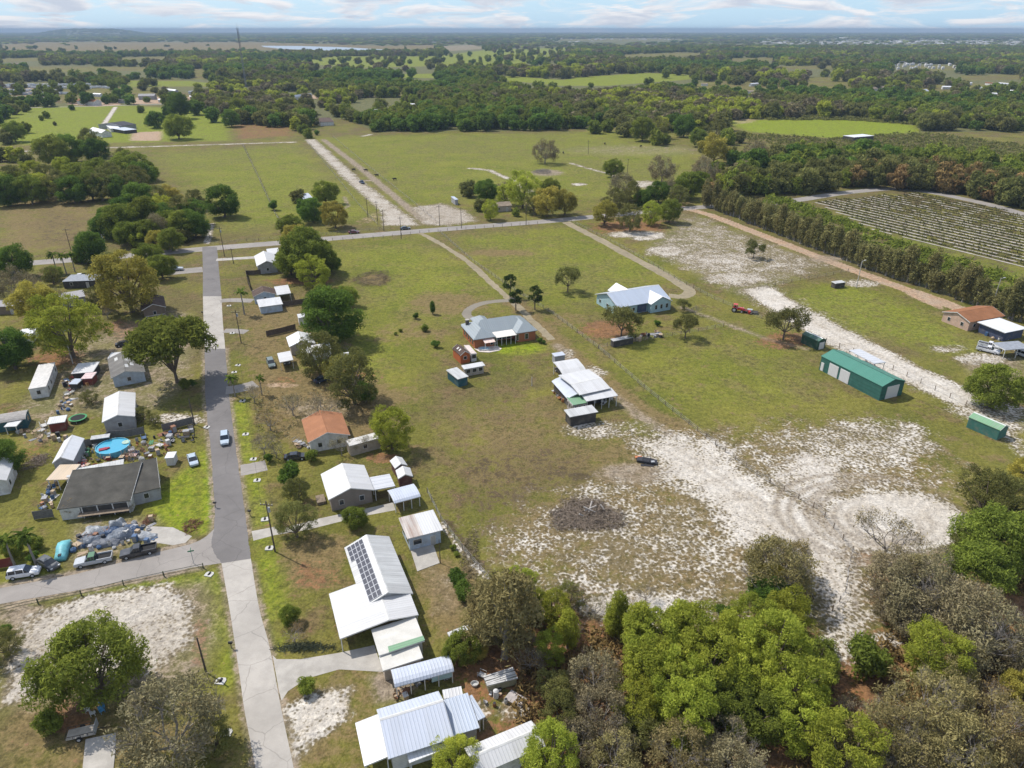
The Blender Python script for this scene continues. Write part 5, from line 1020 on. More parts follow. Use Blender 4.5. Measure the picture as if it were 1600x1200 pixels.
h = house('livestock_trailer', 'long low grey stock trailer parked under the open tree', 'trailer', (959,533), (990,527), (958,529), 2.0, SHED(.05), W_DARK, simple('pale_grey_roof', (.45, .45, .45)), .05, wins=False, door=False)
# --- farms and huts farther off
house('hut', 'small white roofed hut among trees in the left field', 'hut', (474,311), (489,309), (476,303), 3.0, GAB(1.5), W_GREY, ROOF_PALE, .3, wins=False)
house('water_tank_hut', 'tall pale blue hut beside the grey tree', 'hut', (711,312), (716,311.6), (711.2,307), 2.7, SHED(.2), W_GREY, ROOF_BLUE, .1, wins=False)
house('house', 'tan roofed bungalow half hidden by trees above the road', 'house', (773,323), (800,321), (772,317), 2.8, GAB(1.2), W_BEIGE, shingle('tan_shingles', (.30, .24, .18)), .3)
house('house', 'white roofed farmhouse among trees right of the pasture', 'house', (1149,277), (1184,273), (1148,270), 3.0, GAB(1.5), W_WHITE, ROOF_BRIGHT, .3, wins=False)
house('house', 'dark roofed farmhouse behind the white one', 'house', (1150,268), (1175,266), (1150,263), 3.0, GAB(1.6), W_WHITE, shingle('tan_shingles', (.30, .24, .18)), .3, wins=False)
house('feeding_trailer', 'long white topped trailer alone in the scrub', 'trailer', (1335,214.5), (1366,212), (1334,210.5), 3.2, SHED(.05), W_DARK, ROOF_BRIGHT, .1, wins=False)
house('stable', 'white roofed gabled stable beyond the left pasture', 'barn', (158,208), (138,203), (172,206), 3.6, GAB(2.0), W_WHITE, ROOF_WHITE, .3, wins=False)
house('shed', 'white long shed behind the stable', 'shed', (172,201), (188,200), (172,196), 3.0, SHED(.2), W_WHITE, ROOF_BRIGHT, .3, wins=False)
house('barn', 'dark grey roofed farm building by the riding ring', 'barn', (190,197), (213,194), (188,190), 3.5, GAB(2.0), W_GREY, shingle('charcoal_shingles', (.06, .06, .07)), .3, wins=False)
house('shed', 'pale roofed field shelter beside the riding ring', 'shed', (194,204), (214,202), (195,199), 2.8, SHED(.2), W_DARK, ROOF_PALE, .3, wins=False)
house('house', 'brown roofed house at the head of the double track', 'house', (500,191), (522,190), (500,184), 3.4, GAB(1.8), W_WHITE, SH_BROWN, .3, wins=False)
FARH = [  # px, py, width, roof, wall, description
 (133,158,28,'rust','W','low red brown roofed roadside building'),(228,150,26,'grey','G','large grey roofed roadside hall'),(252,156,12,'white','W','small white roofed roadside house'),(282,152,14,'white','W','white roofed store beyond the trees'),(305,151,18,'white','G','pale long shed beyond the trees'),
 (330,153,12,'white','W','white shed at the end of the roadside stores'),(265,141,16,'white','G','white roofed shed behind the roadside stores'),(300,143,10,'white','W','small white unit behind the roadside stores'),(150,147,12,'white','W','white unit beside the caravan lot'),(190,157,14,'dark','G','dark roofed shed by the roadside'),(475,150,26,'pale','W','pale grey shed in the roadside clearing'),(425,149,14,'white','W','white shed in the roadside clearing'),(543,143,12,'white','W','white roofed house beyond the clearing'),(585,172,12,'white','W','white roofed house deep in the woods'),(634,167,16,'white','W','bright roofed house in the woods'),(645,163,10,'white','W','little white house in the woods'),
 (660,196,16,'white','W','white roofed house at the wood edge'),(683,194,20,'white','W','long white roofed house at the wood edge'),(607,192,10,'white','W','small white hut at the wood edge'),(972,181,26,'white','W','pale roofed house under the mossy oaks'),(880,186,8,'pale','W','tiny pale hut below the woods'),(1132,171,10,'pale','G','grey hut by the bright green field'),(1043,160,6,'white','W','tiny white house deep in the right woods'),
 (1064,133,12,'white','W','white house by the far green meadow'),(1100,131,10,'tan','W','tan house by the far green meadow'),(1143,123,10,'white','W','far white house among scattered trees'),(1180,131,12,'white','W','white bungalow at the village edge'),(1170,143,16,'tan','W','tan roofed bungalow in the village'),(1283,138,12,'white','W','white cottage in the right village'),(1325,143,14,'pale','W','pale blue cottage in the right village'),(1340,122,14,'white','W','white shed above the right village'),(1375,138,22,'tan','W','tan bungalow in the right village'),(1392,135,12,'white','W','small white cottage in the right village'),(1440,143,24,'pale','W','pale green roofed hall in the right village'),(1480,136,14,'white','W','white bungalow in the right village'),
 (1505,136,14,'tan','W','brown bungalow in the right village'),(1530,138,16,'white','W','white roofed house in the right village'),(1545,130,12,'rust','W','rust roofed house in the right village'),(1568,131,16,'pale','W','tall pale house in the right village'),(1580,142,14,'white','W','white garage in the right village'),(1595,140,14,'tan','W','tan house at the right edge'),(1550,147,18,'white','G','long white trailer in the right village'),(1515,130,10,'white','W','little white house in the right village'),
 (1350,94,14,'white','W','far white warehouse in the woods'),(1297,87,8,'white','W','far small white warehouse'),(1318,60,14,'white','W','distant white hall near the horizon'),(938,82,6,'white','W','distant white house in the woods'),(1155,84,8,'white','W','distant cottage beyond the village'),(25,100,16,'tan','W','tan building among the left woods'),(240,107,16,'white','G','long pale barn on the far left field'),(198,60,5,'white','W','white dot of a house under the ridge'),(320,103,6,'white','W','white hut by the small far field')]
RM = {'white': ROOF_BRIGHT, 'grey': simple('mid_grey_roof', (.30, .29, .29)), 'pale': ROOF_PALE, 'tan': shingle('tan_shingles', (.30, .24, .18)), 'rust': SH_RUST, 'dark': SH_DARK}
rh = random.Random(3)
for px, py, wd, rk, wk, lab in FARH:
    s = ppm(py); dy = max(1.2, 9 * ((g(px, py).y - 0) and s * s * H / F / (H) * 1.0)); sk = rh.uniform(-.06, .06) * wd
    d = Vector(g(px, py)); L = wd / s; dep = L * .5; far2 = d + Vector((0, dep, 0)); q = px_of(far2)
    hh = 3.2 if L < 22 else 4.5
    house('house' if L < 20 else 'hall', lab, 'house' if L < 20 else 'hall', (px - wd / 2, py + sk), (px + wd / 2, py - sk), (px - wd / 2 + (q[0] - px), q[1] + sk), hh, GAB(dep * .2), W_WHITE if wk == 'W' else W_GREY, RM[rk], .3, wins=False, door=False)
# trailers and vans on the sales lot at the far left: individual white boxes
for r, (y0, n) in enumerate(((134,20),(138,24),(143,13),(148,14),(155,9))):
    for i in range(n):
        px = i * 7.3 + rh.uniform(-2, 2) + r * 2; py = y0 + rh.uniform(-1, 1); p = g(px, py)
        o = thing('caravan', 'white caravan parked on the sales lot at far left', 'caravan', (p.x, p.y, 0), rh.uniform(-.3, .3), 'caravans on the sales lot'); L = rh.uniform(7, 12)
        MB().box((0, 0, 1.7), (L, 2.5, 2.7)).build('body', ROOF_BRIGHT if rh.random() < .75 else ROOF_BLUE, o); MB().box((0, 0, .2), (L * .5, 2.1, .4)).build('undercarriage', RUBBER, o)
# far settlement and works on the plain, a scatter of roofs nobody could count
fs = MB(); rf = random.Random(8)
for k in range(420):
    if k < 300: px, py = rf.uniform(1190, 1600), rf.gauss(66.5, 2.0)
    elif k < 350: px, py = rf.uniform(800, 1060), rf.gauss(61, 1.2)
    elif k < 380: px, py = rf.uniform(1390, 1500), rf.uniform(101, 109)
    else: px, py = rf.choice([rf.uniform(410, 480), rf.uniform(880, 960), rf.uniform(620, 700)]), rf.choice([66, 84, 58]) + rf.uniform(-1, 1)
    if py < 56: continue
    p = g(px, py); L = rf.uniform(4, 8) if 350 <= k < 380 else rf.uniform(12, 26); W2 = L * .6; fs.box((p.x, p.y, 2.0), (L, W2, 4.0), rf.uniform(-.2, .2)); fs.box((p.x, p.y, 4.7), (L * 1.05, W2, 1.4), 0, .5)
tag(fs.build('settlement_roofs', simple('far_pale_roofs', (.60, .58, .55), .8, .3, .02)), 'pale far roofs of the settlement on the plain', 'settlement', kind='stuff')
lk = [g(x, y) for x, y in ((408,71.5),(470,72),(540,74),(600,77.5),(625,79.2),(560,79.5),(500,78.6),(440,76.5),(412,73.5))]; mb = MB(); mb.add([(p.x, p.y, .3) for p in lk], [tuple(range(len(lk)))])
t = NT('lake_water'); tag(mb.build('water', t.fin((.25, .29, .33), .3, 0, .8)), 'pale lake lying before the far woods', 'lake', kind='structure')
# ------------------------------------------------------------------ fences and poles
def fence(label, pts, hgt=1.25, gap=4.0, wood=None, rails=3, name='fence', post_m=WOOD, rail_m=GREYM, th=.13, maxp=95, board=False):
    P = [g(*p) for p in pts]; o = thing(name, label, 'fence', P[0]); O = P[0]; L = sum((b - a).length for a, b in zip(P[:-1], P[1:])); n = max(2, min(maxp, int(L / gap) + 1))
    L0 = [0]
    for a, b in zip(P[:-1], P[1:]): L0.append(L0[-1] + (b - a).length)
    pm = MB().box((0, 0, hgt / 2), (th, th, hgt)).mesh('post'); pm.materials.append(post_m)
    for i in range(n):
        s = L * i / (n - 1); k = max(j for j in range(len(P) - 1) if L0[j] <= s + 1e-6); t = min(1, (s - L0[k]) / max(L0[k + 1] - L0[k], 1e-6)); q = P[k].lerp(P[k + 1], t) - O
        po = link('post', pm, o); po.location = q; po.rotation_euler = (rt.uniform(-.04, .04), rt.uniform(-.04, .04), rt.random())
    mb = MB()
    for a, b in zip(P[:-1], P[1:]):
        c = (a + b) / 2 - O; d = b - a; an = math.atan2(d.y, d.x)
        if board: mb.box((c.x, c.y, hgt / 2 + .03), (d.length, .04, hgt - .06), an)
        else:
            for r in range(rails): mb.box((c.x, c.y, hgt * (r + .75) / (rails + .1)), (d.length, .02, .03 if rail_m is GREYM else .09), an)
    mb.build('boards' if board else 'rails', rail_m, o); return o
fence('post and wire fence running diagonally past the brick house to the sand', [(688,364),(740,410),(800,452),(862,490),(935,545),(1010,610),(1100,682),(1185,745),(1280,798),(1332,862)], gap=3.2)
fence('wire fence along the lane side of the blue house pasture', [(893,347),(950,375),(1010,408),(1062,440),(1120,470),(1190,498)], gap=4)
fence('low fence crossing below the light blue house', [(935,545),(955,540),(1040,527),(1098,517),(1130,511)], gap=3)
fence('roadside field fence below the county road', [(520,376),(600,372),(650,365),(690,361),(760,356),(840,350)], gap=4.2)
fence('roadside fence along the left pasture', [(330,382),(400,376),(480,370),(560,362),(610,358)], gap=4.5, post_m=WOOD)
fence('fence running up the left side of the double track', [(590,352),(560,320),(520,270),(480,222)], gap=7)
fence('fence running up the right side of the double track', [(680,345),(640,312),(590,272),(520,214)], gap=7)
fence('fence beside the white sand lane', [(1290,535),(1345,555),(1420,590),(1500,630),(1545,650),(1600,668)], gap=4, hgt=1.4)
fence('fence between the sand lot and the green lawn', [(1185,452),(1240,440),(1290,432),(1325,424)], gap=4)
fence('leaning fence at the edge of the sand by the wood', [(1332,862),(1325,890),(1320,930),(1300,955)], gap=2.6)
fence('dark fence line dividing the left pasture', [(380,228),(405,280),(430,335),(447,362)], gap=8)
fence('rear yard fence behind the street houses', [(668,770),(690,815),(725,862),(765,908)], gap=3, hgt=1.3)
fence('mossy wooden rail fence along the side street', [(-10,960),(30,950),(80,940),(140,928),(200,913),(260,900),(318,888)], 1.1, 5.2, rails=2, post_m=simple('mossy_timber', (.10, .11, .07)), rail_m=simple('mossy_timber', (.10, .11, .07)), th=.16)
BRD = simple('brown_fence_boards', (.13, .10, .08), .9, .35, 3); BRDG = simple('grey_fence_boards', (.16, .155, .15), .9, .3, 3)
for lab, pts, m in (('brown board fence behind the corner house', [(385,430),(398,430),(432,424)], BRD), ('brown board fence on the street side of the back yard', [(385,430),(388,444),(392,454)], BRD), ('brown board fence right of the shingled blue house', [(429,481),(455,478),(485,473)], BRD), ('dark board fence by the white roofed house', [(417,526),(440,521),(462,515)], BRD),
    ('grey panel fence behind the pool', [(126,700),(160,694),(172,685),(200,683),(226,678)], BRDG), ('dark panel fence beside the vacant yard', [(255,674),(280,668),(302,662)], BRDG), ('grey panel fence left of the dark roofed house', [(54,812),(84,808)], BRDG), ('dark red board fence in the lower left', [(-10,890),(24,884)], W_RED)):
    fence(lab, pts, 1.8, 2.5, name='board_fence', board=True, post_m=m, rail_m=m)
def pole(base, label, hgt=9.5, arm=True, m=None, lamp=False, lean=0.0, name='utility_pole', r=.15, kit=True):
    p = g(*base); o = thing(name, label, 'pole', p, rt.uniform(-.3, .3)); m = m or simple('creosoted_pole', (.10, .08, .065), .9, .3, 2)
    MB().tube((0, 0, -.1), (lean, 0, hgt), r, r * .65, 8).build('shaft', m, o)
    if arm:
        a = MB().box((lean * .93, 0, hgt * .93), (2.2, .1, .12)).build('crossarm', m, o); s = MB()
        for x in (-1, -.4, .4, 1): s.tube((x + lean * .93, 0, hgt * .93 + .06), (x + lean * .93, 0, hgt * .93 + .25), .04, .05, 6)
        s.build('insulators', WHITE, a)
    if kit: MB().tube((.28 + lean * .8, 0, hgt * .80), (.28 + lean * .8, 0, hgt * .80 + .9), .22, .22, 10).build('transformer', GREYM, o)
    if lamp: MB().tube((lean, 0, hgt - .3), (lean + .9, 0, hgt + .1), .05, .05, 6).box((lean + 1.1, 0, hgt + .1), (.6, .3, .15)).build('lamp_head', simple('lamp_casing', (.6, .6, .58)), o)
    return o
pole((430,862), 'tall dark utility pole on the verge before the solar house', 10.5); pole((377,536), 'dark utility pole opposite the concrete stretch of street', 10)
pole((351,401), 'tall utility pole at the street corner', 12); pole((365,412), 'short pole by the white corner drive', 6, kit=False)
pole((111,391), 'leaning utility pole before the brown field', 9, kit=False); pole((167,404), 'utility pole beside the dark round tree', 10)
for b, lab in (((575,340), 'thin pole beside the farther verge of the track'), ((600,361), 'pole at the foot of the double track'), ((590,346), 'short pole between track and hut'), ((687,353), 'pole on the cleared pad above the road'), ((721,357), 'pole at the right end of the cleared pad'), ((627,373), 'pole in front of the dark car on the county road'), ((919,241), 'lone pole in the open central pasture'), ((980,273), 'thin pole behind the small green pasture tree'), ((822,352), 'pole beside the county road at the lane bend')):
    pole(b, lab, 9.5, kit=False)
SILV = simple('silvery_pole', (.50, .47, .43), .6, .15, 2)
pole((1338,449), 'pale light pole beside the dark box shed', 9.5, False, SILV, True, name='light_pole', kit=False); pole((1551,476), 'pale light pole behind the rust brown roof', 9, False, SILV, True, name='light_pole', kit=False); pole((114,568), 'pale light pole among the roadside junk', 9.5, False, SILV, True, name='light_pole', kit=False)
pole((304,663), 'thin pole by the vacant yard fence', 6.5, False, kit=False); pole((322,1050), 'dark pole at the edge of the corner lot', 6.5, False, kit=False); pole((688,880), 'thin pole beside the cracked patio', 5, False, kit=False, r=.08); pole((831,603), 'short white post in the back lawn', 2.5, False, SILV, kit=False, r=.12)
MAST = simple('mast_paint', (.20, .20, .21), .6, .2, .3)
p = g(387, 150); o = thing('radio_mast', 'very tall thin lattice radio mast among the far trees', 'mast', p); mb = MB()
for a in range(3): mb.tube((1.1 * math.cos(a * 2.094), 1.1 * math.sin(a * 2.094), 0), (1.1 * math.cos(a * 2.094), 1.1 * math.sin(a * 2.094), 82), .24, .2, 5)
for k in range(27):
    for a in range(3): mb.tube((1.1 * math.cos(a * 2.094), 1.1 * math.sin(a * 2.094), 3 * k), (1.1 * math.cos(a * 2.094 + 2.094), 1.1 * math.sin(a * 2.094 + 2.094), 3 * k + 3), .10, .10, 4, False)
mb.build('lattice', MAST, o); MB().tube((0, 0, 82), (0, 0, 88), .15, .06, 6).build('antenna', MAST, o)
for (px, py, wd, hh, lab) in ((1407,107,8,14,'left far substation gantry'), (1442,108,9,13,'right far substation gantry')):
    p = g(px, py); L = wd / ppm(py); o = thing('gantry', lab + ' standing in the woods', 'gantry', p); MB().box((-L / 2, 0, hh / 2), (.9, .9, hh)).box((L / 2, 0, hh / 2), (.9, .9, hh)).box((0, 0, hh + .4), (L + .9, .9, .9)).build('frame', SILV, o)
# ------------------------------------------------------------------ culvert ends, mailboxes, street signs
def culvert(px, py):
    p = g(px, py); o = thing('culvert_headwall', 'white concrete culvert end with dark pipe mouth on the street verge', 'culvert', (p.x, p.y, 0), rt.uniform(-.3, .3), 'culvert ends along the street'); mb = MB(); n = 8
    mb.prism([(-.66, -.5), (.62, -.55), (.7, .25), (.45, .6), (-.5, .55), (-.7, .2)], -.05, .14); mb.build('apron', simple('white_concrete', (.50, .485, .45), .85, .15, 1), o)
    MB().prism([(.22 * math.cos(t * .7), .3 * math.sin(t * .7) - .05) for t in range(9)], .05, .155).build('pipe_mouth', RUBBER, o); MB().tube((0, .05, .16), (0, .4, .18), .17, .17, 10).build('pipe', simple('dark_pipe', (.05, .05, .05)), o)
for q in ((327,898),(345,1065),(354,1146),(379,627),(384,679),(396,718),(402,751),(414,812),(421,857),(358,478),(363,521),(366,582),(308,499),(372,571),(323,668)): culvert(*q)
def mailbox(px, py, lab, ang=0):
    p = g(px, py); o = thing('mailbox', lab, 'mailbox', (p.x, p.y, 0), ang); MB().box((0, 0, .5), (.1, .1, 1.0)).build('post', WOOD, o); mb = MB(); mb.loft([[(x, .16 * math.cos(t * .52), 1.15 + .2 * math.sin(t * .52)) for t in range(7)] + [(x, -.16, 1.0), (x, .16, 1.0)] for x in (-.28, .28)]); mb.build('box', simple('black_mailbox', (.03, .03, .03), .5), o)
for q in ((317,493,'black mailbox by the concrete stretch of street'),(337,793,'black mailbox at the street bend lawn'),(391,806,'black mailbox on the verge below the shrubs'),(362,1013,'black mailbox by the concrete road corner lot'),(303,660,'black mailbox at the vacant yard')): mailbox(*q)
p = g(303, 881); o = thing('street_sign', 'street name sign on a pole at the side street corner', 'sign', p, .3); MB().tube((0, 0, 0), (0, 0, 2.6), .05, .05, 6).build('pole', GREYM, o); MB().box((0, 0, 2.7), (1.0, .04, .22)).build('name_plate', simple('green_sign', (.03, .2, .1)), o); MB().box((0, 0, 2.95), (.04, 1.0, .22)).build('name_plate', simple('green_sign', (.03, .2, .1)), o)
# ------------------------------------------------------------------ vehicles
def wheel(o, x, y, r=.36, wd=.24):
    t = MB().tube((x, y - wd / 2, r), (x, y + wd / 2, r), r, r, 16).build('wheel', RUBBER, o); s = .02 if y > 0 else -.02
    MB().tube((x, y + (wd / 2 if y > 0 else -wd / 2), r), (x, y + (wd / 2 if y > 0 else -wd / 2) + s, r), r * .6, r * .55, 12).build('rim', simple('alloy_rim', (.5, .5, .5), .4), t)
def ring(x, w0, zb, zm, zt, wt): return [(x, -w0, zb), (x, -w0, zm), (x, -wt, zt), (x, wt, zt), (x, w0, zm), (x, w0, zb)]
def car(kind, body_m, rear, front, label, cap=None, name=None, group=None, cover=False):
    a, b = g(*rear), g(*front); d = b - a; c = (a + b) / 2; an = math.atan2(d.y, d.x)
    nm = name or {'pickup': 'pickup_truck', 'suv': 'parked_car', 'sedan': 'parked_car'}[kind]; o = thing(nm, label, {'pickup': 'pickup truck'}.get(kind, 'car'), (c.x, c.y, 0), an, group)
    if kind == 'pickup':
        L, w0 = 5.7, .98; mb = MB(); mb.loft([ring(x, w0 * k, .42, .8, zt, w0 * k * .95) for x, k, zt in ((-.55, 1, 1.02), (.95, 1, 1.08), (1.1, 1, 1.1), (2.45, .97, 1.0), (2.8, .9, .9), (2.85, .86, .75))])
        mb.box((-1.7, 0, .62), (2.3, w0 * 2, .4)); mb.box((-1.7, w0 - .07, .95), (2.3, .12, .38)); mb.box((-1.7, -w0 + .07, .95), (2.3, .12, .38)); mb.box((-2.82, 0, .83), (.08, w0 * 2 - .02, .6))
        body = mb.build('body', body_m, o, False); MB().box((-1.7, 0, .835), (2.25, w0 * 2 - .3, .03)).build('bed_liner', RUBBER, o)
        st = ((-.55, 1.05, .90), (-.35, 1.72, .76), (.55, 1.74, .76), (1.2, 1.08, .88)); wx = (1.85, -1.75); rz = (-.38, .58, 1.735, .77)
    elif kind == 'suv':
        L, w0 = 4.7, .93; MB().loft([ring(x, w0 * k, .4, .75, zt, w0 * k * .95) for x, k, zt in ((-2.35, .93, .85), (-2.28, .97, 1.02), (-.2, 1, 1.06), (.85, 1, 1.05), (1.95, .95, .96), (2.3, .86, .82), (2.36, .82, .6))]).build('body', body_m, o)
        st = ((-2.3, 1.0, .86), (-2.05, 1.66, .74), (-.1, 1.72, .75), (.35, 1.66, .74), (1.1, 1.04, .86)); wx = (1.42, -1.4); rz = (-2.0, .34, 1.70, .75)
    else:
        L, w0 = 4.6, .90; MB().loft([ring(x, w0 * k, .35, .65, zt, w0 * k * .94) for x, k, zt in ((-2.3, .9, .75), (-2.2, .95, .92), (-1.3, 1, .96), (.8, 1, .94), (1.9, .95, .86), (2.28, .84, .72), (2.33, .8, .5))]).build('body', body_m, o)
        st = ((-1.75, .93, .84), (-1.0, 1.36, .68), (.1, 1.42, .69), (.45, 1.38, .68), (1.2, .93, .83)); wx = (1.4, -1.38); rz = (-.98, .36, 1.405, .69)
    MB().loft([[(x, -wk, .85), (x, -wk, z), (x, wk, z), (x, wk, .85)] for x, z, wk in st]).build('windows', GLASS, o)
    rf = MB(); rf.loft([[(x, -rz[3] * .98, rz[2] - .05), (x, -rz[3] * .9, rz[2] + .04), (x, rz[3] * .9, rz[2] + .04), (x, rz[3] * .98, rz[2] - .05)] for x in rz[:2]]); 
    for x0 in (rz[0] + .02, (rz[0] + rz[1]) / 2 - .05, rz[1] - .06):
        for s in (-1, 1): rf.loft([[(x0, s * .90 * .99, .95), (x0 + .1, s * .90 * .99, .95), (x0 + .1, s * .88, .95), (x0, s * .88, .95)], [(x0, s * rz[3] * 1.02, rz[2] - .02), (x0 + .1, s * rz[3] * 1.02, rz[2] - .02), (x0 + .1, s * rz[3] * .9, rz[2] - .02), (x0, s * rz[3] * .9, rz[2] - .02)]])
    rf.build('roof', cap or body_m, o)
    for x in wx:
        for y in (-w0 + .1, w0 - .1): wheel(o, x, y)
    fx = L / 2 - .06
    for y in (-.62, .62): MB().box((fx + (.0 if kind != 'pickup' else -.02), y, .74), (.12, .32, .16)).build('headlight', simple('headlight_lens', (.75, .76, .78), .2), o); MB().box((-L / 2 + .03, y * 1.1, .8), (.10, .18, .24)).build('tail_light', simple('tail_light_lens', (.3, .02, .02), .3), o)
    return o
P_WH = paint('white_car_paint', (.72, .72, .73)); P_SI = paint('silver_car_paint', (.42, .44, .46)); P_BK = paint('black_car_paint', (.02, .022, .028)); P_DG = paint('dark_grey_car_paint', (.06, .065, .07)); P_RD = paint('dark_red_car_paint', (.16, .02, .025)); P_BL = paint('dark_blue_car_paint', (.025, .04, .08)); P_GN = paint('green_van_paint', (.06, .16, .07)); P_LB = paint('pale_blue_car_paint', (.40, .48, .55)); P_GG = paint('grey_green_car_paint', (.14, .18, .165))
car('suv', P_LB, (352,682), (352,697), 'pale car driving down the village street', name='driving_car'); car('suv', P_WH, (20,902), (58,896), 'white estate car parked on the side street')
car('sedan', P_DG, (68,879), (85,889), 'dark grey saloon parked nose out beside the white estate car'); car('pickup', P_SI, (172,874), (123,884), 'silver pickup with green capped cab and load in its bed', cap=P_GN); car('pickup', P_BK, (243,860), (192,871), 'black pickup truck parked by the tarp covered heap')
car('sedan', P_LB, (299,713), (305,731), 'pale silver car on the lawn of the dark roofed house'); car('pickup', P_SI, (264,423), (284,422), 'silver pickup on the grey drive near the crossroads'); car('sedan', P_BK, (188,541), (202,539), 'black car in the shade of the yellow green trees'); car('suv', P_GG, (421,564), (427,578), 'grey green car beside the open white carport')
car('sedan', P_BK, (446,562), (449,571), 'dark car under the open white carport'); car('sedan', P_BK, (451,718), (473,716), 'black car by the shrubs below the orange roof'); car('sedan', P_BL, (500,597), (509,594), 'dark blue car under the olive tree'); car('sedan', P_DG, (626,359), (640,358), 'dark grey car on the county road', name='driving_car'); car('sedan', P_RD, (546,365), (560,364), 'dark red car on the county road', name='driving_car'); car('pickup', P_BL, (563,285), (568,288), 'dark truck on the sandy double track', name='driving_truck')
car('pickup', P_WH, (1531,547), (1556,553), 'white pickup in front of its twin beside the grey carport'); car('pickup', P_WH, (1533,540), (1558,546), 'white pickup parked behind another white pickup'); car('suv', P_SI, (1593,555), (1608,561), 'silver car cut by the right edge'); car('sedan', P_WH, (118,434), (136,433), 'white car beside the blue grey trailer home'); car('pickup', P_BK, (2,432), (14,430), 'dark pickup by the county road at left edge'); car('sedan', P_BK, (874,581), (880,586), 'dark car under the white barn carport'); car('suv', P_DG, (8,487), (16,486), 'dark car beside the dim trailer home')
# covered car
a, b = g(104,851), g(95,876); d = b - a; c = (a + b) / 2; o = thing('covered_car', 'old car under a turquoise tarpaulin cover', 'car', (c.x, c.y, 0), math.atan2(d.y, d.x)); TQ = simple('turquoise_tarp', (.16, .46, .50), .5, .3, 1.2); mb = MB()
mb.loft([[(x, -w0, .05), (x, -w0 * .97, z * .55), (x, -w0 * .78, z), (x, w0 * .78, z * 1.01), (x, w0 * .97, z * .55), (x, w0, .05)] for x, w0, z in ((-2.5, .85, .75), (-1.9, .97, .98), (-1.1, .98, 1.45), (.3, .98, 1.5), (1.1, .98, 1.05), (2.1, .93, .95), (2.5, .82, .6))]); mb.build('cover', TQ, o, True); MB().box((1.9, 0, 1.0), (.55, .5, .12)).build('hood_patch', DARK, o)
# red tractor with trailer
p = g(1152, 487); o = thing('tractor', 'bright red tractor with front loader on the grass', 'tractor', (p.x, p.y, 0), -.45); RED = paint('tractor_red', (.55, .02, .015)); mb = MB(); mb.box((.9, 0, 1.15), (1.9, .8, .7)); mb.box((-.7, 0, 1.0), (1.3, 1.7, .5)); mb.box((-.9, .75, 1.4), (1.2, .35, .3)); mb.box((-.9, -.75, 1.4), (1.2, .35, .3)); mb.build('body', RED, o)
ld = MB(); ld.box((2.4, .55, 1.0), (2.4, .12, .2)); ld.box((2.4, -.55, 1.0), (2.4, .12, .2)); ld.box((3.7, 0, .6), (.7, 1.9, .7)); ld.build('loader', RED, o); MB().box((-.75, 0, 2.4), (1.3, 1.3, .1)).build('canopy', RED, o); MB().box((-.8, 0, 1.6), (.5, .5, .6)).build('seat', DARK, o)
for x, y, r in ((-.9, 1.0, .8), (-.9, -1.0, .8), (1.4, .8, .48), (1.4, -.8, .48)): wheel(o, x, y, r, .4)
for x in (-1.3, -.2):
    for y in (-.6, .6): MB().box((x, y, 1.9), (.07, .07, 1.0)).build('canopy_post', DARK, o)
p = g(1172, 489); o = thing('trailer', 'flat black utility trailer behind the red tractor', 'trailer', (p.x, p.y, 0), -.45); MB().box((0, 0, .6), (4.6, 2.0, .12)).box((2.9, 0, .55), (1.6, .12, .12)).build('deck', DARK, o); MB().box((-.2, .2, .9), (1.6, 1.2, .5)).build('cargo', GREYM, o); MB().box((-2.25, 0, 1.0), (.08, 2.0, .7)).build('ramp', GREYM, o)
for x in (-.5, .4):
    for y in (-1.1, 1.1): wheel(o, x, y, .33)
# small utility trailer in the bottom left yard
p = g(130, 1148); o = thing('trailer', 'small mesh sided utility trailer beside the white slab', 'trailer', (p.x, p.y, 0), .28); MB().box((0, 0, .5), (3.4, 1.6, .1)).build('deck', simple('sandy_deck', (.40, .36, .30)), o)
fr = MB()
for y in (-.8, .8): fr.box((0, y, .95), (3.4, .05, .05)); [fr.box((-1.7 + .85 * k, y, .75), (.05, .05, .4)) for k in range(5)]
fr.box((-1.7, 0, .95), (.05, 1.6, .05)).box((2.2, 0, .5), (1.2, .08, .08)); fr.build('side_rails', DARK, o); MB().box((1.7, 0, 1.1), (.06, 1.6, 1.1)).build('ramp', GREYM, o)
for y in (-.95, .95): wheel(o, -.2, y, .33)
# vehicles and boats in the bottom woods
p = g(782, 1070); o = thing('equipment_trailer', 'rusty trailer loaded with timber beams by the wood', 'trailer', (p.x, p.y, 0), .35); MB().box((0, 0, .9), (4.0, 1.9, 1.1)).build('body', simple('olive_grey_steel', (.24, .23, .15), .7, .35, 1), o); bm_ = MB()
for k in range(6): bm_.box((0, -.8 + .32 * k, 1.5), (4.3, .22, .16), rt.uniform(-.05, .05))
bm_.build('beams', simple('pale_beams', (.50, .49, .47)), o)
for y in (-1.0, 1.0): wheel(o, -.5, y, .38)
p = g(806, 1093); o = thing('board_sheet', 'pale board lying on the pine straw by the trailer', 'board', (p.x, p.y, .1), -.6); MB().box((0, 0, .05), (2.6, 1.7, .1)).build('panel', simple('grey_sheet', (.42, .38, .36)), o)
p = g(772, 1068); o = thing('water_tank', 'white gas cylinder beside the rusty trailer', 'tank', (p.x + .3, p.y - 2.2, 0), 0); MB().tube((0, 0, 0), (0, 0, 1.2), .38, .38, 12).tube((0, 0, 1.2), (0, 0, 1.4), .38, .15, 12).build('body', WHITE, o)
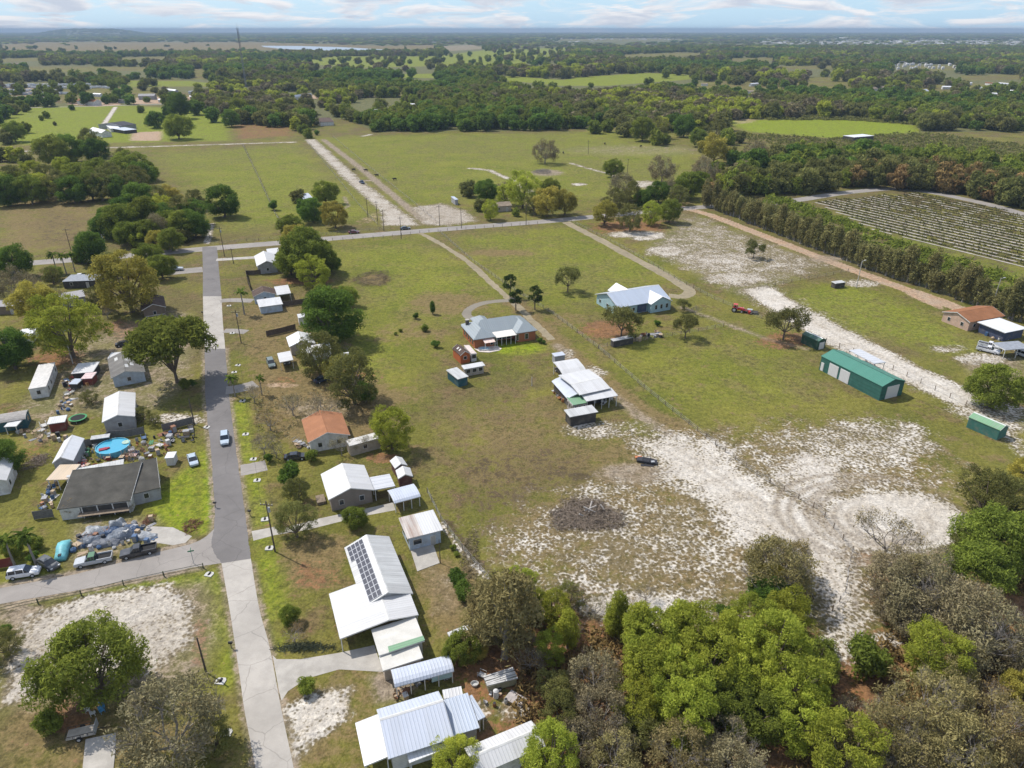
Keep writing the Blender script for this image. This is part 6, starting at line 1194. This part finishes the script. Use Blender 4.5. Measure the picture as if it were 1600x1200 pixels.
# wrecked car on the sand
p = g(1011, 722); o = thing('wrecked_car', 'burnt black car wreck on the white sand', 'wreck', (p.x, p.y, 0), -.3); BS = simple('burnt_steel', (.035, .035, .04), .6, .4, 2); mb = MB(); mb.loft([ring(x, .85 * k, .2, .42, z, .8 * k) for x, k, z in ((-2.1, .9, .5), (-1, 1, .62), (.8, 1, .58), (2.0, .85, .45))]); mb.build('body', BS, o); mb = MB()
for x, y, z in ((-.9, .6, .6), (-.9, -.6, .6), (.5, .6, .55), (.5, -.6, .55)): mb.tube((x, y, z), (x + .15, y * .8, z + .5), .05, .05, 5)
mb.box((-.2, .5, 1.08), (1.5, .08, .06), .1).box((-.2, -.5, 1.02), (1.5, .08, .06), -.1); mb.build('roof_frame', BS, o); MB().box((-1.9, .9, .35), (1.5, .8, .08), .3).build('door_panel', simple('orange_rust', (.45, .17, .08)), o); MB().box((1.2, -.5, .62), (.7, .5, .25), .4).build('engine_lump', GREYM, o); MB().box((.2, -1.3, .06), (2.6, .7, .06), .2).build('loose_panel', BS, o)
# ------------------------------------------------------------------ pool, trampoline and yard things
p = g(178, 704); o = thing('swimming_pool', 'round blue above ground pool with a red float', 'pool', (p.x, p.y, 0)); mb = MB(); n = 32; ro, ri = 3.3, 3.18; c = lambda r, z: [(r * math.cos(2 * math.pi * i / n), r * math.sin(2 * math.pi * i / n), z) for i in range(n)]
mb.loft([c(ro, 0), c(ro, 1.25), c(ri, 1.25), c(ri, .4)], False); mb.build('wall', simple('pool_liner', (.12, .42, .55), .4), o); MB().prism([q[:2] for q in c(ri, 0)], .35, 1.05).build('water', NT('pool_water')  .fin((.07, .33, .47), .08, 0, .5), o)
fl = MB(); fl.box((-1.4, -1.3, 1.12), (1.5, 1.0, .22), .5); fl.box((-.6, -1.0, 1.15), (.9, .5, .25), 1.1); fl.build('float', simple('dark_red_vinyl', (.30, .02, .04), .4), o); MB().tube((2.1, 1.6, 1.02), (2.1, 1.6, 1.2), .8, .85, 14).build('pale_float', simple('pale_green_vinyl', (.38, .52, .42), .4), o)
for k in range(10): a = k * .628; MB().box((ro * 1.01 * math.cos(a), ro * 1.01 * math.sin(a), .63), (.12, .12, 1.26), a).build('upright', WHITE, o)
p = g(123, 657); o = thing('trampoline', 'round trampoline with green rim', 'trampoline', (p.x, p.y, 0)); MB().prism([q[:2] for q in c(1.5, 0)], .72, .75).build('mat', RUBBER, o); mb = MB(); mb.loft([c(1.9, .70), c(1.9, .80), c(1.5, .80), c(1.5, .70)], False); mb.build('rim', simple('green_pad', (.06, .26, .10)), o)
for k in range(6): MB().tube((1.75 * math.cos(k), 1.75 * math.sin(k), 0), (1.75 * math.cos(k), 1.75 * math.sin(k), .7), .04, .04, 6).build('leg', GREYM, o)
p = g(757, 546); o = thing('hot_tub', 'small pale blue paddling pool on the brick house terrace', 'pool', (p.x, p.y, .1)); MB().loft([[(r * 1.5 * math.cos(i * .393), r * math.sin(i * .393), z) for i in range(16)] for r, z in ((1.1, 0), (1.15, .35), (1.0, .35), (.98, .22))], False).build('rim', WHITE, o); MB().prism([(1.42 * math.cos(i * .393), .95 * math.sin(i * .393)) for i in range(16)], .05, .26).build('water', NT('paddling_water').fin((.35, .55, .66), .1, 0, .5), o)
def chair(px, py, an, m, lab):
    p = g(px, py); o = thing('lawn_chair', lab, 'chair', (p.x, p.y, 0), an); MB().box((0, 0, .42), (.55, .55, .05)).build('seat', m, o); MB().box((-.26, 0, .75), (.05, .55, .6)).build('backrest', m, o)
    for x in (-.24, .24):
        for y in (-.24, .24): MB().box((x, y, .2), (.05, .05, .4)).build('leg', m, o)
PLW = simple('white_plastic', (.75, .75, .74), .4); PLB = simple('blue_plastic', (.10, .30, .50), .4)
for q in ((146,1117,.4,PLW,'white plastic chair below the big green tree'),(138,1112,2.0,PLW,'white plastic chair tipped aside below the big green tree'),(161,1107,-1,PLB,'blue plastic chair below the big green tree'),(160,1113,-.6,PLB,'second blue plastic chair below the big green tree')): chair(*q)
# tarp-covered heap before the dark house
def tarp(px, py, L, Wd, hh, an, m, lab, seed):
    L *= .85; Wd *= .8; hh *= .72
    p = g(px, py); o = thing('tarp_heap', lab, 'tarp heap', (p.x, p.y, 0), an, 'tarp covered heap before the dark roofed house'); rs = random.Random(seed); nx, ny = 18, 12; vs = []
    for i in range(nx + 1):
        for j in range(ny + 1):
            u_, v_ = i / nx * 2 - 1, j / ny * 2 - 1; e = max(0, 1 - abs(u_) ** 3) * max(0, 1 - abs(v_) ** 2.5)
            z = hh * e ** .45 * (.75 + .25 * math.sin(3.1 * u_ + seed) * math.cos(2.3 * v_ + seed)) + .10 * math.sin(11 * u_ + 5 * v_ + seed) * e + rs.uniform(-.05, .05) * e
            vs.append((u_ * L / 2 * (1 + .1 * math.sin(4 * v_ + seed)), v_ * Wd / 2 * (1 + .1 * math.cos(5 * u_)), max(z, .02)))
    mb = MB(); mb.add(vs, [(i * (ny + 1) + j, (i + 1) * (ny + 1) + j, (i + 1) * (ny + 1) + j + 1, i * (ny + 1) + j + 1) for i in range(nx) for j in range(ny)]); mb.build('tarpaulin', m, o); return o
TG = simple('grey_blue_tarp', (.15, .17, .20), .5, .3, .9); TW = simple('white_tarp', (.32, .335, .35), .5, .4, .9); TB = simple('blue_tarp', (.045, .08, .15), .5, .3, .9); TD = simple('dark_grey_tarp', (.14, .15, .17), .6, .3, .9)
for q in ((142,846,5,3.4,1.7,.3,TG,'grey blue tarp over the left end of the heap',1),(165,848,6,3.5,1.5,.2,TD,'dark grey tarp low at the front of the heap',2),(187,838,5,4,2.2,.5,TG,'tall grey tarp mound in the middle of the heap',3),(150,832,5,3.5,1.9,.1,TW,'white tarp at the back of the heap',4),(183,822,3,2.5,2.6,.4,TW,'tall pale wrapped bundle at the top of the heap',5),(206,829,4,3,1.6,-.3,TB,'dark blue tarp on the right of the heap',6),(224,838,5.5,2.8,1.2,-.2,TW,'long white tarp bundle at the right end of the heap',7),(172,834,4,3,1.6,.9,TB,'navy tarp between grey mounds of the heap',8),(128,852,3,2.4,1.0,.3,TD,'small dark tarp by the turquoise covered car',9)): tarp(*q)
# loose clutter: every piece a thing of its own
JC = {'white': (.50,.49,.47), 'blue': (.07,.13,.24), 'orange': (.36,.16,.06), 'tan': (.42,.31,.20), 'grey': (.30,.30,.31), 'black': (.03,.03,.035), 'red': (.32,.04,.03), 'green': (.07,.22,.10), 'pink': (.55,.36,.33), 'rusty': (.24,.11,.06)}
JM = {k: simple(k + '_junk', v, .6, .25, 2.5) for k, v in JC.items()}; rj = random.Random(21)
def junk(kind, col, px, py, where, s=1.0):
    p = g(px, py); m = JM[col]; o = thing({'crate': 'crate', 'barrel': 'barrel', 'board': 'board_pile', 'tub': 'plastic_tub', 'chair': 'lawn_chair', 'bag': 'rubbish_bag', 'appliance': 'old_appliance', 'frame': 'scrap_frame'}[kind], f"{col} {dict(crate='crate', barrel='barrel', board='stack of boards', tub='plastic tub', chair='chair', bag='rubbish bag', appliance='old appliance', frame='scrap frame')[kind]} {where}", dict(crate='crate', barrel='barrel', board='boards', tub='tub', chair='chair', bag='bag', appliance='appliance', frame='scrap')[kind], (p.x, p.y, 0), rj.uniform(0, 6.28), f"clutter {where}"); o.scale = (s, s, s)
    if kind == 'crate': MB().box((0, 0, .35), (1.0, .8, .7), 0, .95).build('body', m, o); MB().box((0, 0, .72), (1.04, .84, .06)).build('lid', JM[rj.choice(['grey', 'white', 'tan'])], o)
    elif kind == 'barrel': MB().loft([[(r * math.cos(i * .628), r * math.sin(i * .628), z) for i in range(10)] for r, z in ((.28, 0), (.33, .3), (.33, .6), (.29, .9))]).build('body', m, o); MB().tube((0, 0, .9), (0, 0, .93), .27, .25, 10).build('lid', JM['black'], o)
    elif kind == 'board':
        b = MB()
        for k in range(4): b.box((rj.uniform(-.1, .1), -.4 + .27 * k, .06 + .05 * (k % 2)), (2.4, .24, .06), rj.uniform(-.1, .1))
        b.build('planks', m, o)
    elif kind == 'tub': MB().loft([[(r * math.cos(i * .524), r * .8 * math.sin(i * .524), z) for i in range(12)] for r, z in ((.5, 0), (.62, .45), (.55, .45), (.45, .1))]).build('body', m, o)
    elif kind == 'chair':
        b = MB().box((0, 0, .42), (.55, .55, .06)).box((-.26, 0, .75), (.05, .55, .6)); [b.box((x, y, .2), (.05, .05, .4)) for x in (-.24, .24) for y in (-.24, .24)]; b.build('frame', m, o)
    elif kind == 'tyre': MB().loft([[((.33 + a * .13) * math.cos(i * .393), (.33 + a * .13) * math.sin(i * .393), z) for i in range(16)] for a, z in ((-1, .03), (0, 0), (1, .06), (1, .18), (0, .24), (-1, .2), (-1, .03))], False).build('tread', m, o)
    elif kind == 'bag': MB().loft([[(r * math.cos(i * .628) * rj.uniform(.85, 1.15), r * math.sin(i * .628) * rj.uniform(.85, 1.15), z) for i in range(10)] for r, z in ((.3, 0), (.5, .2), (.45, .5), (.2, .7), (.08, .8))]).build('body', m, o)
    elif kind == 'appliance': MB().box((0, 0, .6), (.75, .7, 1.2)).build('body', m, o); MB().box((.39, 0, .6), (.03, .6, 1.0)).build('door', JM['grey'], o)
    else:
        b = MB(); [b.tube((x, y, 0), (x, y, 1.2), .04, .04, 5) for x in (-.7, .7) for y in (-.5, .5)]; [b.box((0, y, z), (1.4, .05, .05)) for y in (-.5, .5) for z in (.5, 1.2)]; b.box((0, 0, .55), (1.3, .9, .06)); b.build('frame', m, o)
def clutter(where, quad, n, cols, kinds, s=(.8, 1.5)):
    (ax, ay), (bx, by), (cx, cy), (dx, dy) = quad; used = []
    for _ in range(n):
        for _try in range(30):
            u_, v_ = rj.random(), rj.random(); px = (ax * (1 - u_) + bx * u_) * (1 - v_) + (dx * (1 - u_) + cx * u_) * v_; py = (ay * (1 - u_) + by * u_) * (1 - v_) + (dy * (1 - u_) + cy * u_) * v_; q = g(px, py)
            if all((q - w2).length > 1.15 for w2 in used): break
        used.append(q); junk(rj.choice(kinds), rj.choice(cols), px, py, where, rj.uniform(*s) * .78)
ALLK = ['crate', 'barrel', 'board', 'tub', 'chair', 'bag', 'appliance', 'frame']
clutter('between the pool and the dark roofed house', [(125,722),(205,708),(200,722),(120,738)], 26, ['tan','white','red','blue','orange','pink','black'], ALLK, (.8, 1.4))
clutter('right of the pool', [(202,690),(272,676),(262,712),(205,724)], 34, list(JC), ALLK, (.8, 1.6)); clutter('left of the pool', [(128,698),(156,690),(152,705),(130,718)], 14, ['white','grey','black','green'], ALLK, (.8, 1.3))
clutter('in the vacant yard by the street', [(258,676),(300,670),(305,690),(262,697)], 18, ['white','grey','rusty','black','tan'], ALLK, (.9, 1.8)); clutter('along the left end of the dark house', [(72,760),(90,752),(88,792),(66,797)], 20, ['orange','white','black','blue','tan'], ALLK, (.8, 1.5))
clutter('amid the roadside junk', [(104,592),(146,588),(140,605),(100,612)], 24, ['orange','white','black','blue','red'], ALLK, (.8, 1.5)); clutter('in the strip of junk below the sheds', [(100,612),(122,606),(108,645),(90,648)], 16, ['white','grey','tan','blue'], ALLK, (.8, 1.4))
clutter('around the tarp covered heap', [(120,838),(240,812),(240,850),(112,868)], 34, ['white','grey','black','blue','tan','rusty'], ALLK, (.8, 1.5)); clutter('behind the red shed', [(20,668),(70,668),(110,690),(40,690)], 20, ['white','black','tan','grey'], ALLK, (.8, 1.5)); clutter('on the straw by the bottom woods', [(740,1050),(800,1060),(790,1100),(740,1120)], 10, ['grey','white','green','rusty'], ALLK, (.7, 1.2))
clutter('beside the orange roofed house', [(463,690),(486,698),(484,705),(462,700)], 9, ['white','grey','tan'], ALLK, (.8, 1.3)); clutter('behind the right edge house', [(1540,520),(1580,528),(1570,534),(1535,528)], 9, ['tan','white','blue'], ALLK, (.9, 1.5)); clutter('under the open tree by the blue house', [(985,527),(1030,518),(1036,528),(990,535)], 16, ['rusty','grey','black','tan'], ALLK, (1, 1.8))
clutter('around the barn front', [(868,608),(884,622),(882,632),(864,615)], 10, ['orange','white','tan','grey'], ALLK, (.8, 1.4)); clutter('by the barn lean-to', [(925,627),(962,619),(965,624),(930,634)], 8, ['grey','black','white'], ALLK, (.8, 1.4)); clutter('below the silver carport', [(615,1082),(640,1078),(640,1090),(612,1095)], 7, ['tan','white','rusty'], ALLK, (.7, 1.1)); clutter('under the silver carport', [(625,1066),(700,1046),(703,1052),(632,1073)], 12, ['grey','black','white','tan'], ALLK, (.7, 1.1))
# rounded flower bed with rusty edging, burn pile, ring of cut brush
def brush(px, py, rx, ry, hh, n, lab, m, name='brush_pile', seed=3, L=(1.0, 2.6), ringf=0.0):
    c = g(px, py); ax = rx / ppm(py); ay = abs(g(px, py - ry).y - g(px, py + ry).y) / 2; o = thing(name, lab, 'brush pile', (c.x, c.y, 0)); rs = random.Random(seed); mb = MB()
    for _ in range(n):
        a = rs.uniform(0, 6.28); r = math.sqrt(rs.uniform(ringf, 1)) * (1 + .16 * math.sin(3 * a + seed) + .10 * math.sin(7 * a + 2 * seed)) * (.92 + .25 * rs.random() ** 3); x, y = ax * r * math.cos(a), ay * r * math.sin(a); z = hh * max(.1, 1 - r * r * (0 if ringf else .9)) * (.35 + .65 * math.sin(2.3 * a + 5 * r + seed) ** 2) * rs.random(); b = rs.uniform(0, 6.28); e = rs.uniform(-.4, .5); l = rs.uniform(*L) / 2
        d = Vector((math.cos(b) * math.cos(e), math.sin(b) * math.cos(e), math.sin(e))) * l; q = Vector((x, y, max(z, l * abs(math.sin(e))))); mb.tube(q - d, q + d, rs.uniform(.02, .06), rs.uniform(.01, .03), 3, False)
    mb.build('branches', m, o); return o
BR1 = simple('dead_branches', (.24, .19, .145), .95, .4, 3); BR2 = simple('dry_brush', (.20, .16, .09), .95, .4, 3)
brush(917, 806, 56, 25, .95, 1500, 'large oval heap of dead brush on the sandy field', BR1, seed=3); brush(582, 436, 30, 13, .6, 380, 'oval ring of dark brush in the front pasture', BR2, seed=4, ringf=.35, L=(.8, 2.0)); brush(848, 269, 14, 3.5, 1.6, 300, 'grey log pile in the open central pasture', simple('grey_logs', (.25, .22, .19)), seed=5, L=(2, 5))
for (x0, y0), (x1, y1), z in (((912,792),(930,800),1.6), ((925,783),(920,800),1.7), ((932,790),(913,798),1.8), ((905,803),(912,806),1.2), ((938,788),(944,796),1.3)):
    a, b = g(x0, y0, z), g(x1, y1, z * .5); c = a.copy(); c.z = 0; o = thing('pale_log', 'pale bleached log lying on the oval brush heap', 'log', c, 0, 'logs on the brush heap'); MB().tube(a - c, b - c, .16, .12, 7).build('stem', simple('bleached_log', (.40, .36, .32)), o)
brush(300, 822, 14, 12, .5, 160, 'kidney shaped bed of rusty mulch on the lawn', simple('rusty_mulch', (.17, .075, .045)), 'flower_bed', 6, (.5, 1.1)); brush(233, 812, 8, 9, .7, 120, 'round bed of red brown stems by the concrete drive', simple('rusty_mulch', (.17, .075, .045)), 'flower_bed', 7, (.5, 1.1))
brush(58, 722, 16, 12, .8, 260, 'brown brush heap by the dark tree at left', BR1, 'brush_pile', 8, (.8, 2)); brush(475, 1012, 50, 7, .6, 300, 'row of leafy dark prunings along the broad drive', simple('dark_prunings', (.05, .06, .03)), 'brush_pile', 9, (.6, 1.6)); brush(735, 868, 14, 42, .4, 300, 'strip of rank weeds along the rear yard fence', BR2, 'weed_strip', 10, (.6, 1.6))
p = g(1190, 955); o = thing('fallen_log', 'dark fallen log at the edge of the near wood', 'log', (p.x + 7, p.y + 2, 0), .4); MB().tube((-2.6, 0, .3), (2.6, 0, .45), .25, .18, 8).build('stem', DARK, o)
# cattle in the pastures: one skinned body each
def cow_mesh():
    vs = [(0, 0, 1.0), (-.75, 0, 1.05), (.7, 0, 1.05), (1.05, 0, 1.2), (1.35, 0, 1.1), (1.6, 0, .95)]; es = [(0, 1), (0, 2), (2, 3), (3, 4), (4, 5)]; rad = [.42, .38, .36, .22, .17, .11]
    for x, pa in ((-.7, 1), (.65, 2)):
        for y in (-.22, .22): k = len(vs); vs += [(x, y, .75), (x + (.05 if x > 0 else -.08), y, .42), (x, y, .03)]; es += [(pa, k), (k, k + 1), (k + 1, k + 2)]; rad += [.15, .09, .07]
    k = len(vs); vs += [(-1.1, 0, 1.1), (-1.2, 0, .6)]; es += [(1, k), (k, k + 1)]; rad += [.06, .04]
    me = bpy.data.meshes.new('cow'); me.from_pydata(vs, es, []); o = bpy.data.objects.new('cow_skin', me); C.objects.link(o); m = o.modifiers.new('s', 'SKIN'); 
    for v, r in zip(me.skin_vertices[0].data, rad): v.radius = (r, r)
    me.skin_vertices[0].data[0].use_root = True
    s = o.modifiers.new('ss', 'SUBSURF'); s.levels = 1; dg = bpy.context.evaluated_depsgraph_get(); out = bpy.data.meshes.new_from_object(o.evaluated_get(dg)); bpy.data.objects.remove(o); out.materials.append(simple('dark_hide', (.025, .02, .018), .9, .3, 2)); return out
cm_ = cow_mesh()
for px, py in ((572,268),(553,267),(617,282),(1001,230),(589,276),(945,226),(1187,256),(880,240)):
    p = g(px, py); o = link('cow', cm_); o.location = p; o.rotation_euler = (0, 0, rj.uniform(0, 6.28)); o.scale = (1.1, 1.1, 1.1); tag(o, 'black cow standing on the far pasture', 'cow', 'cattle on the pasture')
# ------------------------------------------------------------------ crop field: white mulch strips and dark plants, row on row
def crop():
    A, Bq, Cq, D = g(1268,314), g(1425,300), g(1640,345), g(1640,432); E = g(1362,358)
    d = (g(1600,417) - E); d.normalize(); nrm = Vector((-d.y, d.x, 0)); field = [(q.x, q.y) for q in (E, A, Bq, Cq, D)]; vs = MB(); P, Nn, S = [], [], []; rs = np.random.RandomState(4); k = 0; off = 0.0
    while off < 260:
        o0 = E + nrm * off; run = []
        for s in np.arange(-220, 420, 5.0):
            q = o0 + d * s; run.append((inside(np.array([[q.x, q.y]]), field)[0], q))
        for (i0, q0), (i1, q1) in zip(run[:-1], run[1:]):
            if i0 and i1:
                far = (q0 - E).dot(nrm) / 120; 
                if rs.rand() > .04 + .5 * max(0, math.sin(q0.x * .021 + 1) * math.cos(q0.y * .017)) and rs.rand() > far * 1.1 - .25:
                    w2 = rs.uniform(.42, .62); a, b = q0 + nrm * w2, q0 - nrm * w2; c2, e2 = q1 - nrm * w2, q1 + nrm * w2; vs.add([(v.x, v.y, .06) for v in (a, b, c2, e2)], [(0, 1, 2, 3)])
                n = 20; t = rs.rand(n); base = np.array(q0)[None] * (1 - t)[:, None] + np.array(q1)[None] * t[:, None]; base += np.array(nrm)[None] * (2.3 + rs.normal(0, .4, n))[:, None]; base[:, 2] = rs.uniform(.05, .32, n); P.append(base); 
        off += 4.6; k += 1
    tag(vs.build('mulch_strips', simple('pale_mulch_strip', (.41, .37, .325), .8, .3, .1)), 'pale strips of sandy mulch between crop rows', 'mulch', kind='stuff')
    P = np.concatenate(P); v, tn = cards(P, rs.normal(0, .4, P.shape) + [0, 0, 1], rs.uniform(.4, .95, len(P)), rs.rand(len(P)), rs=rs)
    o = link('crop_plants', cards_mesh('crop_plants', v, tn, leaf_mat('crop_leaves', (.065, .065, .03), (.15, .14, .06)))); tag(o, 'rows of low dark plants in the striped field', 'crop', kind='stuff')
    # rank green growth along the near side of the field, and scrub in the clearings
    for nm, lab, poly_, n, hz, m, sz in (('undergrowth', 'bright green undergrowth between windbreak and crop rows', [(1200,303),(1270,322),(1360,362),(1480,402),(1640,452),(1640,480),(1500,440),(1330,378),(1190,322)], 3200, 1.8, LEAF['oakg'], 1.1),
        ('undergrowth', 'dark scrub at the foot of the windbreak', [(1098,300),(1200,330),(1330,384),(1500,452),(1640,500),(1640,488),(1500,442),(1330,374),(1180,318)], 7000, 2.6, LEAF['hedge'], 1.2),
        ('scrub', 'low brown scrub before the far right woods', [(1150,208),(1300,216),(1440,207),(1600,226),(1640,250),(1430,240),(1280,236),(1170,220)], 4200, 1.6, LEAF['olive'], 1.2),
        ('scrub', 'low grey scrub below the dark wood edge', [(1190,183),(1330,180),(1440,190),(1440,196),(1320,188),(1200,188)], 3000, 2.0, LEAF['olive'], 1.4),
        ('undergrowth', 'brown undergrowth beneath the near right trees', [(830,960),(930,985),(1010,1000),(1180,990),(1330,1050),(1420,950),(1500,870),(1620,840),(1660,1230),(820,1230),(800,1100)], 9000, 1.3, LEAF['brown'], .45),
        ('undergrowth', 'tangled weeds round the bare shrubs by the street', [(395,625),(450,600),(520,610),(560,640),(470,650),(440,720),(405,720)], 420, .7, LEAF['moss'], .28)):
        Q = xy(poly_); xs = [q[0] for q in Q]; ys = [q[1] for q in Q]; R2 = np.stack([rs.uniform(min(xs), max(xs), n * 3), rs.uniform(min(ys), max(ys), n * 3)], 1); R2 = R2[inside(R2, Q)][:n]
        cl = np.sin(R2[:, 0] * .35 + R2[:, 1] * .11) + np.sin(R2[:, 1] * .4 - R2[:, 0] * .2) + rs.normal(0, .5, len(R2)); keep = cl > -.6; R2 = R2[keep]; cl = cl[keep]
        P3 = np.concatenate([R2, (rs.rand(len(R2)) ** 1.3 * hz * np.clip((cl + 1) / 2, .2, 1))[:, None]], 1); k3 = 3; P3 = np.repeat(P3, k3, 0) + rs.normal(0, sz * .5, (len(P3) * k3, 3)) * [1, 1, .4]; P3[:, 2] = np.abs(P3[:, 2])
        v, tn = cards(P3, rs.normal(0, .5, P3.shape) + [0, 0, .8], sz * rs.uniform(.6, 1.3, len(P3)), rs.rand(len(P3)), rs=rs); tag(link(nm, cards_mesh(nm, v, tn, m)), lab, nm, kind='stuff')
crop()
# power lines of the village street
for (a, b) in (((377,536),(430,862)),((351,401),(377,536))):
    A, Bq = g(*a), g(*b); c = A.copy(); o = thing('power_line', 'thin sagging power line between two street poles', 'power line', (A.x, A.y, 0), 0, 'power lines along the street'); mb = MB()
    for dx in (-.9, .9):
        pr_ = None
        for k in range(13):
            t = k / 12; q = (A.lerp(Bq, t) - c) + Vector((dx, 0, 9.4 - 1.2 * 4 * t * (1 - t)))
            if pr_ is not None: mb.tube(pr_, q, .018, .018, 3, False)
            pr_ = q
    mb.build('wire', RUBBER, o)
# ------------------------------------------------------------------ haze: the air itself
def haze():
    mb = MB().box((0, 13400, 49.5), (56000, 27600, 103)); t = NT('hazy_air'); t.N.remove(t.b); v = t.new("ShaderNodeVolumePrincipled"); v.inputs['Color'].default_value = (.38, .50, .65, 1); v.inputs['Density'].default_value = HAZE_D; v.inputs['Anisotropy'].default_value = .0; t.L.new(v.outputs[0], t.out.inputs['Volume'])
    o = mb.build('haze', t.m); tag(o, 'thin bluish haze over the plain', 'haze', kind='stuff')
HAZE_D = 0.00009
haze()
finish_labels()
